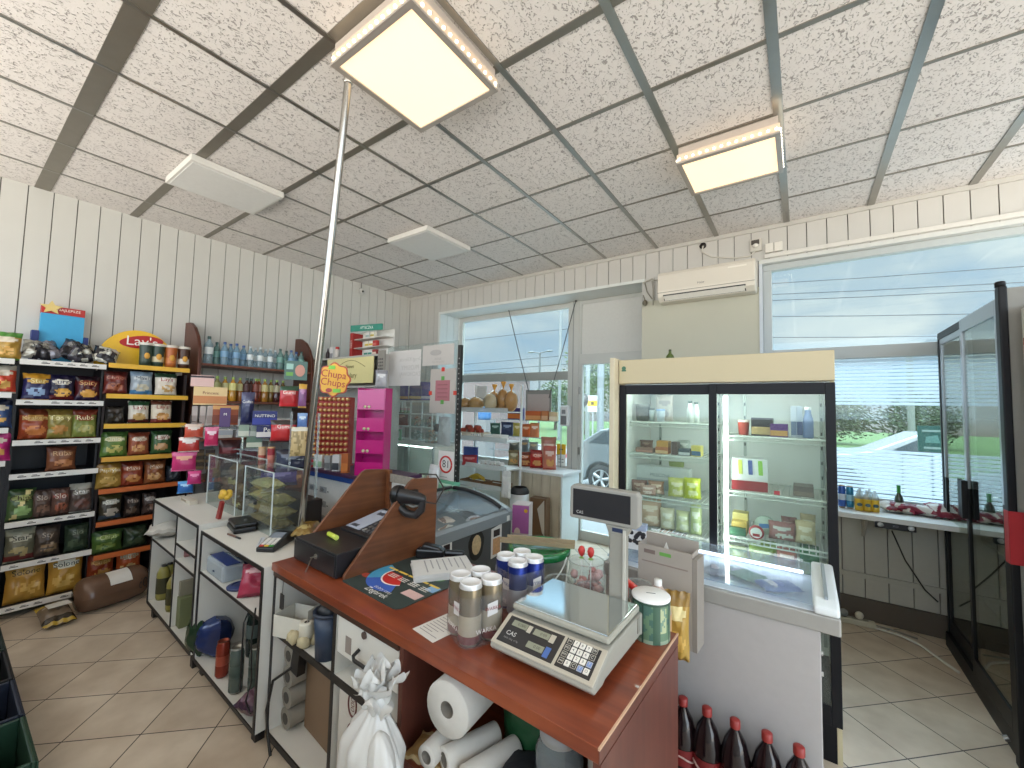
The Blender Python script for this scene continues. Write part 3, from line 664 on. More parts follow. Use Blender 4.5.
for x0, x1, z in ((.018, .572, .575), (.59, 1.012, .575), (.018, .572, .075), (.59, 1.012, .075)):
    b = MB(); b.box(x0, x1, .006, .584, z-.018, z, WHT); b.box(x0, x1, -.001, .005, z-.03, z+.001, EDG); b.build('shelf', t)
b = MB(); b.box(1.0, 1.772, .02, .584, .455, .48, RED); b.build('shelf', t, bevel=.003)
b = MB(); b.box(0, 1.012, -.004, .02, CT-.065, CT-.039, mat('3c2418', .5)); b.build('front_rail', t)
# white drawer unit with handle under the counter
d = MB(); d.box(.596, 1.004, .008, .024, .668, .838, WHT); dr = d.build('drawer', t, bevel=.002)
d = MB(); d.box(.596, 1.004, .025, .5, .668, .68, WHT); d.build('drawer_base', dr)
d = MB(); d.tube([(.76, .006, .735), (.76, -.02, .722), (.775, -.026, .715), (.845, -.026, .715), (.86, -.02, .722), (.86, .006, .735)], .007, EDG); d.build('handle', dr)
d = MB(); d.tube([(.79, .008, .80), (.79, .001, .80)], .014, mat('5a4a44', .4), 14); d.build('lock', dr)
d = MB(); d.box(.66, .7, .006, .0079, .69, .755, mat('8a8078', .6)); d.build('paper_label', dr)
# white display cabinets
def cabinet(x0, x1, y0, zt, zb, label, divs, shelves, legs, depth=.55):
    t = thing('white_cabinet', label, 'cabinet', cl(x0, y0, 0), TH, 'white cabinets beside the counter')
    w = x1-x0
    def P(nm, *a, edge=None):
        b = MB(); b.box(*a, WHT)
        if edge: b.box(*edge, EDG)
        return b.build(nm, t)
    P('top_panel', -.0, w, 0, depth, zt-.018, zt, edge=(-.001, w+.001, -.005, -.0002, zt-.022, zt-.002))
    for x in (0, w-.018): P('side_panel', x, x+.018, .001, depth, zb, zt-.019, edge=(x-.002, x+.02, -.005, 0, zb, zt-.022))
    P('back_panel', .019, w-.019, depth-.012, depth, zb, zt-.019)
    P('bottom_panel', .019, w-.019, .001, depth-.013, zb, zb+.018, edge=(.019, w-.019, -.005, 0, zb-.004, zb+.018))
    for x in divs: P('divider', x, x+.014, .004, depth-.014, zb+.019, zt-.02, edge=(x, x+.014, -.002, .003, zb+.019, zt-.023))
    for a, c, z in shelves: P('shelf', a, c, .004, depth-.014, z-.014, z, edge=(a, c, -.001, .003, z-.016, z))
    for x, y in legs:
        b = MB(); b.box(x, x+.045, y, y+.045, 0, zb-.001, EDG); b.build('leg', t)
    return t
LCX, LCY, LCZ = -2.05, -.06, .905
MCX, MCY, MCZ = -.95, -.045, .872
cabinet(LCX, MCX-.01, LCY, LCZ, .1, 'left white cabinet with black edges on short legs, facing the snack aisle', [.62], [(.634, 1.07, .70), (.634, 1.07, .585), (.02, .618, .60)], [(.05, .02), (1.02, .02), (.05, .48), (1.02, .48)])
cabinet(MCX, -.012, MCY, MCZ, .07, 'middle white cabinet with black edges holding drinks, beside the wooden counter', [], [(.02, .918, .62)], [(.05, .02), (.85, .02), (.05, .48), (.85, .48)])
def bx(name, label, cat, loc, s, m_, rz=TH, group=None, bevel=.002, extra=None):
    b = MB(); w, d, h = s; b.box(-w/2, w/2, -d/2, d/2, 0, h, m_)
    if extra: extra(b)
    return tag(b.build(name, None, loc, rz, bevel=bevel), label, cat, group)
# contents of the left cabinet
lying('plastic_bag', cp(164, 548, .02, .602), .22, .3, .1, D('c9c4ba', 'b0aca2', None, None, None, 3, .3), 'whitish plastic bag lying in the left white cabinet', 'plastic bag', rz=1.2, seed=3)
t = thing('desk_stand', 'small black and white stand on the upper right shelf of the left white cabinet', 'stand', cp(187, 535, .02, .703), TH)
b = MB(); b.box(-.05, .05, -.03, .04, 0, .008, EDG); b.build('base', t); b = MB(); b.prism([(-.03, .01), (.03, .01), (.03, .12), (-.01, .12)], 'y', .0, .01, mat('c8c8c4', .4)); b.box(-.045, .0, -.02, .0, .01, .045, EDG); b.build('stand_plate', t)
def extra(b): b.box(-.04, .04, -.052, -.0505, .02, .06, mat('c9b8b4', .5))
bx('pink_box', 'small dusty pink box on the lower right shelf of the left white cabinet', 'box', cp(190, 560, .04, .587), (.12, .1, .08), mat('9a6a68', .5), extra=extra)
bx('pink_box', 'flat rose box on top of the small dusty pink box in the left white cabinet', 'box', cp(190, 555, .04, .668), (.1, .08, .02), mat('b48480', .5), rz=TH+.2)
YG = mat('8c8440', .35); 
for k, (x, y, c) in enumerate([(162, .02, '8c8440'), (167.5, .06, '7d7a38'), (173, .02, '94884a')]):
    t = thing('drink_carton', ['yellowish drink pack at the left on the floor of the left white cabinet', 'yellowish drink pack in the middle on the floor of the left white cabinet', 'yellowish drink pack next to the divider of the left white cabinet'][k], 'drink pack', cp(x, 603, y, .119), TH, 'drink packs in the left cabinet')
    b = MB(); b.lathe([(0, 0), (.04, 0), (.045, .02), (.045, .2), (.03, .24), (.018, .25), (.018, .262), (0, .262)], [YG, YG, YG, mat(c, .4), YG, EDG, EDG], 14); b.build('bottle', t)
    b = MB(); b.lathe([(.0462, .05), (.0462, .17)], mat('3c3a20', .5), 14); b.build('label_band', t)
bx('cardboard_box', 'olive cardboard box standing on the floor of the left white cabinet', 'box', cp(188.5, 610, .05, .119), (.22, .16, .2), mat('6f7550', .6), group='boxes in the left cabinet')
bx('cardboard_box', 'flat pale box lying on the olive box in the left white cabinet', 'box', cp(188.5, 580, .05, .321), (.22, .15, .1), mat('8d8672', .6), group='boxes in the left cabinet')
# contents of the middle cabinet
t = thing('bottle_pack', 'clear shrink-wrapped pack with blue stripe on the shelf of the middle white cabinet', 'pack', cp(225, 572, .03, .622), TH)
b = MB(); b.box(-.14, .14, -.06, .06, 0, .1, glass('dce4e8', .45)); b.build('wrap', t, bevel=.015); b = MB(); b.box(-.142, .142, -.04, .03, .1, .104, mat('2c3e78', .4)); b.build('stripe', t)
lying('cloth_bundle', cp(236, 578, .09, .622), .16, .2, .07, D('2b3f5c', '263650', None, None, None, 4, .7), 'folded dark blue cloth on the shelf of the middle white cabinet', 'cloth', rz=.6, seed=4)
t = thing('round_lid', 'flat dark blue round lid on the shelf of the middle white cabinet', 'lid', cp(239, 584, .02, .622), 0)
b = MB(); b.lathe([(0, 0), (.06, 0), (.062, .012), (.055, .016), (0, .014)], mat('28345e', .35), 20); b.build('disc', t); b = MB(); b.lathe([(.035, .0155), (.04, .02), (.045, .0155)], mat('32406e', .35), 20); b.build('ridge', t)
lying('gift_bag', cp(257, 597, .06, .622), .17, .18, .1, D('a0324a', '7a2a3a', 'c8a0a0', None, None, 6, .35), 'crumpled crimson paper bag on the shelf of the middle white cabinet', 'bag', rz=1., pitch=.9, seed=6)
b = MB()
b.tube([cl(-.2, -.03, .60), cl(-.19, -.055, .55), cl(-.21, -.05, .35), cl(-.2, -.05, .2)], .004, EDG); tag(b.build('extension_lead'), 'thin black cord hanging at the right front of the middle white cabinet', 'cord')
b = MB(); b.tube([cl(-.07, -.05, .66), cl(-.08, -.058, .5), cl(-.07, -.05, .3), cl(-.1, -.06, .2), cl(-.06, -.05, .15)], .004, EDG); tag(b.build('extension_lead'), 'black cord dangling in loops beside the edge of the middle white cabinet', 'cord')
def can(label, loc, c, top='b9b4a8', h=.165, r=.033, group=None, band=None, name='drink_can', text=None, rz=0.):
    t = thing(name, label, 'can', loc, rz, group)
    m_ = mat(c, .25, .3, .04); b2 = mat(band, .3, .2) if band else m_; tp = mat(top, .3, .8)
    b = MB(); b.lathe([(0, .004), (r*.8, 0), (r, .012), (r, h*.35), (r, h*.62), (r, h*.86), (r*.8, h*.97)], [tp, tp, m_, b2, m_, m_], 18); b.build('can_body', t)
    b = MB(); b.lathe([(r*.83, h*.965), (r*.84, h), (r*.76, h), (r*.74, h*.965), (0, h*.965)], tp, 18); b.build('can_lid', t)
    return t
gcan = 'drink cans in the middle cabinet'
can('rusty red drink can at the front of the middle white cabinet', cp(222, 668, -.0, .089), '8a3322', '8a4434', .2, .035, gcan, '9a4430')
fc = can('silver grey tall can beside the red one in the middle white cabinet', cp(236, 677, -.0, .089), '5a6660', 'a09c92', .24, .035, gcan, '465650')
for k, (x, y) in enumerate([(-.33, .07), (-.33, .15), (-.33, .23), (-.24, .09), (-.24, .18)]):
    dup(fc, cl(x, y, .089), label='tall grey green can inside the middle white cabinet, '+['second from the front', 'third from the front', 'in the second column', 'far back in second column', 'deepest in the right corner'][k])
for k, (x, y) in enumerate([(-.70, .20), (-.82, .25), (-.58, .24)]):
    bottle('drink_bottle', ['dark drink bottle at the back', 'dark drink bottle against the left wall', 'dark drink bottle in front'][k]+' inside the middle white cabinet', 'bottle', cl(x, y, .089), .33, .045, mat('1f2a26', .2), None, CAPG, mat('54605c', .5), 'dark bottles in the middle cabinet')
o = MB(); 
def six(label, loc, c, c2, w, d, h, rz=TH, group=None):
    t = thing('shrink_pack', label, 'pack', loc, rz, group)
    b = bag_mesh(w, h, d, D(c, c2, None, None, None, 9, .2), 9, amp=.05); b.build('wrap', t); return t
six('blue shrink-wrapped drink pack leaning in the middle white cabinet', cp(213, 655, .05, .0905), '22305c', '2a3a6a', .2, .2, .22)
six('dark green plastic bag spilling from the left of the middle white cabinet', cp(196, 655, -.02, .0905), '263a28', '2c4430', .16, .12, .22)
lying('wrapped_sweets', cl(-.13, .01, .089), .14, .16, .12, D('5a3a48', '3c2838', '8a6a78', None, None, 7, .3), 'dark violet wrapped sweets at the right front floor of the middle white cabinet', 'sweets', rz=.3, seed=11)
# things inside the counter
t = thing('open_carton', 'small open white carton on the left shelf of the counter', 'box', cp(300, 632, .06, .576), TH+.35)
b = MB(); w, d, h = .2, .13, .1; wm = mat('c9c5b8', .6)
b.box(-w/2, w/2, -d/2, -d/2+.003, 0, h, wm); b.box(-w/2, w/2, d/2-.003, d/2, 0, h, wm); b.box(-w/2, -w/2+.003, -d/2+.003, d/2-.003, 0, h, wm); b.box(w/2-.003, w/2, -d/2+.003, d/2-.003, 0, h, wm); b.box(-w/2+.003, w/2-.003, -d/2+.003, d/2-.003, 0, .003, mat('5b5640', .8)); b.build('walls', t)
b = MB(); b.box(w/2, w/2+.002, -d/2, d/2, h, h+.05, wm); b.build('flap', t)
t = thing('tape_roll', 'small cream paper roll on the shelf next to the open white carton', 'roll', cp(306, 641, .03, .61), 0)
b = MB(); b.lathe([(.012, .07), (.03, .07), (.032, .065), (.032, .002), (.012, 0), (.012, .07)], mat('d2ccba', .6), 18); b.build('paper', t); b = MB(); b.lathe([(.0118, .0702), (.009, .0702), (.009, .002), (.0118, .002)], mat('3a3128', .7), 14); b.build('core', t)
b = MB()
rd = random.Random(3)
for k in range(46):
    a = rd.random()*6.28; r = rd.random()*.075; b.ell((r*math.cos(a), r*math.sin(a)*.7, .022+(.075-r)*.35*rd.random()), (.022+.01*rd.random(),)*3, mat('b3a684', .9, 0, .15, 60., .6), 7, 5, wob=.3, seed=k)
tag(b.build('fluffy_cloth', None, cp(305, 646, .05, .576), 0), 'fluffy beige duster under the cream paper roll on the counter shelf', 'duster')
t = thing('waste_bin', 'dark blue plastic bin on the shelf of the counter, beside the divider', 'bin', cp(327, 657, .05, .576), TH)
b = MB(); b.lathe([(0, .001), (.05, 0), (.062, .19), (.058, .19), (.047, .006), (0, .006)], mat('27364c', .45), 20); b.build('tub', t); b = MB(); b.lathe([(.062, .185), (.067, .187), (.067, .2), (.056, .2)], mat('1d2738', .45), 20); b.build('rim', t)
b = MB(); b.ell((0, 0, .2), (.05, .05, .045), mat('16181c', .4), 12, 8, wob=.25, seed=2); b.build('bin_liner', t)
t = thing('hanging_tag', 'dark tag hanging on a string from the counter top at its left end', 'tag', cl(.055, .02, .70), TH)
b = MB(); b.box(-.02, .02, -.002, .002, -.035, .04, mat('2c2624', .5)); b.build('card', t, bevel=.001); b = MB(); b.tube([(0, 0, .04), (.004, 0, .09), (0, .0, .152)], .0015, mat('4a4440', .6), 6); b.build('string', t)
b = MB(); b.box(0, .40, 0, .02, 0, .47, mat('7d654d', .7, 0, .1, 5.)); tag(b.build('cardboard_sheet', None, cl(.12, .13, .0751), TH-.05, bevel=.002), 'large brown cardboard sheet standing in the bottom of the counter', 'cardboard')
for k in range(4):
    t = thing('paper_roll', ['lowest', 'second', 'third', 'topmost'][k]+' grey paper roll in the stack at the lower left of the counter', 'paper roll', cl(.07, .2, .127+k*.1005), TH, 'grey paper rolls in the counter')
    b = MB(); b.tube([(0, -.14, 0), (0, .16, 0)], .05, mat('8d877c', .7), 16); b.build('paper', t); b = MB(); b.tube([(0, -.143, 0), (0, -.141, 0)], .026, mat('4c4842', .7), 14); b.build('core', t)
b = bag_mesh(.32, .36, .2, D('191d18', '20241e', None, None, None, 5, .35), 5); tag(b.build('bin_bag', None, cl(.30, .33, .0751), TH), 'black crumpled bag behind the cardboard sheet in the counter', 'bag')
b = MB(); b.tube([cl(.12, .08, .4), cl(.05, .0, .33), cl(.045, -.02, .2), cl(.07, -.02, .1), cl(.11, -.02, .02)], .007, EDG); b.prism([(-.03, -.05), (.04, -.06), (.05, .06), (-.01, .05)], 'y', -.02, .02, EDG, T(*cl(.12, .08, .42))); tag(b.build('power_adapter'), 'black power adapter with thick cable hanging in front of the counter', 'cable')
# stacked white paper boxes with round red-brown marks
for k in range(4):
    t = thing('paper_box', 'white box with round printed mark, '+['bottom of the stack', 'second in the stack', 'third in the stack', 'topmost of the stack'][k]+' inside the counter', 'box', cl(.69 if k else .67, .12, .0755+k*.121), TH+(.05 if not k else 0), 'marked white boxes in the counter')
    b = MB(); b.box(-.08, .08, -.1, .25, 0, .12, mat('c8c2b8', .6)); b.build('carton', t, bevel=.002)
    b = MB(); ring = [(.028*math.cos(a), .045*math.sin(a)) for a in [2*PI*q/24 for q in range(24)]]
    mk = mat('6b3a34', .6)
    b.tube([(p[0]+.02, -.102, p[1]+.06) for p in ring+ring[:1]], .0035, mk, 6, False); b.text('000', .036, mk, T(.02, -.1015, .06) @ Matrix.Rotation(PI/2, 4, 'Y')); b.build('printed_mark', t)
t = thing('card_box', 'small grey white box on the shelf under the drawer', 'box', cl(.72, .1, .5755), .3)
b = MB(); b.box(-.04, .04, -.03, .03, 0, .04, mat('bcb8b0', .5)); b.build('carton', t, bevel=.001); b = MB(); b.box(-.025, .02, -.032, -.0305, .008, .03, mat('5a5650', .5)); b.build('label_print', t)
t = thing('clip_lens', 'tiny clear plastic clip next to the small grey white box under the drawer', 'clip', cl(.83, .08, .5755), 0)
b = MB(); b.lathe([(.016, 0), (.018, .04), (.015, .04), (.014, .002)], glass('e0e0dc', .3), 12); b.build('ring', t); b = MB(); b.box(-.004, .004, -.02, -.016, 0, .05, mat('b8b4ac', .4)); b.build('clip', t)
# big white plastic carrier bag hanging at the counter front
def hangbag():
    t = thing('carrier_bag', 'white plastic carrier bag knotted and hanging from the counter front', 'bag', cl(1.045, -.12, .045), TH)
    m_ = mat('cfcdc8', .4, 0, .03, 5., 0)
    b = MB()
    def prof(v):     # radius from bottom to neck: full body, sloping shoulder, tight neck
        if v < .1: return .118*(v/.1)**.5
        if v < .76: return .118-.008*(v-.1)/.66
        q = (v-.76)/.24; return .11-.08*min(1, q*1.2)**1.2
    def fn(u, v):
        a = 2*PI*u; n = .84+.32*(vnoise(2.4*math.cos(a)+9, 2.4*math.sin(a)+v*2.2, 3))+.16*(vnoise(6*math.cos(a)+3, 6*math.sin(a)+v*5, 8)-.5)+.08*math.sin(a*8+v*2.5)*max(0, v-.45)*2
        r = max(prof(v)*n, .004); return Vector((r*math.cos(a)*1.12-.015+.035*v, r*math.sin(a)*.72, .12+.58*v))
    b.grid(fn, 64, 48, m_); b.build('bag_body', t)
    b = MB(); rd = random.Random(12)
    for k in range(13):      # crumpled flaps of the knotted handles
        a0 = k*2.4; tilt_ = -.1+1.25*rd.random(); L = .07+.045*rd.random(); W = .04+.03*rd.random(); sd = k*3.3
        M = T(.02, 0, .70) @ Rz(a0) @ Matrix.Rotation(tilt_, 4, 'Y')
        def flap(u, v):
            q = (u-.5)*2; wd = W*(.35+.9*math.sin(PI*min(.98, .15+.8*v)))
            return Vector((.018*math.sin(q*2.2+v*3+sd)+.03*v*v+.016*(vnoise(u*5+sd, v*5, 2)-.5), q*wd*.6, v*L+.018*math.sin(q*4+sd)*v))
        b.grid(flap, 12, 10, m_, M)
    b.ell((.02, 0, .705), (.045, .038, .045), m_, 16, 10, wob=.35, seed=5); b.build('knot', t)
    b = MB()
    def fn3(u, v):
        a = 2*PI*u; ph = PI*v; r = .066*math.sin(ph)**.8*(.75+.35*vnoise(2*math.cos(a)+3, 2*math.sin(a)+v*3, 5)+.15*vnoise(7*math.cos(a), 7*math.sin(a)+v*6, 2)); return Vector((.085+r*math.cos(a)+.02*math.sin(ph), -.035+r*.8*math.sin(a), .46-.19*math.cos(ph)))
    b.grid(fn3, 32, 24, m_); b.build('side_bulge', t)
hangbag()
# right bay: kitchen roll, small rolls, green bag, dark cloth, jar
pt = mat('c4c0b8', .8, 0, .04, 40., .2)
def roll(label, loc, r, L, rz, core=.3, group='paper rolls in the counter'):
    t = thing('paper_roll', label, 'paper roll', loc, rz, group)
    M = Matrix.Rotation(PI/2, 4, 'X')
    b = MB(); b.lathe([(r*core, L/2), (r*.97, L/2), (r, L/2-.004), (r, -L/2+.004), (r*.97, -L/2), (r*core, -L/2)], pt, 26, M); b.build('paper', t)
    b = MB(); b.lathe([(r*core, L/2), (r*core*.9, L/2), (r*core*.9, -L/2), (r*core, -L/2)], mat('6d675e', .8), 18, M); b.build('core', t)
roll('large white kitchen paper roll lying under the counter', cl(1.245, .13, .735), .086, .26, TH+.12)
roll('small paper roll at the left under the large kitchen roll', cl(1.19, .075, .575), .036, .2, TH+.1, .55)
roll('small paper roll in the middle under the large kitchen roll', cl(1.28, .10, .575), .036, .2, TH-.3, .6)
roll('small paper roll at the right under the large kitchen roll', cl(1.37, .1, .57), .036, .2, TH-.25, .6)
b = bag_mesh(.3, .28, .14, D('1d4a2c', '20522f', None, None, None, 5, .4), 15); tag(b.build('plastic_bag', None, cl(1.43, .28, .482), TH), 'dark green plastic bag behind the rolls under the counter', 'bag')
o = lying('apron', cl(1.52, .12, .482), .24, .24, .12, D('15181f', '181c24', None, None, None, 6, .8), 'crumpled black cloth on the reddish shelf of the counter', 'cloth', rz=.3, seed=16)
t = thing('glass_jar', 'large glass jar with grey lid under the right end of the counter', 'jar', cl(1.60, .13, .482), 0)
b = MB(); b.lathe([(0, .002), (.065, .002), (.07, .02), (.07, .23), (.055, .27)], glass('b9c2c4', .25), 22); b.build('body', t); b = MB(); b.lathe([(.058, .262), (.06, .285), (0, .29)], mat('8d8a86', .4), 22); b.build('lid', t); b = MB(); b.lathe([(.0712, .03), (.0712, .07)], mat('b6b2aa', .4), 22); b.build('label_band', t)
bx('grey_carton', 'tall grey carton beside the glass jar under the counter', 'box', cl(1.715, .2, .482), (.06, .12, .33), mat('8e8a84', .5))
o = lying('yellow_cloth', cl(1.14, .06, .482), .16, .12, .05, D('9a7a4a', 'b09a70', None, None, None, 2, .7), 'folded ochre cloth at the front of the reddish shelf', 'cloth', rz=.2, seed=18)
# ================================================================== things on the counter top
Z = CT+.0005
t = thing('cash_box', 'black cash drawer with key in its lock standing between wooden side boards', 'cash drawer', cl(.235, .28, Z), TH)
BK = mat('1c1b1d', .4, 0, .08, 60.)
b = MB(); b.box(-.2, .2, -.2, .2, .004, .115, BK); b.build('case', t, bevel=.004)
b = MB(); b.box(-.195, .195, -.207, -.2005, .012, .104, BK); dr = b.build('drawer', t, bevel=.002)
b = MB(); b.tube([(.03, -.207, .07), (.03, -.212, .07)], .012, mat('b8b4aa', .3, .9), 14); b.tube([(.03, -.212, .07), (.03, -.235, .07)], .003, mat('b8b4aa', .3, .9), 6); b.build('lock', dr)
b = MB(); b.tube([(.03, -.226, .07), (.02, -.23, .05), (.01, -.235, .02), (.003, -.24, .0)], .003, mat('a8a49a', .3, .9), 6); b.build('key', dr)
t = thing('highlighter', 'yellow green highlighter pen lying on the black cash drawer', 'pen', cl(.2, .19, Z+.128), TH-.1)
b = MB(); b.tube([(-.045, 0, 0), (.02, 0, 0)], .012, mat('c8d84a', .35), 12); b.build('barrel', t); b = MB(); b.tube([(.021, 0, 0), (.048, 0, 0)], .0125, mat('d6e26a', .35), 12); b.build('cap', t)
# fiscal till with keypad and display behind the drawer
M = T(*(0, 0, 0)) @ Matrix.Rotation(.2, 4, 'X')
t = thing('till_terminal', 'black sloped till with pale display and small keys on the back of the cash drawer', 'till', cl(.235, .40, Z+.1165), TH)
b = MB(); b.box(-.15, .16, -.1, .19, .002, .03, BK, M); b.box(-.15, .16, .10, .19, -.036, .01, BK); b.build('case', t, bevel=.005)
bb = MB(); bb.box(-.137, -.01, -.07, .16, .0305, .033, mat('b4bccc', .25, var=.02), M); bb.build('display', t)
bb = MB(); bb.box(-.1, -.04, .1, .13, .033, .0336, mat('4a4e58', .4), M); bb.box(-.12, -.06, -.055, -.03, .033, .0336, mat('3a3e48', .4), M); bb.build('display_text', t)
first = None
for i in range(4):
    for j in range(6):
        c = 'c86a3a' if (i == 3 and j > 3) else ('5a595a' if (i+j) % 3 else '8a8884')
        bb = MB(); x, y = .018+i*.034, -.07+j*.036; bb.box(x, x+.024, y, y+.022, .0305, .038, mat(c, .4), M); bb.build('key', t)
# wooden side boards (one stand)
t = thing('till_stand', 'brown wooden stand with two sloping side boards around the till', 'stand', cl(0, 0, Z), TH)
OK = wood('5c3620', '7d4c2e', .4, 2.5, 1, .1)
pts = [(.105, 0), (.655, 0), (.655, .40), (.49, .415), (.46, .40), (.105, .02)]
b = MB(); b.prism(pts, 'x', .45, .468, OK); b.build('side_board', t, bevel=.002)
b = MB(); b.prism(pts, 'x', .0, .018, OK); b.build('side_board', t, bevel=.002)
b = MB(); b.box(.019, .449, .63, .648, .0, .11, OK); b.box(.019, .06, .63, .648, .11, .40, OK); b.build('back_board', t, bevel=.002)
# tilted sign strip between the boards (grey stones print)
b = MB(); b.box(.061, .449, .632, .64, .33, .38, mat('8a8478', .6, 0, .4, 60.)); b.build('printed_strip', t)
b = MB(); b.box(.468, .495, .4, .5, .29, .36, EDG); b.build('scanner_bracket', t, bevel=.004)
# hand scanner in its holder
t = thing('barcode_scanner', 'black hand held barcode scanner hooked on the right wooden board', 'scanner', cl(.505, .42, Z+.335), TH+.15)
b = MB()
def ring(c, a, bb_, n=14): return [Vector(c)+Vector((0, bb_[0]*0, 0)) for _ in range(n)]
prof = [(-.10, .0), (-.085, .03), (-.06, .043), (-.02, .036), (.03, .03), (.08, .028), (.11, .02), (.118, .0)]
b.lathe([(r, x) for x, r in prof], mat('222122', .35), 18, Matrix.Rotation(PI/2, 4, 'Y'), sx=1.1, sy=.9); b.build('body', t)
b = MB(); b.lathe([(.034, -.10), (.045, -.085), (.048, -.062), (.044, -.045)], mat('141414', .3), 18, Matrix.Rotation(PI/2, 4, 'Y'), sx=1.15, sy=.95); b.build('head', t)
b = MB(); b.tube([(.1, 0, -.005), (.095, -.0, -.05), (.06, -.0, -.085), (.0, -.0, -.085), (-.05, 0, -.06), (-.07, 0, -.03)], [.018, .02, .02, .02, .022, .02], mat('2a2929', .4), 12); b.build('handle', t)
b = MB(); b.tube([(-.03, 0, -.03), (.04, 0, -.045), (.08, 0, -.03)], .007, mat('7a776f', .4), 8); b.build('trigger', t)
b = MB(); b.tube([(.11, 0, -.01), (.16, .03, -.02), (.14, .12, .04), (.02, .2, .09), (-.12, .22, .08)], .004, mat('2a211c', .5), 8); b.build('cable', t)
# mouse mat with printed clock face
t = thing('desk_mat', 'dark counter mat printed with a red and blue arc, yellow bars and lettering', 'mat', cl(.67, .30, Z), TH-.02)
b = MB(); w, d = .43, .42
def rr(w, d, r, n=6):
    o = []
    for cx, cy, a0 in ((w/2-r, d/2-r, 0), (-w/2+r, d/2-r, PI/2), (-w/2+r, -d/2+r, PI), (w/2-r, -d/2+r, 1.5*PI)):
        for k in range(n+1): a = a0+k*PI/2/n; o.append((cx+r*math.cos(a), cy+r*math.sin(a)))
    return o
b.prism(rr(w, d, .03), 'z', 0, .003, mat('33403e', .5, 0, .3, 8.)); b.build('mat_sheet', t)
b = MB()
def arc(r0, r1, a0, a1, z, m_, c=(-.03, .0)):
    n = 20; pts = []
    for k in range(n+1): a = a0+(a1-a0)*k/n; pts.append((c[0]+r1*math.cos(a), c[1]+r1*math.sin(a)))
    for k in range(n, -1, -1): a = a0+(a1-a0)*k/n; pts.append((c[0]+r0*math.cos(a), c[1]+r0*math.sin(a)))
    for k in range(n):
        q = [pts[k], pts[k+1], pts[2*n-k], pts[2*n+1-k]]; b.poly([(p[0], p[1], z) for p in q][::-1] if 0 else [(p[0], p[1], z) for p in reversed(q)], m_)
arc(.1, .165, PI*.9, PI*1.25, .0036, mat('4aa0c8', .5)); arc(.1, .165, PI*1.25, PI*1.7, .0036, mat('3d62b8', .5)); arc(.092, .1, PI*.9, PI*1.75, .0037, mat('ece4dc', .5)); arc(0.001, .092, PI, PI*1.75, .0036, mat('c8302c', .5))
b.build('printed_arc', t)
b = MB()
for k in range(5): b.poly([(-.17+.075*k, .02-.0*k, .0038), (-.105+.075*k, .02, .0038), (-.105+.075*k, .034, .0038), (-.17+.075*k, .034, .0038)], mat('e0c050', .5))
for k in range(4):
    for q in range(3): b.poly([(-.10+.075*k, -.012-.012*q, .0038), (-.045+.075*k, -.012-.012*q, .0038), (-.045+.075*k, -.006-.012*q, .0038), (-.10+.075*k, -.006-.012*q, .0038)], mat('d8d4cc', .5))
b.build('printed_bars', t)
b = MB(); FL = T(0, 0, .0042) @ Matrix.Rotation(-PI/2, 4, 'X')
b.text('Zegarek', .045, mat('e8e6e0', .5), T(.02, -.175, .0042) @ Matrix.Rotation(-PI/2, 4, 'X')); b.text('dobry czas', .028, mat('d8d4d0', .5), T(.02, -.142, .0042) @ Matrix.Rotation(-PI/2, 4, 'X')); b.build('lettering', t)
b = MB(); b.prism([(.1+.05*math.cos(a), .1+.035*math.sin(a)) for a in [2*PI*k/20 for k in range(20)]], 'z', .0031, .0035, mat('56804e', .5)); b.prism([(-.17+.035*math.cos(a), -.10+.02*math.sin(a)) for a in [2*PI*k/20 for k in range(20)]], 'z', .0031, .0035, mat('b04a3a', .5)); b.prism([(.1, -.11), (.2, -.11), (.2, -.06), (.1, -.06)], 'z', .0031, .0035, mat('d8b4b0', .5)); b.prism([(.15, -.02), (.205, -.02), (.205, .03), (.15, .03)], 'z', .0031, .0035, mat('8ab4d8', .5)); b.build('printed_badge', t)
# black stapler-like device, stack of paper, price sheet
t = thing('label_gun', 'black handheld device lying behind the stack of papers by the wooden board', 'label gun', cl(.56, .56, Z+.002), TH+.55)
b = MB(); b.box(-.09, .06, -.03, .03, 0, .05, mat('1a191a', .3)); b.prism([(-.09, .03), (-.05, .075), (.04, .06), (.06, .03)], 'y', -.026, .026, mat('1a191a', .3)); b.build('body', t, bevel=.01)
b = MB(); b.box(.06, .17, -.018, .018, .012, .045, mat('141314', .3)); b.build('handle', t, bevel=.012)
for k in range(5):
    b = MB(); b.box(-.10, .10, -.14, .14, 0, .006, mat('d6d5d2', .5))
    if k == 4:
        for q in range(7): b.box(-.08, .07-.02*(q % 3), .1-.03*q, .106-.03*q, .006, .0063, mat('9a9a9c', .5))
    tag(b.build('paper_booklet', None, cl(.735, .46, Z+.003+k*.0065), TH-.62+.03*((k*7) % 3)), ['lowest booklet', 'second booklet from below', 'third booklet from below', 'fourth booklet from below', 'top booklet with grey lines'][k]+' in the paper stack on the counter mat', 'booklet', 'stack of white booklets')
b = MB(); b.box(-.062, .062, -.082, .082, 0, .0008, mat('d9d4cc', .5))
for q in range(9): b.box(-.05, .05-.015*(q*5 % 4), .06-.015*q, .063-.015*q, .0008, .001, mat('8d8884', .5))
tag(b.build('price_list', None, cl(1.10, .118, Z), TH-.1), 'white printed price sheet lying on the wooden counter', 'paper')
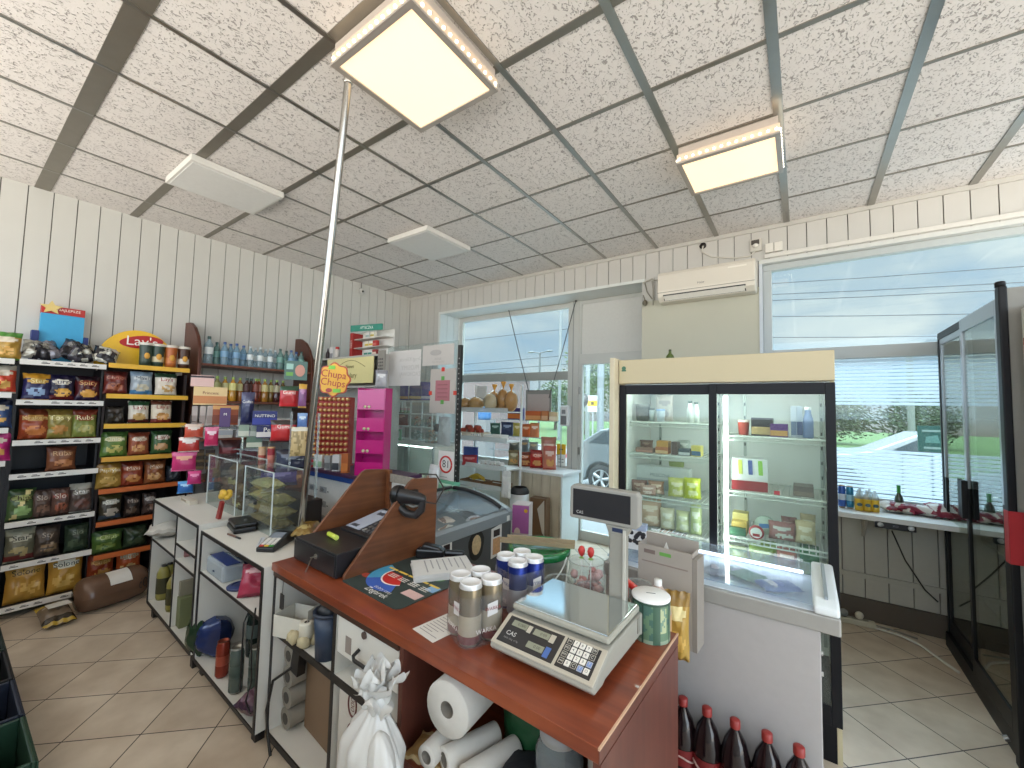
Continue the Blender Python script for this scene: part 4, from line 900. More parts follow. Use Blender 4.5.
# two packs of four cans
def fourpack(loc, rz, label, c, c2, lid, txt, tc):
    t = thing('can_pack', label, 'can pack', loc, rz, 'packs of cans on the counter')
    r, h = .041, .205
    for q, (x, y) in enumerate(((-r, -r), (r, -r), (-r, r), (r, r))):
        b = MB(); b.lathe([(0, .003), (r*.8, 0), (r*.99, .012), (r*.99, h*.18), (r*.99, h*.5), (r*.99, h*.68), (r*.99, h*.92), (r*.9, h*.975)], [mat(lid, .3, .4), mat(c, .3, .3), mat(c2, .3, .2), mat(lid, .3, .2), mat(c, .25, .6), mat(c, .25, .6), mat('d8d6d2', .3, .5)], 20, T(x, y, 0)); cn = b.build('can', t)
        b = MB(); b.lathe([(r*.9, h*.973), (r*.91, h*.995), (r*.85, h), (r*.82, h*.985), (0, h*.985)], mat('e6e4e2', .4, .1), 18, T(x, y, 0)); b.build('can_lid', cn)
    b = MB()
    w = r*2+.001
    # shrink film: rounded tube round the four cans
    pf = rr(2*w, 2*w, r*.9, 5); n = len(pf)
    vs = [(p[0], p[1], .0) for p in pf]+[(p[0]*1.005, p[1]*1.005, h*.8) for p in pf]
    b.add(vs, [(i, (i+1) % n, n+(i+1) % n, n+i) for i in range(n)], glass('f0efee', .07, 1., .08), None, True); fo = b.build('shrink_film', t)
    for s in (0, 1):
        b = MB(); Mx = Rz(0) if s == 0 else Rz(PI/2)
        b.prism([(-.018, .062), (.022, .068), (.022, .11), (-.018, .104)], 'y', -w-.0022, -w-.0012, mat('d8d4d0', .4), Mx @ T(.022, 0, .03)); b.text(txt, .017, mat(tc, .4), Mx @ T(.025, -w-.003, .117)); b.build('label_print', t); b = MB()
        b.text(txt, .022, mat('efe6e0', .4), Mx @ T(-.0, -w-.0032, .05)); b.build('brand_lettering', t)
    return t
fourpack(cl(1.222, .165, Z), TH-.35, 'pack of four maroon and gold beer cans with white lids in clear film', '8c7f68', '7a3836', 'b8ae98', 'WARKA', '8a2430')
fourpack(cl(1.225, .43, Z), TH-.3, 'pack of four navy blue cans with white lids behind the maroon pack', '2a3a86', 'b9bcc4', 'c8c8cc', 'TYSKIE', '28387c')
# green lidded bucket with wooden batten
p = A(560, 566, z=Z)
t = thing('lidded_bucket', 'large clear bucket with green lid crossed by a wooden batten', 'bucket', cl(1.065, .815, .735), TH)
bx('support_box', 'plain carton under the clear bucket behind the counter', 'box', cl(1.065, .815, 0), (.28, .28, .732), mat('a89a84', .6))
b = MB(); b.lathe([(0, .002), (.132, .002), (.142, .17), (0, .17)], mat('857a66', .5, 0, .2, 20.), 32); b.build('content', t)
b = MB(); b.lathe([(0, 0), (.136, 0), (.15, .245)], glass('e8eae6', .12, 1.), 32); b.build('tub', t)
b = MB(); b.lathe([(.155, .235), (.158, .24), (.158, .265), (.15, .272), (.138, .272), (.132, .258), (0, .258)], mat('16703a', .2, coat=.5), 36); b.build('lid', t)
b = MB(); b.tube([(.16*math.cos(a), -.02-.12*math.sin(a), .22-.13*math.sin(a)) for a in [-.2+(PI+.4)*k/16 for k in range(17)]], .004, mat('dcdcd6', .4), 6); b.build('handle', t)
b = MB(); b.box(-.19, .19, -.012, .012, 0, .022, wood('86745a', '9c8a68', .6, 3., 0)); b.box(-.16, .19, .03, .036, .0, .03, wood('86745a', '9c8a68', .6, 3., 0)); tag(b.build('wooden_batten', None, cl(1.06, .80, 1.0085), TH+.45, bevel=.001), 'wooden battens lying across the green bucket lid', 'batten')
# retail scale
def scale():
    t = thing('shop_scale', 'grey retail weighing scale with keypad, glass covered pan and customer display on a pole', 'scale', cl(1.53, .335, Z), TH+.02)
    GR = mat('a09d92', .45, 0, .03); CRM = mat('b9b1a0', .45, 0, .03); DK = mat('2c2c2e', .35)
    # base: wedge with sloped keyboard front
    pts = [(-.225, .022), (-.235, .034), (-.235, .045), (-.125, .098), (-.105, .1), (.17, .1), (.19, .085), (.19, .018), (.17, .018), (.15, .03), (-.15, .03), (-.17, .022)]
    b = MB(); b.prism(pts, 'x', -.183, .183, GR); b.build('base', t, bevel=.006)
    sl = math.atan2(.053, .11); M = T(0, -.235, .0455) @ Matrix.Rotation(sl, 4, 'X')   # slope plane: x across, y up the slope
    b = MB(); b.box(-.181, .181, .002, .119, 0, .005, CRM, M); pn = b.build('front_panel', t, bevel=.003)
    b = MB(); b.box(-.165, .042, .014, .11, .005, .0058, DK, M); b.box(.052, .165, .014, .11, .005, .0058, DK, M); b.build('black_overlay', pn)
    lcd = mat('8f917e', .25, var=.02)
    for k, (x, y, w_) in enumerate(((-.145, .078, .058), (-.06, .076, .058), (-.06, .03, .06))):
        b = MB(); b.box(x, x+w_, y, y+.021, .0058, .0066, lcd, M); b.text('0.00' if k else '0.000', .014, mat('4a4c40', .5), M @ T(x+w_*.62, y+.010, .0069) @ Matrix.Rotation(-PI/2, 4, 'X')); b.build('lcd_window', pn)
    b = MB(); b.box(-.085, -.07, .074, .099, .0058, .0068, CRM, M); b.box(.0, .018, .072, .099, .0058, .0068, CRM, M); b.build('unit_label', pn)
    b = MB(); b.box(.004, .022, .022, .056, .0058, .0068, mat('4a6aa8', .4), M); b.build('blue_label', pn)
    b = MB(); b.text('CAS', .021, mat('d8d8d4', .5), M @ T(-.128, .05, .0064) @ Matrix.Rotation(-PI/2, 4, 'X')); b.text('MAX 15kg  e=5g', .008, mat('9a9a98', .5), M @ T(-.118, .032, .0064) @ Matrix.Rotation(-PI/2, 4, 'X')); b.build('lettering', pn)
    sym = [['M1', '7', '8', '9', 'W'], ['M2', '4', '5', '6', 'C'], ['M3', '1', '2', '3', 'T'], ['M4', '0', 'C', 'T', 'O']]
    for r_ in range(4):
        for c in range(5):
            x = .058+c*.0205; y = .091-r_*.022
            wh = (0 < c < 4 and r_ < 3) or (r_ == 3 and c in (1, 4)); bl = (r_ == 2 and c == 4) or (r_ == 3 and c == 3)
            km = mat('e6e2d8', .4) if wh else (mat('7f97c8', .4) if bl else mat('3a3836', .4))
            b = MB(); b.box(x, x+.0165, y, y+.0175, .0058, .008, km, M)
            if not wh: 
                for e in ((x, x+.0165, y, y+.0012), (x, x+.0165, y+.0163, y+.0175), (x, x+.0012, y, y+.0175), (x+.0153, x+.0165, y, y+.0175)): b.box(*e, .008, .0083, mat('c8c2b4', .4), M)
            b.text(sym[r_][c], .012 if len(sym[r_][c]) == 1 else .009, mat('2a2a2a', .5) if wh else mat('d6d2c8', .5), M @ T(x+.008, y+.0088, .0086) @ Matrix.Rotation(-PI/2, 4, 'X')); b.build('key', pn)
    # side grooves
    for s in (-1, 1):
        b = MB(); b.box(.1838*s if s > 0 else -.186, .186 if s > 0 else -.1838, .11, .13, .05, .1, mat('8d8a80', .5)); b.build('side_groove', t)
    # pan: grey tray + glass plate
    b = MB(); b.box(-.178, .178, -.118, .15, .108, .128, mat('a8a598', .4, 0, .04)); b.build('pan_tray', t, bevel=.006)
    b = MB(); b.box(-.172, .172, -.112, .145, .1281, .1325, mat('cfd4d2', .07, .95, .03, 5.)); b.build('steel_pan', t, bevel=.002)
    b = MB(); b.box(-.168, .168, -.108, .141, .1327, .1328, mat('ffffff', .5)) if 0 else None
    pts = []
    # pole and display
    b = MB(); b.box(.06, .128, .152, .178, .02, .385, mat('8f8c82', .45, 0, .03)); b.build('pole', t, bevel=.006)
    b = MB(); b.box(.115, .127, .146, .1515, .02, .375, mat('b8b5aa', .4)); b.build('pole_trim', t, bevel=.002)
    hd = MB(); hd.prism([(-.075, .385), (.165, .385), (.175, .40), (.175, .50), (.165, .515), (-.085, .515), (-.1, .505), (-.102, .39), (-.095, .385)], 'y', .145, .185, mat('95928a', .45, 0, .03)); hd.prism([(.045, .385), (.145, .385), (.128, .352), (.06, .352)], 'y', .148, .182, mat('8f8c82', .45, 0, .03)); h = hd.build('display_head', t, bevel=.006)
    b = MB(); b.box(-.085, .145, .1425, .1445, .40, .50, mat('29292c', .22)); b.build('dark_window', h)
    b = MB(); b.text('CAS', .016, mat('b8b8b6', .5), T(-.055, .142, .413)); b.build('lettering', h)
    b = MB(); b.box(.075, .115, .1465, .1478, .364, .378, mat('27324e', .4)); b.build('name_plate', h)
    for sx in (-.15, .15):
        for sy in (-.17, .14):
            b = MB(); b.lathe([(.0, 0), (.014, 0), (.014, .022), (0, .022)], mat('2a2a28', .6), 12, T(sx, sy, 0)); b.build('foot', t)
    return t
scale()
# collection tin with green print
t = thing('collection_tin', 'round collection tin with green banknote print and white slotted lid', 'tin', cl(1.718, .565, Z), .4)
b = MB(); r, h = .066, .14
def tinm(u, v):
    if v > .9: return mat('2e4a3c', .4)
    k = u*4 % 1
    if k < .25: return mat('3c5a48', .4)
    if k < .5 and .25 < v < .85: return mat('a8b088', .4) if vnoise(u*60, v*12, 6) > .35 else mat('6d8a78', .4)
    if .6 < k < .66: return mat('2c463c', .4)
    if v < .1: return mat('8a9a84', .4)
    return mat('5d7a60', .4) if vnoise(u*20, v*6, 2) > .45 else mat('42645a', .4)
b.grid(lambda u, v: Vector((r*math.cos(2*PI*u), r*math.sin(2*PI*u), h*v)), 64, 22, tinm); b.build('can_body', t)
b = MB(); b.lathe([(r+.001, h-.004), (r+.002, h+.004), (r-.002, h+.007), (0, h+.008)], mat('eceae6', .4), 28); ld = b.build('lid', t); b = MB(); b.box(-.016, .016, -.0015, .0015, h+.0078, h+.0086, mat('4a4a48', .5)); b.build('coin_slot', ld)
b = MB(); b.box(1.25, 1.69, .645, 1.0, .675, .70, RED); b.box(1.27, 1.3, .66, .98, 0, .674, REDV); b.box(1.65, 1.68, .66, .98, 0, .674, REDV); tag(b.build('back_shelf', None, cl(0, 0, 0), TH, bevel=.002), 'low wooden shelf behind the counter carrying the jars, jug and tall carton', 'shelf')
# jars and tubs behind the scale
JG = glass('eef2f0', .1, 1.)
def jar(label, x, y, r, h, content, ch, z=Z, open_=True, lid=None, cat='jar', name='candy_jar', group='sweet jars behind the scale', wob=.5, c2=None):
    t = thing(name, label, cat, cl(x, y, z), TH, group)
    b = MB(); b.lathe([(0, .0), (r*.92, 0), (r, .01), (r, h*.8), (r*.9, h*.94), (r*.93, h)], JG, 22); b.lathe([(r*.93, h), (r*.97, h+.003), (r*.93, h+.006), (r*.88, h)], JG, 22); b.build('glass_body', t)
    rd = random.Random(int(x*1000)); b = MB()
    if content:
        n = 0
        while n < (26 if ch < .2 else 70):
            a = rd.random()*6.28; q = rd.random()**.5*r*.74; b.ell((q*math.cos(a), q*math.sin(a), .012+ch*rd.random()), (r*.22,)*3, mat(content if (not c2 or n % 3) else c2, .4), 7, 5, wob=wob, seed=n); n += 1
        s = b.build('sweets', t); s['kind'] = 'stuff'
    if lid:
        b = MB(); b.lathe([(r*.98, h-.002), (r, h+.012), (r*.95, h+.018), (0, h+.018)], mat(lid, .35), 22); b.build('lid', t)
    return t
jar('tall glass jar of pink strawberry sweets behind the scale pole', 1.37, .74, .085, .32, 'c89a98', .26, .7005, c2='b0625a')
jar('low open glass jar of orange pink sweets beside the scale pole', 1.465, .585, .06, .09, 'c06a50', .04)
jar('wide clear plastic tub with white packets behind the scale pan', 1.33, .575, .07, .085, 'd8d4d2', .03)
for k, (x, y) in enumerate([(1.355, .72), (1.395, .73)]):
    t = thing('strawberry_lollipop', ['left', 'right'][k]+' red strawberry lollipop sticking up behind the scale', 'lollipop', cl(x, y, Z+.12), 0, 'strawberry lollipops')
    b = MB(); b.lathe([(0, .0), (.012, .012), (.016, .03), (.011, .045), (0, .05)], mat('c43a34', .35), 12, T(0, 0, .03)); b.build('berry', t); b = MB(); b.tube([(0, 0, -.1185), (0, 0, .031)], .003, mat('e8e6e0', .4), 6); b.build('stick', t)
    b = MB(); b.lathe([(.013, .026), (.003, .034)], mat('7a9a4a', .5), 8); b.build('leaf_collar', t)
t = thing('sauce_bottle', 'bottle with red cap leaning right behind the scale pole', 'bottle', cl(1.60, .60, Z), TH)
ML = Matrix.Rotation(-.55, 4, 'Y') @ T(-.02, 0, .012)
b = MB(); b.lathe([(0, 0), (.026, 0), (.028, .01), (.028, .075), (.018, .09)], mat('8c7a5a', .3), 16, T(0, 0, .0)); b.build('bottle', t); b = MB(); b.lathe([(.019, .088), (.02, .125), (.012, .13), (0, .131)], mat('b8201c', .35), 14, T(0, 0, 0)); b.build('cap', t); b = MB(); b.box(-.06, .005, -.014, .014, .131, .15, mat('c0281f', .35), Matrix.Rotation(.45, 4, 'Y') @ T(.0, 0, -.0)); b.build('red_flap', t, bevel=.006)
jar('open clear plastic jar of sweets between the tin and the box', 1.62, .70, .055, .3, 'a08478', .2, .7005)
t = thing('juice_jug', 'plastic bottle of pinkish drink standing behind the tin', 'bottle', cl(1.70, .70, .7005), TH)
b = MB(); b.lathe([(0, 0), (.046, 0), (.05, .02), (.05, .22), (.04, .28), (.014, .32)], mat('b09a8c', .3), 18); b.build('bottle', t); b = MB(); b.lathe([(.0505, .08), (.0505, .22)], mat('c8986a', .4), 18); b.build('label_band', t); b = MB(); b.lathe([(.015, .318), (.015, .34), (0, .34)], mat('e0ddd8', .4), 14); b.build('cap', t)
# ================================================================== goods on and behind the white cabinets
FWD = _f
def spot(px, py, y=None, x=None, z=None):
    """ground point under photo position, metres per pixel there (across, up) and the turn that faces the camera"""
    p = A(px, py, x=x, y=y, z=z); d = p-Vector((0, 0, EYE)); dep = d.dot(FWD)
    cs = dep/d.length
    return p, dep*cs/F, dep/F, math.atan2(-p.x, p.y)*1.0 and math.atan2(p.x, -p.y)+PI
def YI(px): return 1.27+.0030*(px-185)
def fr(px0, py0, px1, py1, **k):
    if k.get('y') and 1.45 < k['y'] < 1.75: k['y'] = YI((px0+px1)/2)+(k['y']-1.62)*.7
    if k.get('y') == 9: q = LC((px0+px1)/2, py1, .40); k['y'] = cl(q[0], .40, 0).y
    p, mx, my, rz = spot((px0+px1)/2, py1, **k)
    return p, (px1-px0)*mx, (py1-py0)*my, rz
def pbox(name, label, cat, px0, py0, px1, py1, c, d=.06, y=None, x=None, z0=None, dz=0., rz=None, group=None, c2=None, text=None, tc='f0ece0', ts=.03, band=None, off=0., turn=0., extra=None, clear=False):
    p, w, h, r = fr(px0, py0, px1, py1, y=y, x=x)
    r = (r if rz is None else rz)+turn
    if z0 is not None: h += p.z-z0; p.z = z0
    b = MB(); m_ = mat(c, .45, 0, .05) if not clear else glass(c, .3)
    b.box(-w/2, w/2, 0, d, 0, h, m_)
    if c2: b.box(-w/2+.001, w/2-.001, -.0012, 0, h*.08, h*.5, mat(c2, .45))
    if band: b.box(-w/2-.0008, w/2+.0008, -.001, d+.001, h*.78, h*.95, mat(band, .45))
    if text: b.text(text, ts, mat(tc, .5), T(0, -.003, h*.66))
    if extra: extra(b, w, h, d)
    return tag(b.build(name, None, (p.x, p.y, p.z+dz), r, bevel=.0012, seg=1), label, cat, group)
def pbag(name, label, cat, px0, py0, px1, py1, dz, d=.05, y=None, x=None, group=None, text=None, tm='f5f0e6', ts=.05, tz=.7, seed=None, turn=0., z0=None, tilt=0., amp=.1):
    p, w, h, r = fr(px0, py0, px1, py1, y=y, x=x)
    if z0 is not None: h += p.z-z0; p.z = z0
    seed = int(px0+py0) % 89 if seed is None else seed
    mb = bag_mesh(w, h, d, dz, seed, text, mat(tm, .4), ts, tz, amp=amp, nu=12, nv=14, M=Matrix.Rotation(tilt, 4, 'X'))
    return tag(mb.build(name, None, p, r+turn), label, cat, group)
PX = glass('eef3f2', .035, .8); PXE = glass('f6fbfa', .55, .6)
def plexi(label, x0, x1, y0, y1, z0, z1):
    t = thing('clear_case', label, 'display case', cl(x0, y0, z0), TH, 'clear cases on the white cabinets')
    w, d, h = x1-x0, y1-y0, z1-z0
    for a in ((0, w, 0, .004, 0, h), (0, .004, .0045, d-.0045, 0, h), (w-.004, w, .0045, d-.0045, 0, h)):
        b = MB(); b.box(*a, PX); b.build('side_pane', t)
    b = MB(); b.box(0, w, 0, d, h, h+.005, PX); b.build('top_pane', t)
    b = MB()
    for x in (0, w):
        for y in (0, d): b.box(x-.003, x+.003, y-.003, y+.003, 0, h+.005, PXE)
    for y in (0, d): b.box(0, w, y-.003, y+.003, h+.0, h+.006, PXE)
    b.build('edge_strip', t)
    b = MB(); b.ell((w*.5, -.012, h*.45), (.014, .012, .014), mat('2c2a28', .4), 10, 6); b.build('knob', t)
plexi('clear acrylic case with brown bread bags on the left white cabinet', -1.60, -1.03, .16, .35, LCZ+.001, LCZ+.37)
plexi('clear acrylic case with stacked baguette bags on the middle white cabinet', -.94, -.50, .18, .365, MCZ+.001, MCZ+.385)
BB = lambda s, a='8d7748', b_='a8925c': design(a, b_, None, 'b8a468', None, s, .25)
for k, (x, y, z, w, h, a, lab) in enumerate([(-1.45, .255, 0, .22, .2, '5c4028', 'dark brown bread bag at the left in the clear case on the left cabinet'), (-1.2, .255, 0, .2, .19, '6a4c2e', 'brown bread bag at the right in the clear case on the left cabinet'), (-1.33, .27, .14, .2, .18, '5a3c26', 'brown bag lying on the two others in the clear case on the left cabinet')]):
    o = bag_mesh(w, h, .1, BB(k+2, a, '7a5c3a'), k+2); tag(o.build('bread_bag', None, cl(x, y-(.0 if k < 2 else -.0), LCZ+.002+z), TH), lab, 'bread bag', 'bread bags in the clear cases')
for k, (x, y, z, rz, L, a, lab) in enumerate([(-.80, .27, .0, .15, .27, '8f7a44', 'lowest baguette bag at the left in the case'), (-.80, .27, .075, .05, .27, 'a08c50', 'second baguette bag up at the left in the case'), (-.79, .27, .15, .2, .27, 'b0a068', 'third baguette bag up at the left in the case'), (-.80, .27, .225, .05, .26, 'c2b47c', 'topmost pale baguette bag at the left in the case'),
        (-.63, .27, .0, -.1, .22, '7d6a3c', 'lowest baguette bag at the right in the case'), (-.62, .27, .075, .2, .22, '94834e', 'middle baguette bag at the right in the case'), (-.62, .27, .15, .0, .22, '857845', 'uppermost olive baguette bag at the right in the case')]):
    o = lying('baguette_bag', cl(x, y, MCZ+.002+z), .13, L, .08, BB(k+9, a, a), lab+' on the middle cabinet', 'bread bag', 'bread bags in the clear cases', rz=TH+PI/2+rz*.3, seed=k+9, amp=.06)
o = lying('baguette_bag', cl(-.36, .33, MCZ+.002), .12, .26, .07, BB(30, '8a6e38', '9a8048'), 'golden baguette bag lying right of the case against the pole foot', 'bread bag', rz=TH+.9, seed=30)
# odd things lying on the cabinet tops
t = thing('cigarette_carton', 'slim white box lying on top of the left white cabinet', 'box', cl(-1.72, .08, LCZ+.001), TH)
b = MB(); b.box(-.12, .12, -.025, .025, 0, .03, mat('c8bfae', .5)); b.build('carton', t, bevel=.002); b = MB(); b.box(-.1, .02, -.0262, -.0252, .008, .022, mat('8a7a68', .5)); b.build('label_print', t)
t = thing('leather_wallet', 'thick black wallet lying on the middle white cabinet', 'wallet', cl(-.79, .12, MCZ+.001), TH-.15)
b = MB(); b.box(-.11, .11, -.06, .07, 0, .035, mat('121212', .35)); b.build('lower_half', t, bevel=.012, seg=3); b = MB(); b.box(-.11, .105, -.055, .07, .0355, .06, mat('171716', .3)); b.build('upper_half', t, bevel=.01, seg=3); b = MB(); b.ell((.02, .02, .061), (.012, .012, .004), mat('8a8a86', .3, .8), 10, 6); b.build('snap_button', t)
t = thing('ballpoint_pen', 'pen with dark grip lying in front of the black wallet', 'pen', cl(-.64, .03, MCZ+.009), TH+.1)
b = MB(); b.tube([(-.075, 0, 0), (.03, 0, 0)], .006, mat('6a4a3c', .4), 8); b.tube([(.03, 0, 0), (.075, 0, 0), (.085, 0, 0)], [.006, .006, .002], mat('2a2a28', .4), 8); b.build('barrel', t)
b = MB(); b.tube([(-.075, 0, .006), (-.03, 0, .007)], .0018, mat('b8b4aa', .3, .8), 6); b.build('clip', t)
t = thing('price_tag_strip', 'pale printed strip lying beside the pen on the middle white cabinet', 'paper', cl(-.43, .1, MCZ+.001), TH-.5)
b = MB(); b.box(-.09, .09, -.012, .012, 0, .002, mat('c9cdd2', .5)); b.build('strip', t); b = MB(); b.box(-.07, .05, -.006, -.002, .002, .0024, mat('8a9098', .5)); b.build('printing', t)
# card terminal
t = thing('card_terminal', 'black card payment terminal with white keys on the right end of the middle cabinet', 'card terminal', cl(-.30, .13, MCZ+.001), TH+.66)
M = Matrix.Rotation(-.0, 4, 'X')
b = MB(); b.prism([(-.11, 0), (.11, 0), (.11, .055), (.05, .06), (-.11, .025)], 'x', -.05, .05, mat('161618', .35)); b.build('body', t, bevel=.006)
sl = math.atan2(.035, .125); M = T(0, -.11, .0262) @ Matrix.Rotation(math.atan2(.035, .16), 4, 'X') @ Matrix.Scale(1.28, 4)
b = MB(); b.box(-.028, .028, .082, .125, 0, .002, mat('7a828c', .25, var=.02), M); b.build('screen', t)
for i in range(3):
    for j in range(5):
        c = 'd8d4cc' if j else ('b83a30', 'd8b43a', '4a9a4a')[i]
        b = MB(); b.box(-.03+i*.021, -.013+i*.021, .008+j*.0145, .018+j*.0145, 0, .003, mat(c, .4), M); b.build('key', t)
t = thing('gift_flower', 'yellow ribbon flower with dark red card standing on the cabinet edge', 'gift flower', cl(-1.0, .07, MCZ+.03+.005), TH)
b = MB()
for k in range(9): a = k*.7; b.ell((.03*math.cos(a), .02*math.sin(a)+.02, .15+.012*(k % 3)), (.026, .02, .02), mat('d6ac3a', .4), 8, 6)
b.build('ribbon_bow', t)
b = MB(); b.prism([(-.06, 0), (-.01, 0), (.04, .12), (.0, .125)], 'y', -.012, .006, mat('8e2a26', .45)); b.build('red_card', t)
# chrome pole from cabinet to ceiling lamp
p0 = A(300, 536, z=MCZ+.001); p1 = A(348, 84, z=CZ-.14)
t = thing('chrome_pole', 'slanting chrome pole reaching from the middle cabinet to the ceiling lamp', 'pole', p0)
d = p1-p0; b = MB(); b.tube([(0, 0, .002), d*1.0], .0195, mat('a9a7a2', .16, .95, .03), 16); b.build('tube', t)
b = MB(); b.lathe([(.0, 0), (.03, 0), (.03, .006), (.018, .012)], mat('a9a7a2', .2, .9), 18); b.build('foot_flange', t); b = MB(); b.lathe([(.0, 0), (.0205, .0), (.023, .005), (.023, .04), (.016, .06), (0, .062)], mat('c4c2bc', .2, .9), 14, T(*d)); b.build('top_fitting', t)
# ------------------------------------------------------------------ snack stand on the white cabinets, behind and above the cases
t = thing('snack_stand', 'dark base with clear shelves holding sweets behind the clear cases', 'display stand', cl(-1.62, .42, MCZ+.001), TH)
DB = mat('1e1614', .55); CLS = glass('e2e8e8', .25); O = t.location
ZD = LC(230, 475, .40)[1]-O.z
b = MB(); b.box(-.42, .669, -.045, .06, .036, ZD-.001, DB); b.build('base', t, bevel=.002); b = MB(); b.box(-.78, -.45, -.045, .06, -MCZ, ZD-.001, DB); b.build('pedestal', t, bevel=.002); b = MB(); b.box(.671, 1.16, -.045, .06, 0, ZD-.001, DB); b.build('base', t, bevel=.002)
def line(px, py):
    p = A(px, py, y=YI(px)); q = (Matrix.Translation(O) @ Rz(TH)).inverted() @ p; return q
for px0, px1, py in ((183, 251, 425.3), (251, 300, 438.3), (236, 264, 448.3), (278, 308, 456.3)):
    a, c = line(px0, py), line(px1, py); z = min(a.z, c.z)-.004
    b = MB(); b.prism([(a.x, a.y-.02), (c.x, c.y-.02), (c.x, max(.05, c.y+.06)), (a.x, max(.05, a.y+.06))], 'z', z-.006, z, CLS); b.build('shelf', t)
for x in (-.2, .35, .7, 1.1): b = MB(); b.box(x, x+.012, .03, .042, ZD, .76, CLS); b.build('upright', t)
gS = 'sweets on the clear stand'
Y1 = 1.60
cw = pbox('wafer_box', 'cream and orange wafer carton on the clear stand', 'box', 193, 387, 227, 405, 'e0c28a', .06, y=1.72, group=gS, c2='c9824a', text='Princess', tc='7a2a1e', ts=.035)
pbox('wafer_box', 'pale pink and black carton standing on the cream wafer carton', 'box', 187, 376, 210, 387, 'd9b4ac', .05, y=1.72, z0=A(210, 387, y=YI(210)+.07).z, group=gS, band='2c2226')
o = C.objects[-1]; o.rotation_euler = cw.rotation_euler; o.location = cw.location+Vector((-.02, -.06, max(v.co.z for v in cw.data.vertices)+.001))
for k, (a, b_) in enumerate([(191, 197), (199, 205), (206, 212)]):
    pbox('slim_box', ['leftmost', 'middle', 'rightmost'][k]+' slim grey box in the row below the cream wafer carton', 'box', a, 406, b_, 425, 'b9aca4', .05, y=1.68, group='slim grey boxes', c2='a09088')
pbox('sweets_box', 'brown orange sweets carton beside the slim grey boxes', 'box', 212, 405, 238, 425, '9a4a22', .06, y=1.7, group=gS, band='d09a58', c2='7a3418')
pbox('bar_box', 'small purple box in front of the brown orange carton', 'box', 219, 408, 230, 427, '51366a', .03, y=1.62, group=gS, text='M', ts=.03)
pbag('coffee_pouch', 'tall navy pouch standing behind the blue wafer boxes', 'pouch', 240, 392, 253, 425, D('22264e', '4a4a66', '5a5a78', None, None, 3), .05, y=1.66, group=gS, text='Coffee', ts=.03)
pbox('wafer_box', 'dark blue wafer box with wide white lettering below the navy pouch', 'box', 252, 411, 277, 425.5, '1b2468', .05, y=1.62, text='NUTTINO', ts=.03, group='blue wafer boxes', c2='243290')
pbox('wafer_box', 'dark blue and white wafer box under the other blue wafer box', 'box', 256, 426, 277, 438, '1a2056', .05, y=1.62, text='Pe', ts=.05, group='blue wafer boxes', c2='d8d4d0')
pbag('sweets_bag', 'bright red sweets bag hanging above the blue wafer boxes', 'sweets bag', 279, 386, 298, 408, D('b3242a', '2c4a38', 'd86a68', None, 'c02a30', 3), .05, y=1.62, group='red sweets bags', text='Gumi', ts=.04)
pbag('sweets_bag', 'bright red sweets bag beside the peanuts bag', 'sweets bag', 270, 420, 296, 442, D('b8262a', '3a3230', 'd04a48', None, 'a82228', 4), .06, y=1.55, group='red sweets bags', text='Gumi', ts=.04)
pbag('nut_bag', 'clear bag of pale nuts in front of the pole', 'nut bag', 290, 427, 307, 456, lambda u, v: mat('d8d2c0', .3) if v > .85 else (mat('c2a878', .4) if vnoise(u*9, v*14, 4) > .45 else mat('9a8456', .4)), .05, y=1.5)
pbox('picture_card', 'dark green display card with a flower picture above the red sweets bag', 'card', 284, 361, 307, 380, '4a6a62', .01, y=1.66, extra=lambda b, w, h, d: (b.prism([(w*.18+w*.22*math.cos(a), h*.5+h*.32*math.sin(a)) for a in [k*PI/8 for k in range(16)]], 'y', -.003, -.001, mat('c08a7a', .5)), b.box(-w*.42, -w*.12, -.002, 0, h*.2, h*.4, mat('6aa04a', .5)), b.box(-w*.42, -w*.12, -.002, 0, h*.55, h*.85, mat('9ac0b4', .5))))
pbag('sweets_bag', 'violet and orange sweets bag hanging beside the flower card', 'sweets bag', 298, 384, 306, 408, D('7a4a78', 'c89a3a', 'b07aa0', None, None, 5), .03, y=1.62, group='hanging small bags')
pbag('sweets_bag', 'pale blue sweets bag hanging below the violet one', 'sweets bag', 297, 413, 307, 428, D('5a7ab0', '8aa8d0', 'c8d4e0', None, None, 6), .03, y=1.62, group='hanging small bags')
pbox('tea_box', 'small green white box below the navy pouch', 'box', 238, 425, 249, 437, '8a9a88', .04, y=1.58, group='small tea boxes', c2='c8c8b8')
pbox('tea_box', 'dark green tea box under the blue wafer box', 'box', 246, 437, 262, 448, '4f6a58', .04, y=1.58, group='small tea boxes', c2='b8bca8')
pbox('tea_box', 'grey green tea box at the foot of the tall navy pouch', 'box', 250, 425.5, 256, 437, '7a8478', .04, y=1.59, group='small tea boxes', c2='a8aca0')
gp = 'hanging sweet pouches'
for a, c, s, lab in [((184, 424, 203, 438), ('c4503a', 'e0c8b8', 'e8d8c8'), 1, 'orange and white pouch hanging at the left of the slim boxes'), ((204, 427, 218, 446), ('c02a5a', 'd87a98', 'f0d0d8'), 2, 'hot pink pouch with white drawing below the slim boxes'),
        ((178, 437, 199, 452), ('b83a34', 'e8dcd4', 'f0e8e0'), 3, 'red and white pouch in the hanging row beside the chip rack'), ((171, 452, 196, 471), ('c0346c', 'd86a94', 'e8a888'), 4, 'magenta pouch hanging below the red and white one'),
        ((187, 471, 201, 484), ('b83070', 'd84a88', 'e888b0'), 5, 'small pink pouch just above the cabinet top'), ((177, 481, 193, 493), ('2f6ab0', '58a0d8', 'a8d4f0'), 6, 'bright blue pouch lowest in the hanging row')]:
    pbag('sweet_pouch', lab, 'pouch', *a, D(c[0], c[1], c[2], None, None, s), .04, y=1.56-.004*s, group=gp)
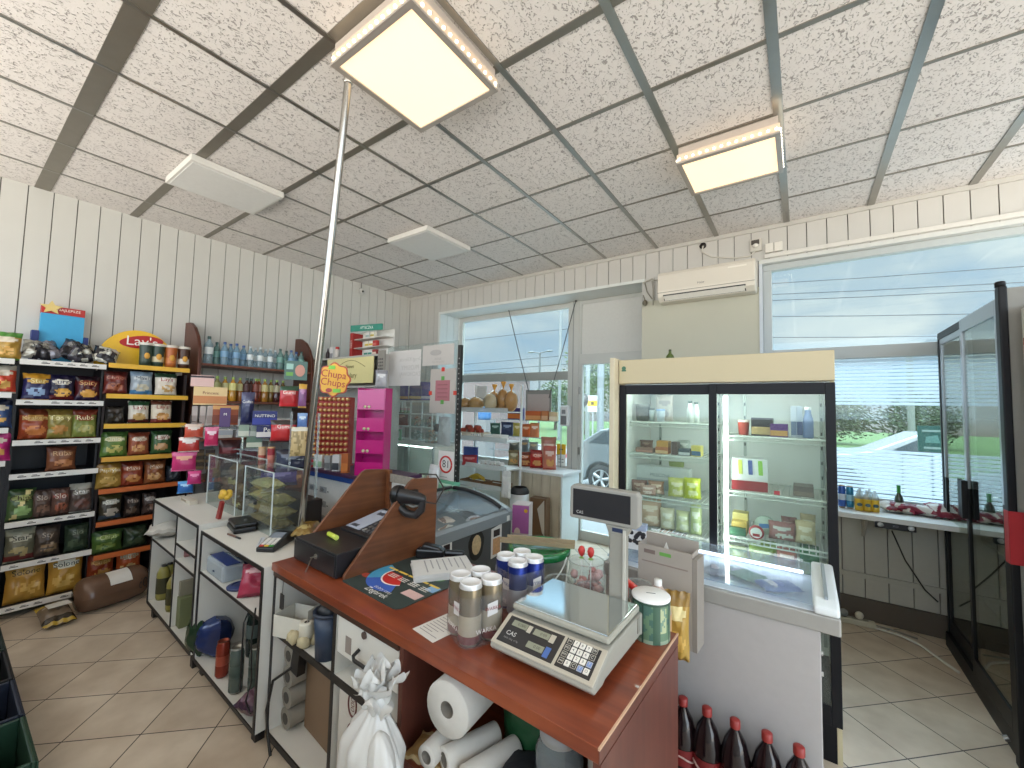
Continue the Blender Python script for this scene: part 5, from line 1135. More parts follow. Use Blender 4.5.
t = thing('pouch_rack', 'thin dark wire rack carrying the hanging sweet pouches beside the chip rack', 'rack', A(190, 493, y=1.24)-Vector((.16, 0, 0)), 0)
ZP = t.location.z-.012
b = MB(); b.tube([(0, .02, -ZP), (0, .02, .62)], .006, DB, 8); b.build('post', t)
b = MB(); b.lathe([(0, 0), (.07, 0), (.07, .01), (0, .012)], DB, 16, T(0, .02, -ZP-.01)); b.build('base', t)
for a, zz in ((.3, .57), (.3, .45), (.05, .36), (.05, .24), (.2, .16), (.06, .08)):
    b = MB(); b.tube([(0, .02, zz), (a, .0, zz)], .003, DB, 6); b.build('hook_arm', t)
for k in range(6):
    pbox('chocolate_box', 'dark chocolate carton, '+['bottom left', 'middle left', 'top left', 'bottom right', 'middle right', 'top right'][k]+' of the stack behind the brown bread bags', 'box', 194+(k//3)*11, 450+6.6*(2-k % 3), 204+(k//3)*11, 456.2+6.6*(2-k % 3), ['3a2c20', '342a1e', '40301f', '2a1c1a', '30201c', '2c1e1a'][k], .05, y=9, group='dark chocolate cartons', c2='6a5434')
pbag('coffee_pouch', 'dark red pouch standing behind the acrylic case corner', 'pouch', 217, 440, 239, 474, D('5a1a1c', '3a1414', '7a2c2c', None, '481416', 7), .06, y=9, group='dark red pouches')
pbox('biscuit_box', 'dark maroon biscuit box between the pouch and the cream tube', 'box', 240, 449, 256, 476, '5a2228', .05, y=9, c2='6a3034')
for k, (a, c, c2, lab) in enumerate([((257, 265), 'd0a888', 'b0483a', 'cream and red biscuit tube behind the acrylic case'), ((266, 274), '9a2a34', 'c87a6a', 'crimson biscuit tube right of the cream one')]):
    p, w, h, rz = fr(a[0], 447, a[1], 474, y=9)
    t = thing('biscuit_tube', lab, 'tube', p, rz, 'biscuit tubes')
    b = MB(); b.lathe([(0, 0), (w/2, 0), (w/2, h*.3), (w/2, h*.7), (w/2, h*.95)], [mat(c, .4), mat(c, .4), mat(c2, .4), mat(c, .4)], 14); b.build('tube', t); b = MB(); b.lathe([(w*.52, h*.95), (w*.52, h), (0, h)], mat('c8a070', .4), 14); b.build('lid', t)
pbag('chocolate_bag', 'shiny purple bag lying over the acrylic case', 'bag', 260, 468, 297, 486, D('4a3478', '3a285c', '8a74b0', None, '32244e', 8, .18), .08, y=1.5, amp=.14)
pbag('dark_bag', 'crumpled dark grey blue bag between the pole and the purple bag', 'bag', 275, 449, 305, 472, D('3a3f50', '2a2c38', '6a7080', None, '22242e', 9, .18), .08, y=1.62, amp=.14)
pbag('biscuit_bag', 'orange brown biscuit bag low beside the pole', 'bag', 284, 470, 304, 492, D('7a3a1e', '6a2c18', 'c07a3a', None, '582414', 10), .06, y=1.6)
# ------------------------------------------------------------------ white display unit with lollipops and pink rack
YU = 1.98
pz = A(335, 472, y=YU).z
xa, xb = A(304, 480, y=YU).x, A(380, 480, y=YU).x
t = thing('display_unit', 'white display unit with blue edge and violet shelf front behind the till', 'display unit', (xa, YU, 0), 0)
w = xb-xa
b = MB(); b.box(0, w, .03, .42, 0, pz-.03, mat('c9c8c4', .5)); b.build('body', t, bevel=.003)
b = MB(); b.box(0, w, -.01, .42, pz-.029, pz, mat('4a2c48', .45)); b.build('top_shelf', t, bevel=.002)
b = MB(); b.box(0, .03, .0, .029, pz-.6, pz-.03, mat('1f3f86', .4)); b.box(.03, w*.7, .0, .029, pz-.07, pz-.03, mat('27488c', .4)); b.build('blue_edge', t)
b = MB(); b.box(.031, w*.72, .02, .0295, pz-.6, pz-.075, mat('e2e2e0', .5)); bd = b.build('price_board', t)
for i in range(2):
    for j in range(4):
        b = MB(); x = .06+i*.17; z = pz-.2-j*.12
        b.box(x, x+.11, .0185, .0195, z, z+.05, mat('a4a6aa', .5)); b.ell((x+.04, .018, z+.025), (.03, .003, .018), mat('7a7c80', .5), 10, 6); b.box(x+.12, x+.14, .0185, .0195, z+.01, z+.02, mat('5a5c60', .5)); b.build('product_picture', bd)
for a, c, c2, lab in [((312, 455, 322, 473), 'e4e6e0', '9ac09a', 'white and green packet at the left under the lollipop stand'), ((323, 456, 330, 473), 'a8aaa8', '7a7c7c', 'grey packet second under the lollipop stand'), ((331, 455, 339, 473), 'd8d6d4', '4a4c50', 'white and charcoal packet third under the lollipop stand'), ((340, 454, 348, 473), 'b0602e', 'c8783a', 'orange packet at the right under the lollipop stand')]:
    pbox('small_packet', lab, 'box', *a, c, .04, y=YU+.02, z0=pz+.0005, group='packets under the lollipop stand', c2=c2, rz=.5)
# lollipop stand
bz = A(330, 454, y=YU+.14).z
p = A(331, 454, y=YU+.14)
t = thing('lollipop_stand', 'red lollipop stand under the flower shaped yellow sign', 'display stand', (p.x, p.y, pz), .62)
RD = mat('a3231f', .45)
H = A(331, 397, y=YU+.14).z-pz
b = MB(); b.box(-.15, .15, -.0, .12, .0, H, RD); b.build('core', t)
b = MB(); b.prism([(-.155, .045), (.155, .045), (.165, .075), (-.165, .075)], 'y', -.07, -.001, RD); b.build('tray_edge', t)
b = MB(); b.box(-.16, .16, -.04, .12, 0, .012, RD); b.build('base', t)
def balls():
    protoL = None; n = 0
    for c in range(8):
        for r_ in range(11):
            z = .105+r_*(H-.11)/10.3; x = -.14+c*.04
            lt = T(0, 0, 0)
            wp = Matrix.Translation(t.location) @ Rz(.62) @ Vector((x, -.026, z))
            if protoL is None:
                q = thing('lollipop', 'small round wrapped lollipop stuck in the red stand', 'lollipop', wp, .62, 'lollipops in the red stand')
                b = MB(); b.ell((0, 0, 0), (.0185, .0185, .0185), mat('b9703c', .3), 10, 8); b.ell((0, -.0135, .002), (.0115, .008, .0115), mat('e2c48a', .35), 8, 6); b.build('sweet', q)
                b = MB(); b.tube([(0, .017, 0), (0, .026, 0)], .002, mat('e8e4da', .4), 6); b.build('stick', q); protoL = q
            else: dup(protoL, wp)
balls()
p = A(333, 396, y=YU+.12)
t2 = thing('flower_sign', 'flower shaped yellow sign with red lettering above the lollipops', 'sign', (p.x, p.y, p.z), .55)
rs = .150
b = MB(); pts = [((rs*(1+.07*math.cos(8*a)))*math.cos(a), rs+(rs*(1+.07*math.cos(8*a)))*math.sin(a)) for a in [2*PI*k/80 for k in range(80)]]
b.prism(pts, 'y', 0, .008, mat('b8461e', .4)); b.build('rim', t2)
b = MB(); b.prism([(x*.92, rs+(z-rs)*.92) for x, z in pts], 'y', -.003, -.0002, mat('e8b02a', .4)); bd = b.build('yellow_face', t2)
b = MB(); MT = Matrix.Rotation(.12, 4, 'Y'); b.text('Chupa', .092, mat('b01f1c', .4), T(-.0, -.006, rs+.045) @ MT); b.text('Chups', .092, mat('b01f1c', .4), T(-.004, -.006, rs-.03) @ MT)
b.prism([(-.04+.03*math.cos(a), rs-.098+.02*math.sin(a)) for a in [2*PI*k/16 for k in range(16)]], 'y', -.006, -.0032, mat('a8322a', .4)); b.build('lettering', bd)
b = MB(); b.box(-.05, .01, -.008, -.0035, rs+.095, rs+.128, mat('7ac83a', .4)); b.box(-.0, .07, -.0085, -.0035, rs-.118, rs-.085, mat('7ac83a', .4)); b.build('green_tape', bd)
# pink tiered rack
p, w, h, rz = fr(347, 388, 390, 466, y=YU+.06)
t = thing('pink_rack', 'magenta translucent display rack with four empty tiers in front of the deli counter', 'display rack', (p.x, p.y, pz+.001), .42)
PK = mat('b3156e', .25, 0, .06, 6., coat=.4); PK2 = mat('8e0f58', .3)
h = A(368, 388, y=YU+.06).z-pz; w = .24
b = MB(); b.box(-w/2, w/2, .11, .115, 0, h, PK); b.build('back_pane', t)
for s in (-1, 1):
    b = MB(); b.box(s*w/2-.003, s*w/2+.003, -.0, .115, 0, h, PK); b.build('side_pane', t)
for k in range(4):
    z = h*k/4
    b = MB(); b.box(-w/2+.0035, w/2-.0035, 0, .109, z+.004, z+.008, PK2); b.build('tier_shelf', t)
    b = MB(); b.box(-w/2+.0035, w/2-.0035, -.003, .001, z, z+h*.25*(.62 if k < 3 else .9)+.0, PK); b.build('front_lip', t)
    for q in (-.05, -.015):
        b = MB(); b.lathe([(0, .0), (.012, .0), (.012, .004), (0, .005)], mat('b8b890', .4), 12, T(q, -.003, z+.022) @ Matrix.Rotation(PI/2, 4, 'X')); b.build('round_sticker', t)
b = MB(); b.box(-w/2+.02, 0, .02, .06, h*.78, h*.93, mat('241820', .5)); b.build('black_packs', t)
# ------------------------------------------------------------------ tall shelf with sign and medicine display
YT = 2.75
zs = A(355, 384, y=YT).z; zt = A(360, 357, y=YT+.12).z
x0, x1 = A(326, 370, y=YT+.25).x, A(380, 370, y=YT).x
t = thing('tall_shelf', 'tall grey shelf behind the lollipop stand carrying the medicine display', 'shelf', (x0, YT+.02, 0), 0)
GY = mat('b2b0aa', .5); w = x1-x0
for x in (0, w-.02): b = MB(); b.box(x, x+.02, .0, .26, 0, zt-.021, GY); b.build('side_panel', t)
b = MB(); b.box(.021, w-.021, .245, .26, 0, zt-.021, GY); b.build('back_panel', t)
for z in (zt, zs-.02, zs-.4, .6, .1): b = MB(); b.box(0 if z == zt else .021, w if z == zt else w-.021, .0, .26 if z == zt else .244, z-.02, z, GY); b.build('shelf', t)
# yellow "Nowe okulary" sign
p, w, h, rz = fr(327, 357, 373, 383, y=YT-.05)
t = thing('shelf_sign', 'pale yellow sign with curly script hung on the tall grey shelf', 'sign', ((A(327, 370, y=YT-.01).x+A(373, 370, y=YT-.01).x)/2, YT-.01, p.z), 0)
w = A(373, 370, y=YT-.01).x-A(327, 370, y=YT-.01).x
b = MB(); b.box(-w/2, w/2, 0, .012, 0, h, mat('e0d69a', .45)); b.build('board', t, bevel=.002)
b = MB(); ink = mat('6b5a2a', .5); b.text('Nowe', .065, ink, T(.02, -.002, h*.66)); b.text('okulary', .085, ink, T(.03, -.002, h*.3)); b.tube([(-w*.28+w*.62*k/12, -.002, h*.62+h*.28*math.sin(PI*k/12)) for k in range(13)], .0025, ink, 6); b.build('lettering', t)
# medicine display APTECZKA
p0 = A(352, 357, y=YT+.12)
t = thing('medicine_display', 'small medicine display with teal header and red side on the tall shelf', 'display box', (A(367, 357, y=YT+.12).x, YT+.1, zt+.001), 0)
w = A(386, 357, y=YT+.12).x-p0.x; h = A(366, 330, y=YT+.12).z-zt
b = MB(); b.box(-w/2, w/2, .14, .15, 0, h, mat('d8d6d0', .5)); b.build('back_panel', t)
b = MB(); b.box(-w/2, -w/2+.05, -.0, .139, 0, h-.02, mat('9a2622', .45)); b.text('LEKI', .05, mat('e8d8d0', .5), T(-w/2+.025, -.002, h*.5) @ Matrix.Rotation(PI/2, 4, 'Y')); b.build('red_side', t)
b = MB(); b.prism([(-w/2, h), (w/2-.04, h-.03), (w/2-.04, h+.04), (-w/2, h+.075)], 'y', .0, .012, mat('2f8a78', .45)); b.text('APTECZKA', .05, mat('eef4f0', .5), T(.0, -.002, h+.02) @ Matrix.Rotation(.08, 4, 'Y')); b.build('header', t)
for k in range(3): b = MB(); b.box(-w/2+.055, w/2, .02, .139, h*k/3, h*k/3+.008, mat('c8c6c0', .5)); b.build('tier', t)
for k, (x, zq, c, c2) in enumerate([(-.06, 0, 'e4e4e0', '2f7a6a'), (.02, 0, 'd8dcd8', '3a8a7a'), (.1, 0, '8a2a28', 'd8c8b8'), (-.05, 1, 'e0dcc8', 'c8b040'), (.03, 1, 'dad8d0', 'd0a83a'), (.1, 1, 'b02a28', 'c86a60'), (-.04, 2, 'd8d8d4', '9ab0a8'), (.05, 2, 'e0dccc', 'b8a850')]):
    b = MB(); b.box(-.033, .033, 0, .04, 0, h*.22, mat(c, .45)); b.box(-.0332, .0332, -.001, 0, h*.05, h*.12, mat(c2, .45))
    tag(b.build('medicine_box', None, (t.location.x+x, YT+.14, zt+.0105+h*zq/3), 0), ['white and teal', 'pale and teal', 'dark red', 'cream and yellow', 'light grey and gold', 'red', 'plain whitish', 'cream and olive'][k]+' medicine box in the display with the teal header', 'medicine box', 'medicine boxes')
t = thing('spray_can', 'white spray can with red cap left of the medicine display', 'spray can', (A(337, 357, y=YT+.15).x, YT+.15, zt+.001), 0)
b = MB(); b.lathe([(0, 0), (.03, 0), (.03, .11), (.026, .125)], mat('c8c2bc', .35), 14); b.build('can_body', t); b = MB(); b.lathe([(.024, .124), (.024, .15), (.02, .158), (0, .158)], mat('b02824', .4), 14); b.build('cap', t)
pbox('small_packet', 'small white box with ring print beside the spray can on the tall shelf', 'box', 328, 347, 334, 357, 'd8d6d4', .05, y=YT+.14, z0=zt+.001, c2='8a8a90', rz=0)
t = thing('dark_bottle', 'slim dark bottle at the left end of the tall shelf top', 'bottle', (A(326, 357, y=YT+.2).x+.04, YT+.2, zt+.001), 0)
b = MB(); b.lathe([(0, 0), (.025, 0), (.025, .1), (.01, .13), (.01, .15)], mat('3a2c30', .3), 12); b.build('bottle', t); b = MB(); b.lathe([(.012, .148), (.012, .165), (0, .165)], mat('8a8488', .4), 12); b.build('cap', t)
pbox('calculator', 'grey calculator hung at the right edge of the tall shelf', 'calculator', 375, 350, 386, 372, '8c8880', .02, y=YT-.03, rz=0, extra=lambda b, w, h, d: [b.box(-w*.36+w*.25*i, -w*.2+w*.25*i, -.003, 0, h*.1+h*.15*j, h*.18+h*.15*j, mat('4a4844', .5)) for i in range(3) for j in range(4)])
pbag('hanging_foil_bag', 'silvery foil bag below the calculator on the tall shelf', 'bag', 375, 370, 387, 388, D('a8a8ac', '8a8a90', 'd8d8d8', None, None, 3, .15), .05, y=YT-.06)
# ------------------------------------------------------------------ deli counter with glass front
YD = 3.35
zt2 = A(410, 444, y=YD).z
xd0, xd1 = A(378, 445, y=YD).x, A(427, 445, y=YD).x-.1
t = thing('deli_counter', 'white deli counter with slanted glass front under the notices', 'deli counter', (xd0, YD, 0), 0)
w = xd1-xd0+.1; DW = mat('dfe0dc', .4)
b = MB(); b.box(0, w, .0, .56, 0, .72, DW); b.build('base', t, bevel=.004)
b = MB(); b.box(0, w, .12, .56, zt2-.03, zt2, DW); b.build('top_shelf', t, bevel=.003)
b = MB(); b.prism([(-.02, .74), (-.014, .74), (.126, zt2-.032), (.12, zt2-.032)], 'x', .01, w-.01, glass('e6f0ee', .08, 1.)); b.build('glass_front', t)
b = MB(); b.box(.0, w, .54, .56, .72, zt2-.031, DW); b.build('back_panel', t)
for x in (.0, w*.5, w-.02): b = MB(); b.box(x, x+.02, .1, .12, .72, zt2-.031, mat('c0c4c4', .3, .5)); b.build('upright', t)
for k, (x, c, nm) in enumerate([(.12, 'd8d4c6', 'cream'), (.3, 'c8a89a', 'pink'), (.47, 'd9d5c0', 'ivory'), (.64, 'b88a7a', 'reddish')]):
    t3 = thing('deli_tray', nm+' filled tray inside the deli counter', 'tray', (xd0+x, YD+.32, .7205), 0, 'trays in the deli counter')
    b = MB(); b.box(-.08, .08, -.14, .14, 0, .05, mat('c9cccc', .3, .4)); b.build('tray', t3, bevel=.008); b = MB(); b.ell((0, 0, .055), (.07, .12, .05), mat(c, .5, 0, .15, 30.), 12, 8, wob=.25, seed=k); b.build('food', t3)
b = MB(); b.tube([(.05, .16, zt2-.045), (w-.05, .16, zt2-.045)], .008, mat('f6faf6', .4, emit=9.), 8); b.build('lamp_tube', t)
gD = 'goods on the deli counter'
zz = zt2+.0005; yd = YD+.3
for k, (a, c, c2) in enumerate([((396, 408), '4a3a78', 'c8945a'), ((409, 421), '453670', 'd0b070'), ((421, 434), '5a4a90', 'd8d0d8')]):
    pass
t = thing('wire_rack', 'white wire rack of sweets on the deli counter behind the notices', 'rack', (A(400, 440, y=yd).x, yd, zz), 0)
wx0 = A(389, 440, y=yd).x-t.location.x; wx1 = A(431, 440, y=yd).x-t.location.x; hz = A(410, 401, y=yd).z-zz
WR = mat('e4e6e4', .4)
for x in (wx0, (wx0+wx1)*.5, wx1): b = MB(); b.box(x-.008, x+.008, -.0, .016, 0, hz, WR); b.build('post', t); b = MB(); b.box(x-.008, x+.008, .2, .216, 0, hz, WR); b.build('post', t)
for z in (.012, hz*.36, hz*.68, hz): b = MB(); b.box(wx0-.01, wx1+.01, -.002, .218, z-.012, z, WR); b.build('tier', t)
for k, (a, c, c2, lab) in enumerate([((394, 408), '4a3a78', 'c8945a', 'violet and orange'), ((409, 421), '453670', 'd0b070', 'violet and yellow'), ((421, 434), '5a4a90', 'd8d0d8', 'violet and white')]):
    pbag('chocolate_pack', lab+' chocolate pack on top of the white wire rack', 'pack', a[0], 382, a[1], 400, D(c, c, None, None, c2, k), .05, y=yd+.05, group='violet chocolate packs')
for k in range(5):
    x = A(393+3.6*k, 412, y=yd+.05).x
    t4 = thing('small_jar', ['first', 'second', 'third', 'fourth', 'fifth'][k]+' little jar with pink and green label from the left on the wire rack', 'jar', (x, yd+.07, zz+hz*.68+.001), 0, 'little jars')
    b = MB(); b.lathe([(0, 0), (.02, 0), (.02, .04), (.02, .07)], [mat('a8b898', .4), mat('a8b898', .4), mat('d4b0ac', .4)], 10); b.build('body', t4); b = MB(); b.lathe([(.021, .07), (.021, .09), (0, .09)], mat('d8d4c8', .4), 10); b.build('lid', t4)
pbag('ham_pack', 'reddish brown sausage pack on the middle tier of the wire rack', 'pack', 391, 412, 408, 421, D('7a4034', '8a4a3a', 'c09078', None, None, 3), .05, y=yd+.05, z0=zz+hz*.36+.001)
pbag('cookie_pack', 'pinkish pack on the lower tier of the wire rack', 'pack', 390, 421, 402, 430, D('c8a0a8', 'd8c0c4', 'e8d8dc', None, None, 4), .05, y=yd+.05, z0=zz+.013)
pbox('card_sign', 'white card with green border on the deli counter', 'sign', 389, 429, 403, 443, '8cc09a', .01, y=yd-.08, z0=zz, rz=.1, extra=lambda b, w, h, d: b.box(-w*.32, w*.32, -.002, 0, h*.2, h*.8, mat('e8ece8', .5)))
for k, (a, c, c2, lab) in enumerate([((409, 411, 421, 421), 'c88a78', 'e0c8b8', 'pink mixed sweets tub on the middle tier of the wire rack'), ((409, 431, 421, 441), '9ab0a8', 'd8dcd8', 'green white mints tub on the bottom of the wire rack'), ((423, 411, 432, 422), '7a3a34', 'c89080', 'red brown sweets tub right of the pink one'), ((423, 426, 436, 441), 'c08a70', 'e0b8a0', 'peach coloured sweets heap in a tub at the right end of the deli counter')]):
    p, w, h, rz = fr(*a, y=yd+.06 if k != 3 else yd-.04)
    if k in (0, 2): p.z = zz+hz*.36+.001
    elif k == 1: p.z = zz+.013
    else: p.z = zz
    t5 = thing('sweets_tub', lab, 'tub', p, 0, 'sweet tubs on the deli counter')
    b = MB(); b.box(-w/2, w/2, 0, .08, 0, h*.7, glass('e8efee', .15)); b.build('tub', t5)
    b = MB(); rd = random.Random(k)
    for q in range(26): b.ell((w*.42*(rd.random()*2-1), .01+.06*rd.random(), h*.9*rd.random()), (.014,)*3, mat(c if q % 2 else c2, .4), 6, 5)
    o = b.build('sweets', t5); o['kind'] = 'stuff'
t = thing('hanging_carrier_bag', 'white plastic bag with dark bundle at the right end of the deli counter', 'bag', A(444, 446, y=yd), 0)
b = bag_mesh(.2, .36, .14, D('e0e0e2', 'd4d4d8', None, None, None, 5, .3), 5, amp=.14); b.build('bag_body', t); b = MB(); b.ell((-.08, -.05, .22), (.05, .04, .05), mat('6a605c', .5), 10, 7, wob=.2); b.build('dark_bundle', t)
# ------------------------------------------------------------------ clear screen with notices and black punched post
YP = 2.86
xp = A(458, 400, y=YP).x
t = thing('punched_post', 'black upright post with punched holes holding the clear screen', 'post', (xp, YP, 0), 0)
zp = A(458, 345, y=YP).z
b = MB(); b.box(-.02, .02, -.0, .03, .0, zp, mat('20211f', .5)); 
for k in range(26): b.box(-.004, .004, -.002, -.0, .95+k*.048, .962+k*.048, mat('a8aaa4', .5))
b.build('upright', t); b = MB(); b.box(-.06, .06, -.03, .07, 0, .012, mat('20211f', .5)); b.build('base_plate', t)
xl = A(386, 380, y=YP).x
t = thing('clear_screen', 'clear acrylic screen carrying the notices, fixed to the punched post', 'screen', (xl, YP+.01, .85), 0)
b = MB(); b.box(0, xp-xl-.022, 0, .005, .0, A(420, 344, y=YP).z-.85, PX); b.build('pane', t)
for x in (.0, xp-xl-.06): b = MB(); b.box(x, x+.03, -.02, .025, -.85, .01, mat('c8ccca', .4)); b.build('stand_foot', t)
def sheet(name, label, x0, y0, x1, y1, c, yo=-.004, extra=None, group=None):
    p0, p1 = A(x0, y1, y=YP), A(x1, y0, y=YP)
    t = thing(name, label, 'notice', ((p0.x+p1.x)/2, YP+.01+yo, p0.z), 0, group); w = p1.x-p0.x; h = p1.z-p0.z
    b = MB(); b.box(-w/2, w/2, -.001, .001, 0, h, mat(c, .6)); b.build('paper', t)
    if extra: extra(t, w, h)
    return t
def mirror(b, s, size, c, x, z): b.text(s, size, mat(c, .6), T(x, -.0018, z) @ Matrix.Scale(-1, 4, (1, 0, 0)))
def e1(t, w, h):
    b = MB(); mirror(b, 'Drogi Kliencie', .06, 'b3b0ab', .1, h*.74); mirror(b, 'PROSIMY', .07, 'b3b0ab', .1, h*.5); mirror(b, 'ZACHOWAJ', .06, 'b3b0ab', .1, h*.32); b.build('faint_lettering', t)
sheet('notice_sheet', 'wide pale notice with faint reversed lettering on the clear screen', 387, 349, 421, 386, 'cbc8c4', extra=e1)
def e2(t, w, h):
    b = MB(); b.prism([(-.03+.08*math.cos(a), h*.62+.03*math.sin(a)) for a in [2*PI*k/16 for k in range(16)]], 'y', -.003, -.0012, mat('a8a4a0', .6)); mirror(b, 'BANK', .035, 'a5a19c', 0, h*.3); mirror(b, 'SPOLDZIELCZY', .025, 'a5a19c', 0, h*.15); b.build('faint_logo', t)
sheet('notice_sheet', 'upper notice with faint grey logo next to the punched post', 422, 343, 454, 366, 'bdb8b2', extra=e2)
def e3(t, w, h):
    b = MB(); b.box(-w*.28, w*.28, -.004, -.0012, h*.28, h*.74, mat('a86a70', .6)); 
    for k in range(4): b.box(-w*.2, w*.2, -.0046, -.004, h*(.36+.09*k), h*(.375+.09*k), mat('7a4a50', .6))
    b.build('pink_sheet', t)
    for x, z, c in ((0, h*.78, '5a9a4a'), (0, h*.25, '5a9a4a'), (-w*.48, h*.45, 'c8402c'), (w*.48, h*.45, 'c8402c'), (0, h*.98, 'd0342c')):
        b = MB(); b.box(x-.02, x+.02, -.005, -.0013, z-.018, z+.022, mat(c, .4)); b.build('tape', t)
sheet('notice_sheet', 'grey notice with pink sheet held by red and green tape next to the punched post', 429, 368, 456, 413, 'b3aca4', extra=e3)
def e4(t, w, h):
    b = MB(); ring = [(.075*math.cos(a), h*.66+.075*math.sin(a)) for a in [2*PI*k/28 for k in range(29)]]
    b.tube([(x, -.0025, z) for x, z in ring], .009, mat('c8342c', .5), 6, False); b.build('red_ring', t)
    b = MB(); mirror(b, '18', .1, '2a2a2c', 0, h*.66); b.build('lettering', t)
    b = MB(); 
    for k in range(4): b.box(-w*.38, w*.38-.02*k, -.002, -.001, h*(.12+.07*k), h*(.13+.07*k), mat('8a8886', .6))
    b.build('small_print', t)
sheet('age_notice', 'white notice with mirrored black 18 in a red ring low on the clear screen', 437, 452, 454, 489, 'e6e4e0', extra=e4)
p = A(434, 490, y=YP-.06)
b = bag_mesh(.12, .24, .08, D('e4e6e6', 'd8dada', None, None, None, 2, .3), 2, amp=.14); tag(b.build('hanging_plastic_bag', None, (p.x, p.y, p.z), 0), 'thin white plastic bag left of the age notice', 'bag')
b = bag_mesh(.26, .1, .1, D('7ab89a', '5aa888', 'b8dcc8', None, None, 2, .3), 6, amp=.16); p = A(449, 492, y=YP-.12); tag(b.build('plastic_bag', None, (p.x, p.y, p.z), 0), 'mint green crumpled bag at the back of the grey freezer', 'bag')
# ------------------------------------------------------------------ grey chest freezer with pictures
FX, FY0, FY1 = -1.93, 1.72, 2.77
t = thing('chest_freezer', 'grey chest freezer with curved glass lid and food pictures on its side', 'freezer', (FX, FY0, 0), 0)
L = FY1-FY0
GF = mat('4a4c4e', .45, 0, .05, 4.)
b = MB(); b.box(-.05, -.008, 0, L, .06, .79, GF); b.box(-.6, -.55, 0, L, .06, .79, GF); b.box(-.549, -.051, 0, .049, .06, .79, GF); b.box(-.549, -.051, L-.049, L, .06, .79, GF); b.build('body', t, bevel=.006)
b = MB(); b.box(-.548, -.545, .05, L-.05, .4, .79, DW); b.box(-.055, -.052, .05, L-.05, .4, .79, DW); b.box(-.548, -.052, .05, .053, .4, .79, DW); b.box(-.548, -.052, L-.053, L-.05, .4, .79, DW); b.build('inner_liner', t)
b = MB(); b.prism([(-.61, .791), (.0, .791), (.004, .80), (.0, .86), (-.03, .875), (-.05, .875), (-.05, .80), (-.55, .80), (-.55, .955), (-.61, .96)], 'y', .05, L-.05, mat('8b9296', .35, .2)); b.build('rail', t)
for y0, y1 in ((0, .049), (L-.049, L)): b = MB(); b.prism([(-.61, .791), (.0, .791), (.004, .80), (.0, .865), (-.03, .89), (-.2, .945), (-.42, .985), (-.61, .985)], 'y', y0, y1, mat('8b9296', .35, .2)); b.build('end_cap', t, bevel=.004)
def lid(y0, y1, dz, nm):
    b = MB(); pr = [(-.03, .882), (-.12, .917), (-.25, .95), (-.42, .974), (-.58, .978)]
    b.grid(lambda u, v: Vector((pr[min(int(u*4), 3)][0]+(pr[min(int(u*4), 3)+1][0]-pr[min(int(u*4), 3)][0])*(u*4-min(int(u*4), 3)), y0+(y1-y0)*v, dz+pr[min(int(u*4), 3)][1]+(pr[min(int(u*4), 3)+1][1]-pr[min(int(u*4), 3)][1])*(u*4-min(int(u*4), 3)))), 12, 1, glass('eef2f2', .02, .35))
    g = b.build('glass_lid', t); return g
g1_ = lid(.05, L*.55, 0, ''); g2_ = lid(L*.5, L-.05, .012, '')
b = MB(); b.tube([(-.56, L-.1, .992), (-.42, L-.1, .995), (-.25, L-.1, .972), (-.12, L-.1, .938), (-.05, L-.1, .905)], .016, mat('1b1c1e', .4), 10); b.build('handle', g2_)
b = MB(); b.tube([(-.59, L-.1, .992), (-.59, .1, .992)], .014, mat('1b1c1e', .4), 10); b.build('lid_rail', t)
b = MB(); b.box(.004, .006, L-.08, L-.045, .80, .84, mat('e0e0de', .5)); b.build('sticker', t)
b = MB(); b.box(-.544, -.056, .054, L-.054, .70, .71, mat('e2e4e4', .5)); b.build('inner_floor', t)
for k, (y, x, c, nm) in enumerate([(.18, -.2, 'f0ece4', 'cream'), (.36, -.35, 'd8dce2', 'silver'), (.52, -.2, 'e0dcd4', 'white'), (.68, -.38, 'dccfc4', 'beige'), (.84, -.2, 'c9ccd4', 'pale blue'), (.24, -.42, 'a89890', 'brownish')]):
    o = lying('frozen_pack', (FX+x, FY0+y, .712), .2, .16, .1, D(c, c, 'a08a80', None, None, k, .3), nm+' frozen food pack inside the grey freezer', 'frozen pack', 'frozen packs in the grey freezer', rz=k*.9, seed=k+50)
def pic(y, z, w, h, kind):
    b = MB()
    if kind == 0:
        b.prism([(y+w/2*math.cos(a)*(1+.06*math.sin(5*a)), z+h/2*math.sin(a)) for a in [2*PI*k/20 for k in range(20)]], 'x', -.0075, -.005, mat('16120f', .5)); b.prism([(y+w*.3*math.cos(a), z+h*.32*math.sin(a)) for a in [2*PI*k/16 for k in range(16)]], 'x', -.0045, -.0035, mat('c2a880', .5, 0, .4, 60.))
    else:
        b.prism([(y-w/2, z-h/2), (y+w/2, z-h/2+.01), (y+w/2, z+h/2), (y-w/2, z+h/2-.02)], 'x', -.0075, -.005, mat('dcd8d2', .5)); b.box(-.0045, -.0035, y-w*.3, y+w*.3, z+h*.15, z+h*.36, mat('2a1a1c', .5)); b.box(-.0045, -.0035, y-w*.35, y+w*.35, z-h*.4, z+h*.1, mat('b8543c' if kind == 1 else 'c9986a', .5, 0, .4, 50.))
    b.build('food_picture', t)
for px_, py_, w_, h_, k_ in ((447, 556, .1, .2, 1), (477, 545, .17, .22, 0), (497, 541, .13, .24, 2)):
    q_ = A(px_, py_, x=FX); pic(q_.y-FY0, q_.z, w_, h_, k_)
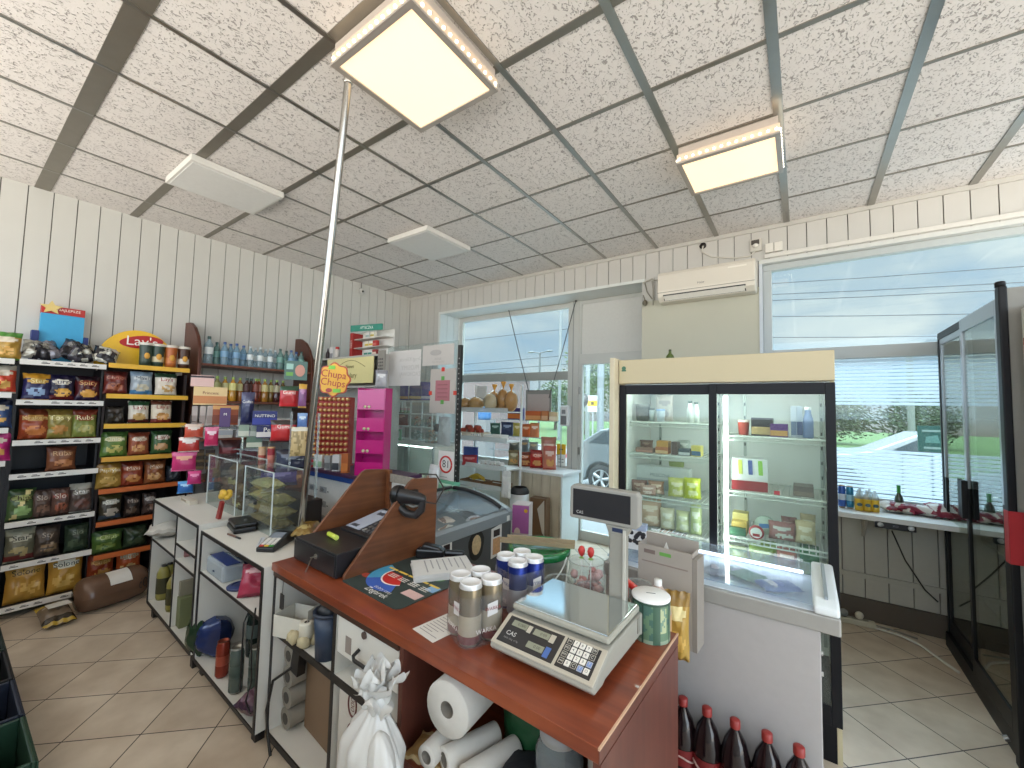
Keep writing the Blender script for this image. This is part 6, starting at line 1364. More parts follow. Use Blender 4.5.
# ================================================================== window recess: table, bread rack and goods
TZ = .905
t = thing('window_table', 'white topped window table with pale plank front in the shop window', 'table', (0, 0, 0))
tx0, tx1 = -3.35, -2.40; 
b = MB(); b.box(tx0, tx1+.02, 4.47, 4.97, TZ-.035, TZ, mat('e0e2e2', .35)); b.build('tabletop', t, bevel=.004)
b = MB(); planks(b, tx0, tx1-.021, 0, TZ-.036, lambda mb, a, bb_, z0, z1, mt: mb.box(a, bb_, 4.50, 4.52, z0, z1, mt), step=.13, gap=.005, mt=wood('bdb19c', 'cfc5b0', .5, 2., 2)); b.build('plank_front', t)
b = MB(); b.box(tx1-.02, tx1, 4.50, 4.96, 0, TZ-.036, mat('dfe8e8', .35)); b.build('end_panel', t)
b = MB(); b.box(tx0, tx1-.022, 4.525, 4.535, 0, TZ-.036, mat('8a8070', .6)); b.build('back_board', t)
b = MB(); b.box(-3.02, -2.98, 4.485, 4.499, .62, .7, mat('d8d0b0', .4)); b.build('switch', t)
# bread rack left of the table
YB = 4.05
t = thing('bread_rack', 'white bread and fruit rack with sloping trays in front of the shop window', 'rack', (0, 0, 0))
bx0, bx1 = A(459, 440, y=YB).x, A(507, 440, y=YB).x
zt_ = [A(480, py, y=YB).z for py in (411, 440, 467, 487)]
for x in (bx0, bx1-.02):
    b = MB(); b.box(x, x+.02, YB+.3, YB+.33, 0, zt_[0]+.35, WR); b.build('upright', t); b = MB(); b.box(x, x+.02, YB+.0, YB+.33, 0, .03, WR); b.build('foot', t)
b = MB(); b.box(bx0+.021, bx0+.2, YB+.31, YB+.32, zt_[0]+.06, zt_[0]+.34, mat('d4d8d8', .4, 0, .1, 40.)); b.build('mesh_back', t)
for z in zt_:
    b = MB(); b.box(bx0, bx1, YB+.0, YB+.295, z-.015, z, WR); tr = b.build('tray', t)
    b = MB(); b.box(bx0, bx1, YB-.008, YB-.001, z-.015, z+.045, glass('eef2f2', .5)); b.build('tray_lip', tr)
def bread(label, px, py, w, d, h, c, kind='loaf', z=None, y=YB+.12, tie=False, wrap=True):
    p = A(px, py, y=y)
    w, d, h = w*1.25, d*1.1, h*1.3
    t = thing('bread_loaf', label, 'bread', (p.x, y, z), 0, 'wrapped bread on the rack')
    b = MB(); b.ell((0, 0, h/2), (w/2, d/2, h/2), mat(c, .6, 0, .18, 25.), 16, 10, wob=.06, seed=int(px)); b.build('crust', t)
    if wrap: b = MB(); b.ell((0, 0, h*.52), (w*.53, d*.54, h*.52), glass('ece6d8', .07, 1.), 14, 10, wob=.1, seed=int(px)+1); b.build('wrap', t)
    if tie:
        b = MB(); b.lathe([(.012, h*.95), (.008, h*1.08), (.035, h*1.32), (.028, h*1.36)], mat('d8962a', .4), 10); b.build('tied_top', t)
z0 = zt_[0]+.0005
bread('oval bread loaf in clear wrap at the left of the top tray', 466, 410, .17, .2, .13, 'c89c62', z=z0); bread('second oval loaf in clear wrap on the top tray', 476, 410, .17, .2, .14, 'cca468', z=z0, y=YB+.14)
bread('round pale loaf with white label facing out on the top tray', 490, 411, .15, .12, .17, 'e6dcc8', z=z0, y=YB+.06)
zb = z0+.0
for k, (px, c) in enumerate([(494, 'cc9a58'), (503, 'c4924c'), (511, 'd09e5c')]):
    bread(['left', 'middle', 'right'][k]+' tall wrapped loaf with orange tied top on the top tray', px, 408, .13, .16, .2+.02*(k == 1), c, z=z0, y=YB+.22, tie=True)
# apples, crates and packs on lower trays
ap = None
for k in range(9):
    px = 463+4.3*(k % 5)+(2 if k > 4 else 0); p = A(px, 432, y=YB+.06)
    loc = (p.x, YB+.07+.05*(k % 2), zt_[1]+(.145 if k > 4 else .105))
    lab = 'red yellow apple in the open crate on the second tray, '+['front left', 'second in front', 'third in front', 'fourth in front', 'front right', 'upper left', 'upper second', 'upper third', 'upper right'][k]
    if ap is None:
        ap = thing('apple', lab, 'apple', loc, 0, 'apples in the crate')
        b = MB(); b.lathe([(0, -.033), (.018, -.038), (.038, -.022), (.043, .0), (.036, .028), (.015, .036), (0, .028)], mat('a0402c', .35, 0, .5, 14.), 14); b.build('fruit', ap); b = MB(); b.tube([(0, 0, .022), (.004, 0, .038)], .002, mat('4a3420', .6), 6); b.build('stem', ap)
    else: dup(ap, loc, k*.7, lab)
def crate(label, px0, px1, z, h, c, y=YB+.02, d=.2, name='slatted_crate'):
    xa, xb = A(px0, 440, y=y).x, A(px1, 440, y=y).x
    t = thing(name, label, 'crate', ((xa+xb)/2, y, z), 0, 'crates on the bread rack'); w = xb-xa; m_ = mat(c, .5)
    b = MB(); b.box(-w/2, w/2, 0, d, 0, .008, m_); b.build('floor', t)
    b = MB(); n = 9
    for zz_ in (.012, h-.018): b.box(-w/2, w/2, 0, .006, zz_, zz_+.018, m_); b.box(-w/2, w/2, d-.006, d, zz_, zz_+.018, m_)
    for k in range(n+1): x = -w/2+(w-.012)*k/n; b.box(x, x+.012, .0005, .0055, .0, h, m_)
    for x in (-w/2, w/2-.006): b.box(x, x+.006, .0065, d-.0065, .008, h, m_)
    b.build('slatted_wall', t)
    return t
crate('pale slatted crate with apples on the second tray of the bread rack', 461, 481, zt_[1]+.0005, .09, 'cfc4b0')
crate('whitish slatted crate right of the apple crate', 483, 499, zt_[1]+.0005, .07, 'dcd8d0')
gB = 'small packs on the bread rack'
pbox('blue_carton', 'dark blue carton standing on the third tray of the bread rack', 'box', 461, 447, 477, 462, '2c3f84', .06, y=YB+.12, z0=zt_[2]+.0005, rz=0)
pbag('jam_pack', 'red packet of sweets in front of the dark blue carton', 'pack', 462, 455, 477, 466, D('a82a30', '8a2028', 'c86a68', None, None, 3), .05, y=YB+.04, z0=zt_[2]+.0005)
for k in range(5):
    p = A(482+4.6*k, 466, y=YB+.08)
    bx('cake_pack', ['first', 'second', 'third', 'fourth', 'fifth'][k]+' white wrapped cake from the left on the third tray of the bread rack', 'cake pack', (p.x, YB+.1, zt_[2]+.0005), (.032, .08, .07+.01*(k % 2)), mat('d9d6d0', .4), rz=0, group='white cake packs', extra=lambda b: b.box(-.0165, .0165, -.041, -.04, .02, .045, mat('9a8a80', .4)))
crate('brown wicker tray at the left on the lowest tray of the bread rack', 461, 482, zt_[3]+.0005, .06, '6a4a2c', name='wicker_tray'); crate('brown wicker tray at the right on the lowest tray of the bread rack', 484, 504, zt_[3]+.0005, .06, '745232', name='wicker_tray')
p = A(471, 487, y=YB+.05)
t = thing('banana_bunch', 'bunch of yellow bananas in the left wicker tray', 'bananas', (p.x, YB+.1, zt_[3]+.03), .3)
for k in range(4):
    b = MB(); b.tube([Vector((-.09+.02*k+.05*math.sin(q*.5), -.03*q/3+.04, .05+.045*math.sin(PI*q/6)-.01*k)) + Vector((.03*q, 0, 0)) for q in range(7)], [.006, .014, .017, .018, .017, .013, .005], mat('c8a83a', .45, 0, .12, 20.), 8); b.build('banana', t)
o = bag_mesh(.13, .32, .08, D('e2e4e4', 'd6d8d8', None, None, None, 2, .3), 12, amp=.14); p = A(506, 498, y=YB-.06); tag(o.build('hanging_plastic_bag', None, (p.x, YB-.06, p.z), 0), 'white plastic bag hanging at the right corner of the bread rack', 'bag')
p = A(517, 503, y=4.2)
t = thing('white_bin', 'white pedal bin with dark opening beside the bread rack', 'bin', (p.x+.02, 4.22, 0), 0)
zz_ = A(517, 487, y=4.2).z
b = MB(); b.lathe([(0, 0), (.1, 0), (.12, zz_*.9), (.115, zz_*.9), (.1, .02), (0, .02)], mat('d8dada', .4), 20); b.build('tub', t); b = MB(); b.lathe([(.12, zz_*.9), (.122, zz_*.93), (.09, zz_)], mat('2a2a2c', .4), 20); b.build('dark_rim', t)
# goods on the window table
g5 = 'snack bags on the window table'
for a, c, s, lab, tx in [((508, 450, 520, 466), ('9a8a60', '7a6a48', 'c8bc98'), 1, 'beige snack bag at the left of the row on the window table', None), ((518, 452, 531, 466), ('8a3a1e', '6a2a18', 'c87a3a'), 2, 'brown orange snack bag second on the window table', 'Chio'), ((530, 450, 544, 467), ('b0241e', '8a1a18', 'd8806a'), 3, 'bright red snack bag on the window table', 'Chio'), ((543, 446, 556, 465), ('c0705a', 'b0584a', 'e0c0b0'), 4, 'salmon snack bag at the right of the row on the window table', None),
        ((541, 437, 556, 452), ('b88a78', 'a06a58', 'dcc8b8'), 5, 'faded pink snack bag behind the salmon one on the window table', None)]:
    pbag('snack_bag', lab, 'snack bag', *a, D(c[0], c[1], c[2], 'd09a5a', None, s), .07, y=4.70 if s < 5 else 4.775, z0=TZ+.0005, group=g5, text=tx, ts=.05)
t = thing('stepped_shelf', 'clear stepped shelf with snack packs on the window table', 'shelf', (0, 0, 0))
ys = 4.85; sx0, sx1 = A(489, 440, y=ys).x, A(557, 440, y=ys).x
zs_ = [A(525, 452, y=ys).z, A(525, 437, y=ys).z, A(525, 420, y=ys).z]
for z in zs_: b = MB(); b.box(sx0, sx1, ys, ys+.12, z-.008, z, glass('dfe8e8', .4)); b.build('tier', t)
for x in (sx0, (sx0+sx1)/2, sx1-.012): b = MB(); b.box(x, x+.012, ys+.121, ys+.13, TZ, zs_[2], glass('dfe8e8', .4)); b.build('upright', t)
for a, c, c2, s, lab in [((490, 423, 500, 437), '3a5a48', '9ab0a0', 1, 'dark green snack pack on the upper step behind the bread rack'), ((501, 422, 513, 437), '2c3454', '8a94b0', 2, 'midnight blue snack pack on the upper step'), ((513, 423, 521, 437), 'b0a048', 'd8d0a0', 3, 'mustard yellow snack pack on the upper step'), ((521, 424, 531, 437), 'c8622e', 'e0b088', 4, 'orange snack pack on the upper step'), ((530, 423, 539, 437), 'cc7a4a', 'e8d0b8', 5, 'pale orange snack pack at the right of the upper step')]:
    pbag('snack_pack', lab, 'snack pack', *a, D(c, c, c2, None, None, s), .05, y=ys+.06, z0=zs_[1]+.0005, group='snack packs on the upper step')
for a, c, c2, s, lab in [((509, 441, 519, 452), '5a5a50', 'a8a490', 6, 'grey dried fish pack on the lower step'), ((519, 440, 529, 452), '6a7070', 'c0a070', 7, 'steel grey snack pack on the lower step'), ((529, 442, 538, 452), '8a8a80', 'c8b890', 8, 'light grey snack pack on the lower step')]:
    pbag('snack_pack', lab, 'snack pack', *a, D(c, c, c2, None, None, s), .05, y=ys+.06, z0=zs_[0]+.0005, group='snack packs on the lower step')
for a, c, c2, lab in [((507, 408, 523, 420), '3a2a6a', 'd8762e', 'violet and orange open display box on the top step'), ((525, 411, 541, 420), 'c8622a', 'e0a060', 'orange open display box on the top step'), ((541, 411, 548, 420), 'b8703c', 'd8b088', 'small brown box on the top step'), ((549, 412, 557, 421), 'd0b890', 'e4d8c0', 'small cream box at the right end of the top step')]:
    pbox('display_carton', lab, 'box', *a, c, .08, y=ys+.03, z0=zs_[2]+.0005, c2=c2, group='cartons on the top step', rz=.25)
pbox('orange_box', 'small orange red box standing behind the violet display box', 'box', 509, 402, 515, 409, 'b85a34', .03, y=ys+.115, z0=zs_[2]+.0005, rz=.2)
pbox('framed_board', 'back of a grey framed board leaning in the shop window above the cartons', 'board', 523, 390, 553, 411, '8b8a86', .012, y=4.97-.02, z0=zs_[2]+.001, rz=0, extra=lambda b, w, h, d: b.box(-w*.43, w*.43, -.002, 0, h*.08, h*.86, mat('b6aaa6', .6)))
t = thing('window_sticker', 'yellow and white sticker on the window post by the door', 'sticker', A(561, 464, y=RY-.002), 0)
b = MB(); b.box(-.07, .07, -.002, .0, .13, .27, mat('e6b422', .5)); b.build('yellow_half', t); b = MB(); b.box(-.07, .07, -.002, 0, -.02, .129, mat('e6e6e2', .5)); b.box(-.04, .0, -.003, -.002, .02, .03, mat('6a6a68', .5)); b.box(.01, .04, -.003, -.002, .02, .03, mat('6a6a68', .5)); b.box(-.04, .0, -.003, -.002, .06, .07, mat('6a6a68', .5)); b.box(.01, .04, -.003, -.002, .06, .07, mat('6a6a68', .5)); b.box(-.03, .03, -.003, -.002, .19, .205, mat('6a5a20', .5)); b.build('white_half', t)
p = A(567, 426, y=RY-.02)
t = thing('soap_dispenser', 'white hand sanitizer dispenser on the window post', 'dispenser', (p.x, RY-.0205, p.z), 0)
h = (426-407)*5.9/F; b = MB(); b.box(-.065, .065, -.09, 0, 0, h, mat('dedede', .35)); b.build('case', t, bevel=.02, seg=3); b = MB(); b.box(-.05, .035, -.0935, -.0905, .02, h*.5, mat('77787a', .4)); b.build('grey_lever', t, bevel=.001); b = MB(); b.box(-.035, .02, -.0935, -.0905, h*.6, h*.8, mat('8a8c8e', .4)); b.build('level_window', t)
for k, (a, b_) in enumerate([((508, 307), (529, 392)), ((576, 300), (549, 398))]):
    pa, pb = A(*a, y=RY-.06), A(*b_, y=RY-.06); m_ = MB(); m_.tube([pa, pa.lerp(pb, .5)+Vector((0, 0, -.02)), pb], .006, mat('4a4c4c', .5), 6)
    m_.ell(pa, (.02, .02, .03), mat('5a5c5c', .5), 8, 6)
    tag(m_.build('window_cord'), ['thin cord hanging in front of the shop window, left one', 'thin cord slanting from the top of the window post'][k], 'cord')  # plain hanging cords, not a window fitting
# boxes on the floor by the table
t = thing('pink_carton', 'pink and white cardboard box with yellow spot beside the grey freezer', 'box', (A(521, 530, y=3.35).x, 3.35, 0), .35)
zz_ = A(521, 503, y=3.35).z
b = MB(); b.box(-.07, .09, -.07, .1, 0, zz_, mat('d4c6c4', .5)); b.build('carton', t, bevel=.003); b = MB(); b.box(-.0705, .0905, -.0712, -.0702, zz_*.66, zz_*.99, mat('b46ab0', .5)); b.prism([(.06+.018*math.cos(a), zz_*.93+.018*math.sin(a)) for a in [2*PI*k/12 for k in range(12)]], 'y', -.073, -.0714, mat('e0b030', .5)); b.prism([(-.02+.03*math.cos(a), zz_*.66+.05*math.sin(a)) for a in [PI*k/10 for k in range(11)]], 'y', -.0735, -.0714, mat('e4d0c4', .5)); b.build('print', t)
t = thing('cardboard_box', 'torn brown cardboard box leaning at the table front', 'box', (A(537, 530, y=4.25).x-.02, 4.28, 0), .1)
zz_ = A(537, 499, y=4.25).z
b = MB(); b.box(-.1, .11, 0, .13, 0, zz_, mat('6f5238', .7, 0, .12, 8.)); b.build('carton', t); b = MB(); b.prism([(.0, zz_*.8), (.09, zz_*.98), (.1, zz_*.3), (.07, zz_*.35)], 'y', -.004, -.0005, mat('c8c0b4', .6)); b.build('torn_label', t)
# ================================================================== glass door fridge
YF = 2.62; X0, X1, ZT = -.985, .14, 2.03
CRM_ = mat('bcae8c', .45, 0, .03, 4.); BKF = mat('101014', .45, spec=.25); INW = mat('dcdfdb', .35, 0, .03, 4.)
t = thing('glass_door_fridge', 'tall cream fridge with two black framed sliding glass doors full of dairy food', 'fridge', (X0, YF, 0), 0)
W = X1-X0; DP = .62
b = MB(); b.box(0, .03, .03, DP, 0, ZT, CRM_); b.build('side_wall', t); b = MB(); b.box(W-.02, W, .03, DP, 0, ZT, CRM_); b.build('side_wall', t)
b = MB(); b.box(.031, W-.021, DP-.03, DP, 0, ZT, CRM_); b.box(.035, W-.025, DP-.036, DP-.031, .25, 1.86, INW); b.build('back_wall', t)
b = MB(); b.box(.031, .034, .06, DP-.037, .25, 1.86, INW); b.box(W-.024, W-.021, .06, DP-.037, .25, 1.86, INW); b.build('inner_liner', t)
b = MB(); b.box(.0, W, -.01, DP, ZT-.16+.005, ZT, CRM_) ; hp = b.build('header_panel', t, bevel=.003)
b = MB(); b.box(.03, W-.02, .03, DP, 1.861, 1.872, INW); b.build('inner_roof', t)
b = MB(); b.box(.02, .05, -.0115, -.0101, ZT-.075, ZT-.065, mat('3f6a52', .5)); b.prism([(.035+.014*math.cos(a), ZT-.055+.014*math.sin(a)) for a in [2*PI*k/14 for k in range(14)]], 'y', -.0118, -.0101, mat('3f6a52', .5)); b.build('tree_badge', hp)
b = MB(); b.box(.031, W-.021, .03, DP-.031, 0, .25, BKF); b.build('plinth', t)
def doorf(x0, x1, y, nm):
    z0, z1 = .2, 1.865; k = .042
    b = MB(); b.box(x0, x0+k, y, y+.02, z0, z1, BKF); b.box(x1-k, x1, y, y+.02, z0, z1, BKF); b.box(x0+k, x1-k, y, y+.02, z1-.06, z1, BKF); b.box(x0+k, x1-k, y, y+.02, z0, z0+.09, BKF)
    d = b.build('sliding_door', t, bevel=.003)
    b = MB(); b.box(x0+k, x1-k, y+.007, y+.012, z0+.09, z1-.06, glass('eef4f1', .02, 1.)); b.build('door_pane', d)
    return d
doorf(.0, .585, .005, ''); doorf(.545, W, -.02, '')
b = MB(); b.box(-.035, -.004, -.08, .1, .9, ZT+.01, mat('c8bca0', .5)); b.build('side_cover', t, bevel=.003)
LED = mat('f4fbf6', .4, emit=11.)
for x in (.62,): 
    b = MB(); b.tube([(x, .075, .4), (x, .075, 1.8)], .011, LED, 8); b.build('lamp_tube', t)
b = MB(); b.tube([(.06, .09, 1.845), (W-.06, .09, 1.845)], .011, LED, 8); b.build('lamp_tube', t)
for x in (.10, .5, .66, W-.05):
    b = MB(); b.box(x, x+.018, DP-.044, DP-.037, .3, 1.84, mat('aab2ac', .35, .5)); 
    for q in range(16): b.box(x+.005, x+.013, DP-.046, DP-.044, .4+q*.09, .42+q*.09, mat('3a3e3c', .5))
    b.build('shelf_rail', t)
yin = YF+.14
def fz(py, px): return A(px, py, y=yin).z
WIRE = mat('d4dcd6', .35, .3)
SH = {}
for key, x0, x1, py, px in (('L1', .04, .54, 422, 660), ('L2', .04, .54, 454, 660), ('L3', .04, .54, 496, 660), ('L4', .04, .54, 530, 660), ('R1', .60, W-.03, 437, 775), ('R2', .60, W-.03, 494, 775), ('R3', .60, W-.03, 541, 775), ('B', .04, W-.03, 562, 720)):
    z = fz(py, px); SH[key] = z
    b = MB(); b.tube([(x0, .1, z-.006), (x1, .1, z-.006)], .006, WIRE, 8); b.tube([(x0, .1, z-.03), (x1, .1, z-.03)], .004, WIRE, 8); b.tube([(x0, DP-.06, z-.006), (x1, DP-.06, z-.006)], .006, WIRE, 8)
    n = int((x1-x0)/.028)
    for k in range(n+1): x = x0+(x1-x0)*k/n; b.tube([(x, .1, z-.003), (x, DP-.06, z-.003)], .0026, WIRE, 6); b.tube([(x, .1, z-.003), (x, .1, z-.03)], .0024, WIRE, 6)
    b.build('wire_shelf', t)
gF = 'food in the glass door fridge'
def fi(sh, kind, a, c, lab, c2=None, d=.08, yo=0., name='food_pack', cat='food pack', text=None, tc='f0ece0', ts=.03, seed=1, rz=0.):
    z0 = SH[sh]+.002
    if kind == 'box': return pbox(name, lab, cat, *a, c, d, y=yin+yo, z0=z0, rz=rz, c2=c2, group=gF, text=text, tc=tc, ts=ts)
    if kind == 'bag': return pbag(name, lab, cat, *a, D(c, c, c2, c2, None, seed), d, y=yin+yo+d/2, z0=z0, group=gF, text=text, tm=tc, ts=ts)
    p, w, h, _ = fr(*a, y=yin+yo); h += p.z-z0
    if kind == 'jar':
        t = thing(name, lab, cat, (p.x, yin+yo+w/2, z0), 0, gF)
        b = MB(); b.lathe([(0, 0), (w/2, 0), (w/2, h*.6), (w*.3, h*.8), (w*.3, h*.9)], mat(c, .35), 14); b.build('body', t); b = MB(); b.lathe([(w*.32, h*.9), (w*.32, h), (0, h)], mat(c2 or '3a4a44', .4), 14); b.build('cap', t); return t
    if kind == 'tub':
        t = thing(name, lab, cat, (p.x, yin+yo+w/2, z0), 0, gF)
        b = MB(); b.lathe([(0, 0), (w*.42, 0), (w/2, h*.85)], mat(c, .4), 16); b.build('tub', t); b = MB(); b.lathe([(w*.51, h*.85), (w*.51, h), (0, h)], mat(c2 or 'e0e4e0', .4), 16); b.build('lid', t); return t
fi('L1', 'tub', (633, 404, 648, 421), '5c605c', 'dark grey tub at the left of the top left fridge shelf', '6c706c')
fi('L1', 'tub', (648, 408, 654, 421), 'b8c4c0', 'small greyish cup next to the dark tub in the fridge', '3c4440', yo=.02)
fi('L1', 'tub', (655, 409, 664, 421), 'd4dde4', 'white and blue yoghurt cup on the top left fridge shelf', '8aa4cc')
fi('L1', 'bag', (656, 395, 673, 418), 'c2bab4', 'pinkish hanging pack behind the white and blue cup', 'a09a98', d=.03, yo=.2)
fi('L1', 'jar', (686, 401, 693, 421), 'e2e8e2', 'left white milk bottle with dark cap on the top left fridge shelf', '2f4438'); fi('L1', 'jar', (692, 402, 699, 421), 'dfe6e0', 'right white milk bottle with dark cap on the top left fridge shelf', '2f4438', yo=.03)
fi('L2', 'box', (635, 448, 653, 454), '8a6a5c', 'flat reddish meat pack on the second left fridge shelf', 'b08070'); fi('L2', 'box', (655, 447, 668, 454), 'a8643c', 'lower orange pack of the stack on the second left fridge shelf', 'd0b080'); fi('L2', 'box', (656, 441, 668, 447), 'b88a3e', 'upper golden pack in the stack on the second left fridge shelf', '6a4a2a', yo=.003).location.z += .0
fi('L2', 'box', (671, 442, 677, 454), '5a4a48', 'small brown pack right of the orange stack in the fridge'); fi('L2', 'box', (678, 449, 690, 455), '4c5a62', 'flat dark blue grey pack on the second left fridge shelf', 'c8d0d0'); fi('L2', 'box', (691, 446, 701, 456), 'd2c66a', 'yellow pack at the right of the second left fridge shelf', '4a6a8a')
fi('L3', 'box', (630, 467, 690, 481), 'd6dcda', 'long white printed carton at the back of the third left fridge shelf', 'b4bcbc', yo=.12, text='MLECZNE', tc='7a8484', ts=.03)
fi('L3', 'bag', (631, 480, 647, 495), '9a7468', 'reddish sausage pack at the left of the third left fridge shelf', 'd0b8a8', seed=2); fi('L3', 'bag', (648, 481, 664, 495), 'a8826c', 'ham pack second on the third left fridge shelf', 'd8c4b0', seed=3); fi('L3', 'bag', (668, 478, 686, 497), 'c8cc70', 'yellow green cheese pack on the third left fridge shelf', 'e4e0b8', seed=4); fi('L3', 'bag', (684, 478, 701, 497), 'ccd63e', 'lime green cheese pack at the right of the third left fridge shelf', 'e8ecb0', seed=5)
fi('L4', 'bag', (638, 499, 662, 528), 'c8a890', 'peach coloured pastry bag on the lowest left fridge shelf', 'e0ccb8', seed=6); fi('L4', 'bag', (676, 511, 690, 529), 'cfd2a4', 'pale green pack of cheese on the lowest left fridge shelf', 'e4e4cc', seed=7); fi('L4', 'bag', (690, 505, 702, 531), 'c4d09a', 'green white stacked pack at the right of the lowest left fridge shelf', 'e8ecd8', seed=8)
fi('R1', 'tub', (737, 420, 749, 436), 'b04438', 'red and white cup at the left of the top right fridge shelf', 'd8c4bc'); fi('R1', 'box', (751, 418, 773, 437), '2c2a30', 'dark chocolate dessert multipack on the top right fridge shelf', 'b0986a'); fi('R1', 'box', (770, 424, 788, 438), '5a2c78', 'purple dessert pack on the top right fridge shelf', 'c09050', yo=-.02)
fi('R1', 'box', (791, 406, 797, 438), 'b8c0cc', 'slim white blue carton on the top right fridge shelf', '6a7a98'); fi('R1', 'box', (797, 406, 803, 438), 'b0bac8', 'second slim white blue carton on the top right fridge shelf', '4a5a88', yo=.02); fi('R1', 'jar', (803, 407, 814, 438), '7f95c0', 'whipped cream can with white cap and blue body in the fridge', 'e0e6e8', name='cream_can', cat='can')
pbox('yoghurt_display', 'white carton of fruit yoghurts with dark red front edge on the middle right fridge shelf', 'box', 731, 459, 768, 492, 'd6dad8', .14, y=yin, z0=SH['R2']+.002, rz=.12, group=gF, extra=lambda b, w, h, d: (b.box(-w*.5, w*.5, -.01, -.0005, 0, h*.3, mat('8c2228', .45)), [b.prism([(-w*.3+w*.28*k, h*.5), (-w*.18+w*.28*k, h*.5), (-w*.2+w*.28*k, h*.95), (-w*.32+w*.28*k, h*.95)], 'y', -.003, -.0005, mat(c, .45)) for k, c in enumerate(('c8d060', '4a5a98', '8ac04a'))]))
fi('R2', 'box', (793, 487, 814, 496), '6a625c', 'flat dark meat tray at the right of the middle right fridge shelf', '8a7a70', d=.14)
pbox('price_tag', 'small red price tag clipped to the middle right fridge shelf', 'price tag', 774, 491, 780, 495, 'c8283a', .004, y=yin-.046, rz=0)
fi('R3', 'box', (732, 513, 748, 524), 'd8c878', 'upper yellow cheese block in the stack on the lower right fridge shelf', 'e8dca8', yo=.06); fi('R3', 'box', (731, 522, 747, 534), 'c8ac58', 'butter coloured block at the left of the lower right fridge shelf', 'e0cc90', yo=.0); 
fi('R3', 'box', (729, 528, 746, 540), '2a5a40', 'dark green pack in front at the left of the lower right fridge shelf', '3a6a4c', yo=-.03, d=.025)
p, w, h, _ = fr(756, 503, 774, 522, y=yin+.1); t6 = thing('cheese_round', 'round pale cheese with blue label standing on the lower right fridge shelf', 'cheese', (p.x, yin+.12, SH['R3']+.002+w*.62), 0, gF)
b = MB(); b.lathe([(0, 0), (w*.6, 0), (w*.62, .02), (w*.6, .04), (0, .04)], mat('b8ccc0', .4), 22, Matrix.Rotation(PI/2, 4, 'X')); b.build('disc', t6); b = MB(); b.box(-w*.32, w*.3, -.043, -.0405, -.012, .012, mat('3a7ab8', .4), Matrix.Rotation(-.12, 4, 'Y')); b.build('blue_label', t6)
p, w, h, _ = fr(747, 524, 766, 540, y=yin-.03); t6 = thing('cheese_round', 'round cheese pack with red rim and white face on the lower right fridge shelf', 'cheese', (p.x, yin-.02, SH['R3']+.002+w*.42), 0, gF)
b = MB(); b.lathe([(0, 0), (w*.42, 0), (w*.44, .012), (w*.42, .025), (0, .025)], mat('9a2228', .4), 22, Matrix.Rotation(PI/2, 4, 'X')); b.build('disc', t6); b = MB(); b.lathe([(0, .026), (w*.33, .026)], mat('dce0da', .4), 20, Matrix.Rotation(PI/2, 4, 'X')); b.box(-w*.2, w*.2, -.0285, -.0265, -.02, -.005, mat('9a2228', .4)); b.build('white_face', t6)
fi('R3', 'bag', (768, 522, 796, 541), '9c6a68', 'vacuum packed red meat on the lower right fridge shelf', 'c8ccc4', seed=9); fi('R3', 'bag', (795, 521, 816, 543), 'c2b48e', 'beige pack of sliced cheese at the right of the lower right fridge shelf', 'dcd4b8', seed=10)
fi('B', 'bag', (728, 546, 748, 562), 'a8b47a', 'pale green vegetable pack at the left of the fridge bottom', 'd0d8b0', seed=11); fi('B', 'bag', (748, 545, 776, 562), '8aa44e', 'leafy green salad pack in the fridge bottom', 'c8d890', seed=12); fi('B', 'bag', (776, 548, 798, 564), 'b06a5e', 'red minced meat pack in the fridge bottom', 'd8c0b4', seed=13); fi('B', 'box', (799, 549, 820, 564), '1e6a3a', 'bright green crate corner in the fridge bottom', '2a7a48')
fi('L2', 'bag', (640, 440, 653, 450), '7a5a50', 'small dark red pack standing behind the flat meat pack in the fridge', 'a88a78', yo=.12, seed=21); fi('L2', 'bag', (678, 440, 690, 452), 'a8b0a8', 'pale pack behind the blue grey one on the second left fridge shelf', 'c8ccc4', yo=.14, seed=22)
fi('L3', 'bag', (669, 462, 684, 476), '9aa868', 'green pack leaning at the back of the third left fridge shelf', 'c4cc98', yo=.2, seed=23); fi('L3', 'bag', (640, 485, 656, 497), 'b08e80', 'sliced ham pack in front on the third left fridge shelf', 'dcc8bc', yo=-.05, d=.03, seed=24)
fi('L4', 'bag', (660, 508, 675, 528), 'd8d0b4', 'ivory bun bag in the middle of the lowest left fridge shelf', 'ece8d8', seed=25); fi('R3', 'bag', (781, 517, 797, 535), '8a5a58', 'dark ham pack behind the red meat on the lower right fridge shelf', 'b89890', yo=.12, seed=26); fi('R3', 'bag', (800, 514, 816, 530), 'b8a884', 'second beige cheese pack behind the first on the lower right fridge shelf', 'd8ccb0', yo=.13, seed=27); fi('B', 'bag', (760, 541, 778, 556), '9cb060', 'light salad pack behind the leafy one in the fridge bottom', 'd0dca0', yo=.12, seed=28)
fi('B', 'box', (659, 532, 671, 556), 'a8803e', 'golden brown box low in the left half of the fridge', 'c8a868'); fi('B', 'box', (672, 536, 684, 556), '7a6250', 'brown box low in the left half of the fridge', '98806a'); fi('B', 'box', (685, 537, 700, 556), 'c8ccb0', 'pale box low in the left half of the fridge', 'a8a880')
# small dark green ornament on the fridge top
p = A(670, 357, y=YF+.1)
t = thing('bottle_cap_figure', 'little dark green gourd shaped bottle standing on top of the cream fridge', 'ornament', (p.x, YF+.1, ZT+.001), 0)
b = MB(); b.lathe([(0, 0), (.022, 0), (.026, .015), (.02, .03), (.01, .04), (.008, .055)], mat('4a5a20', .3), 14); b.build('body', t); b = MB(); b.lathe([(.009, .054), (.009, .066), (0, .068)], mat('2f3a18', .4), 10); b.build('stopper', t)
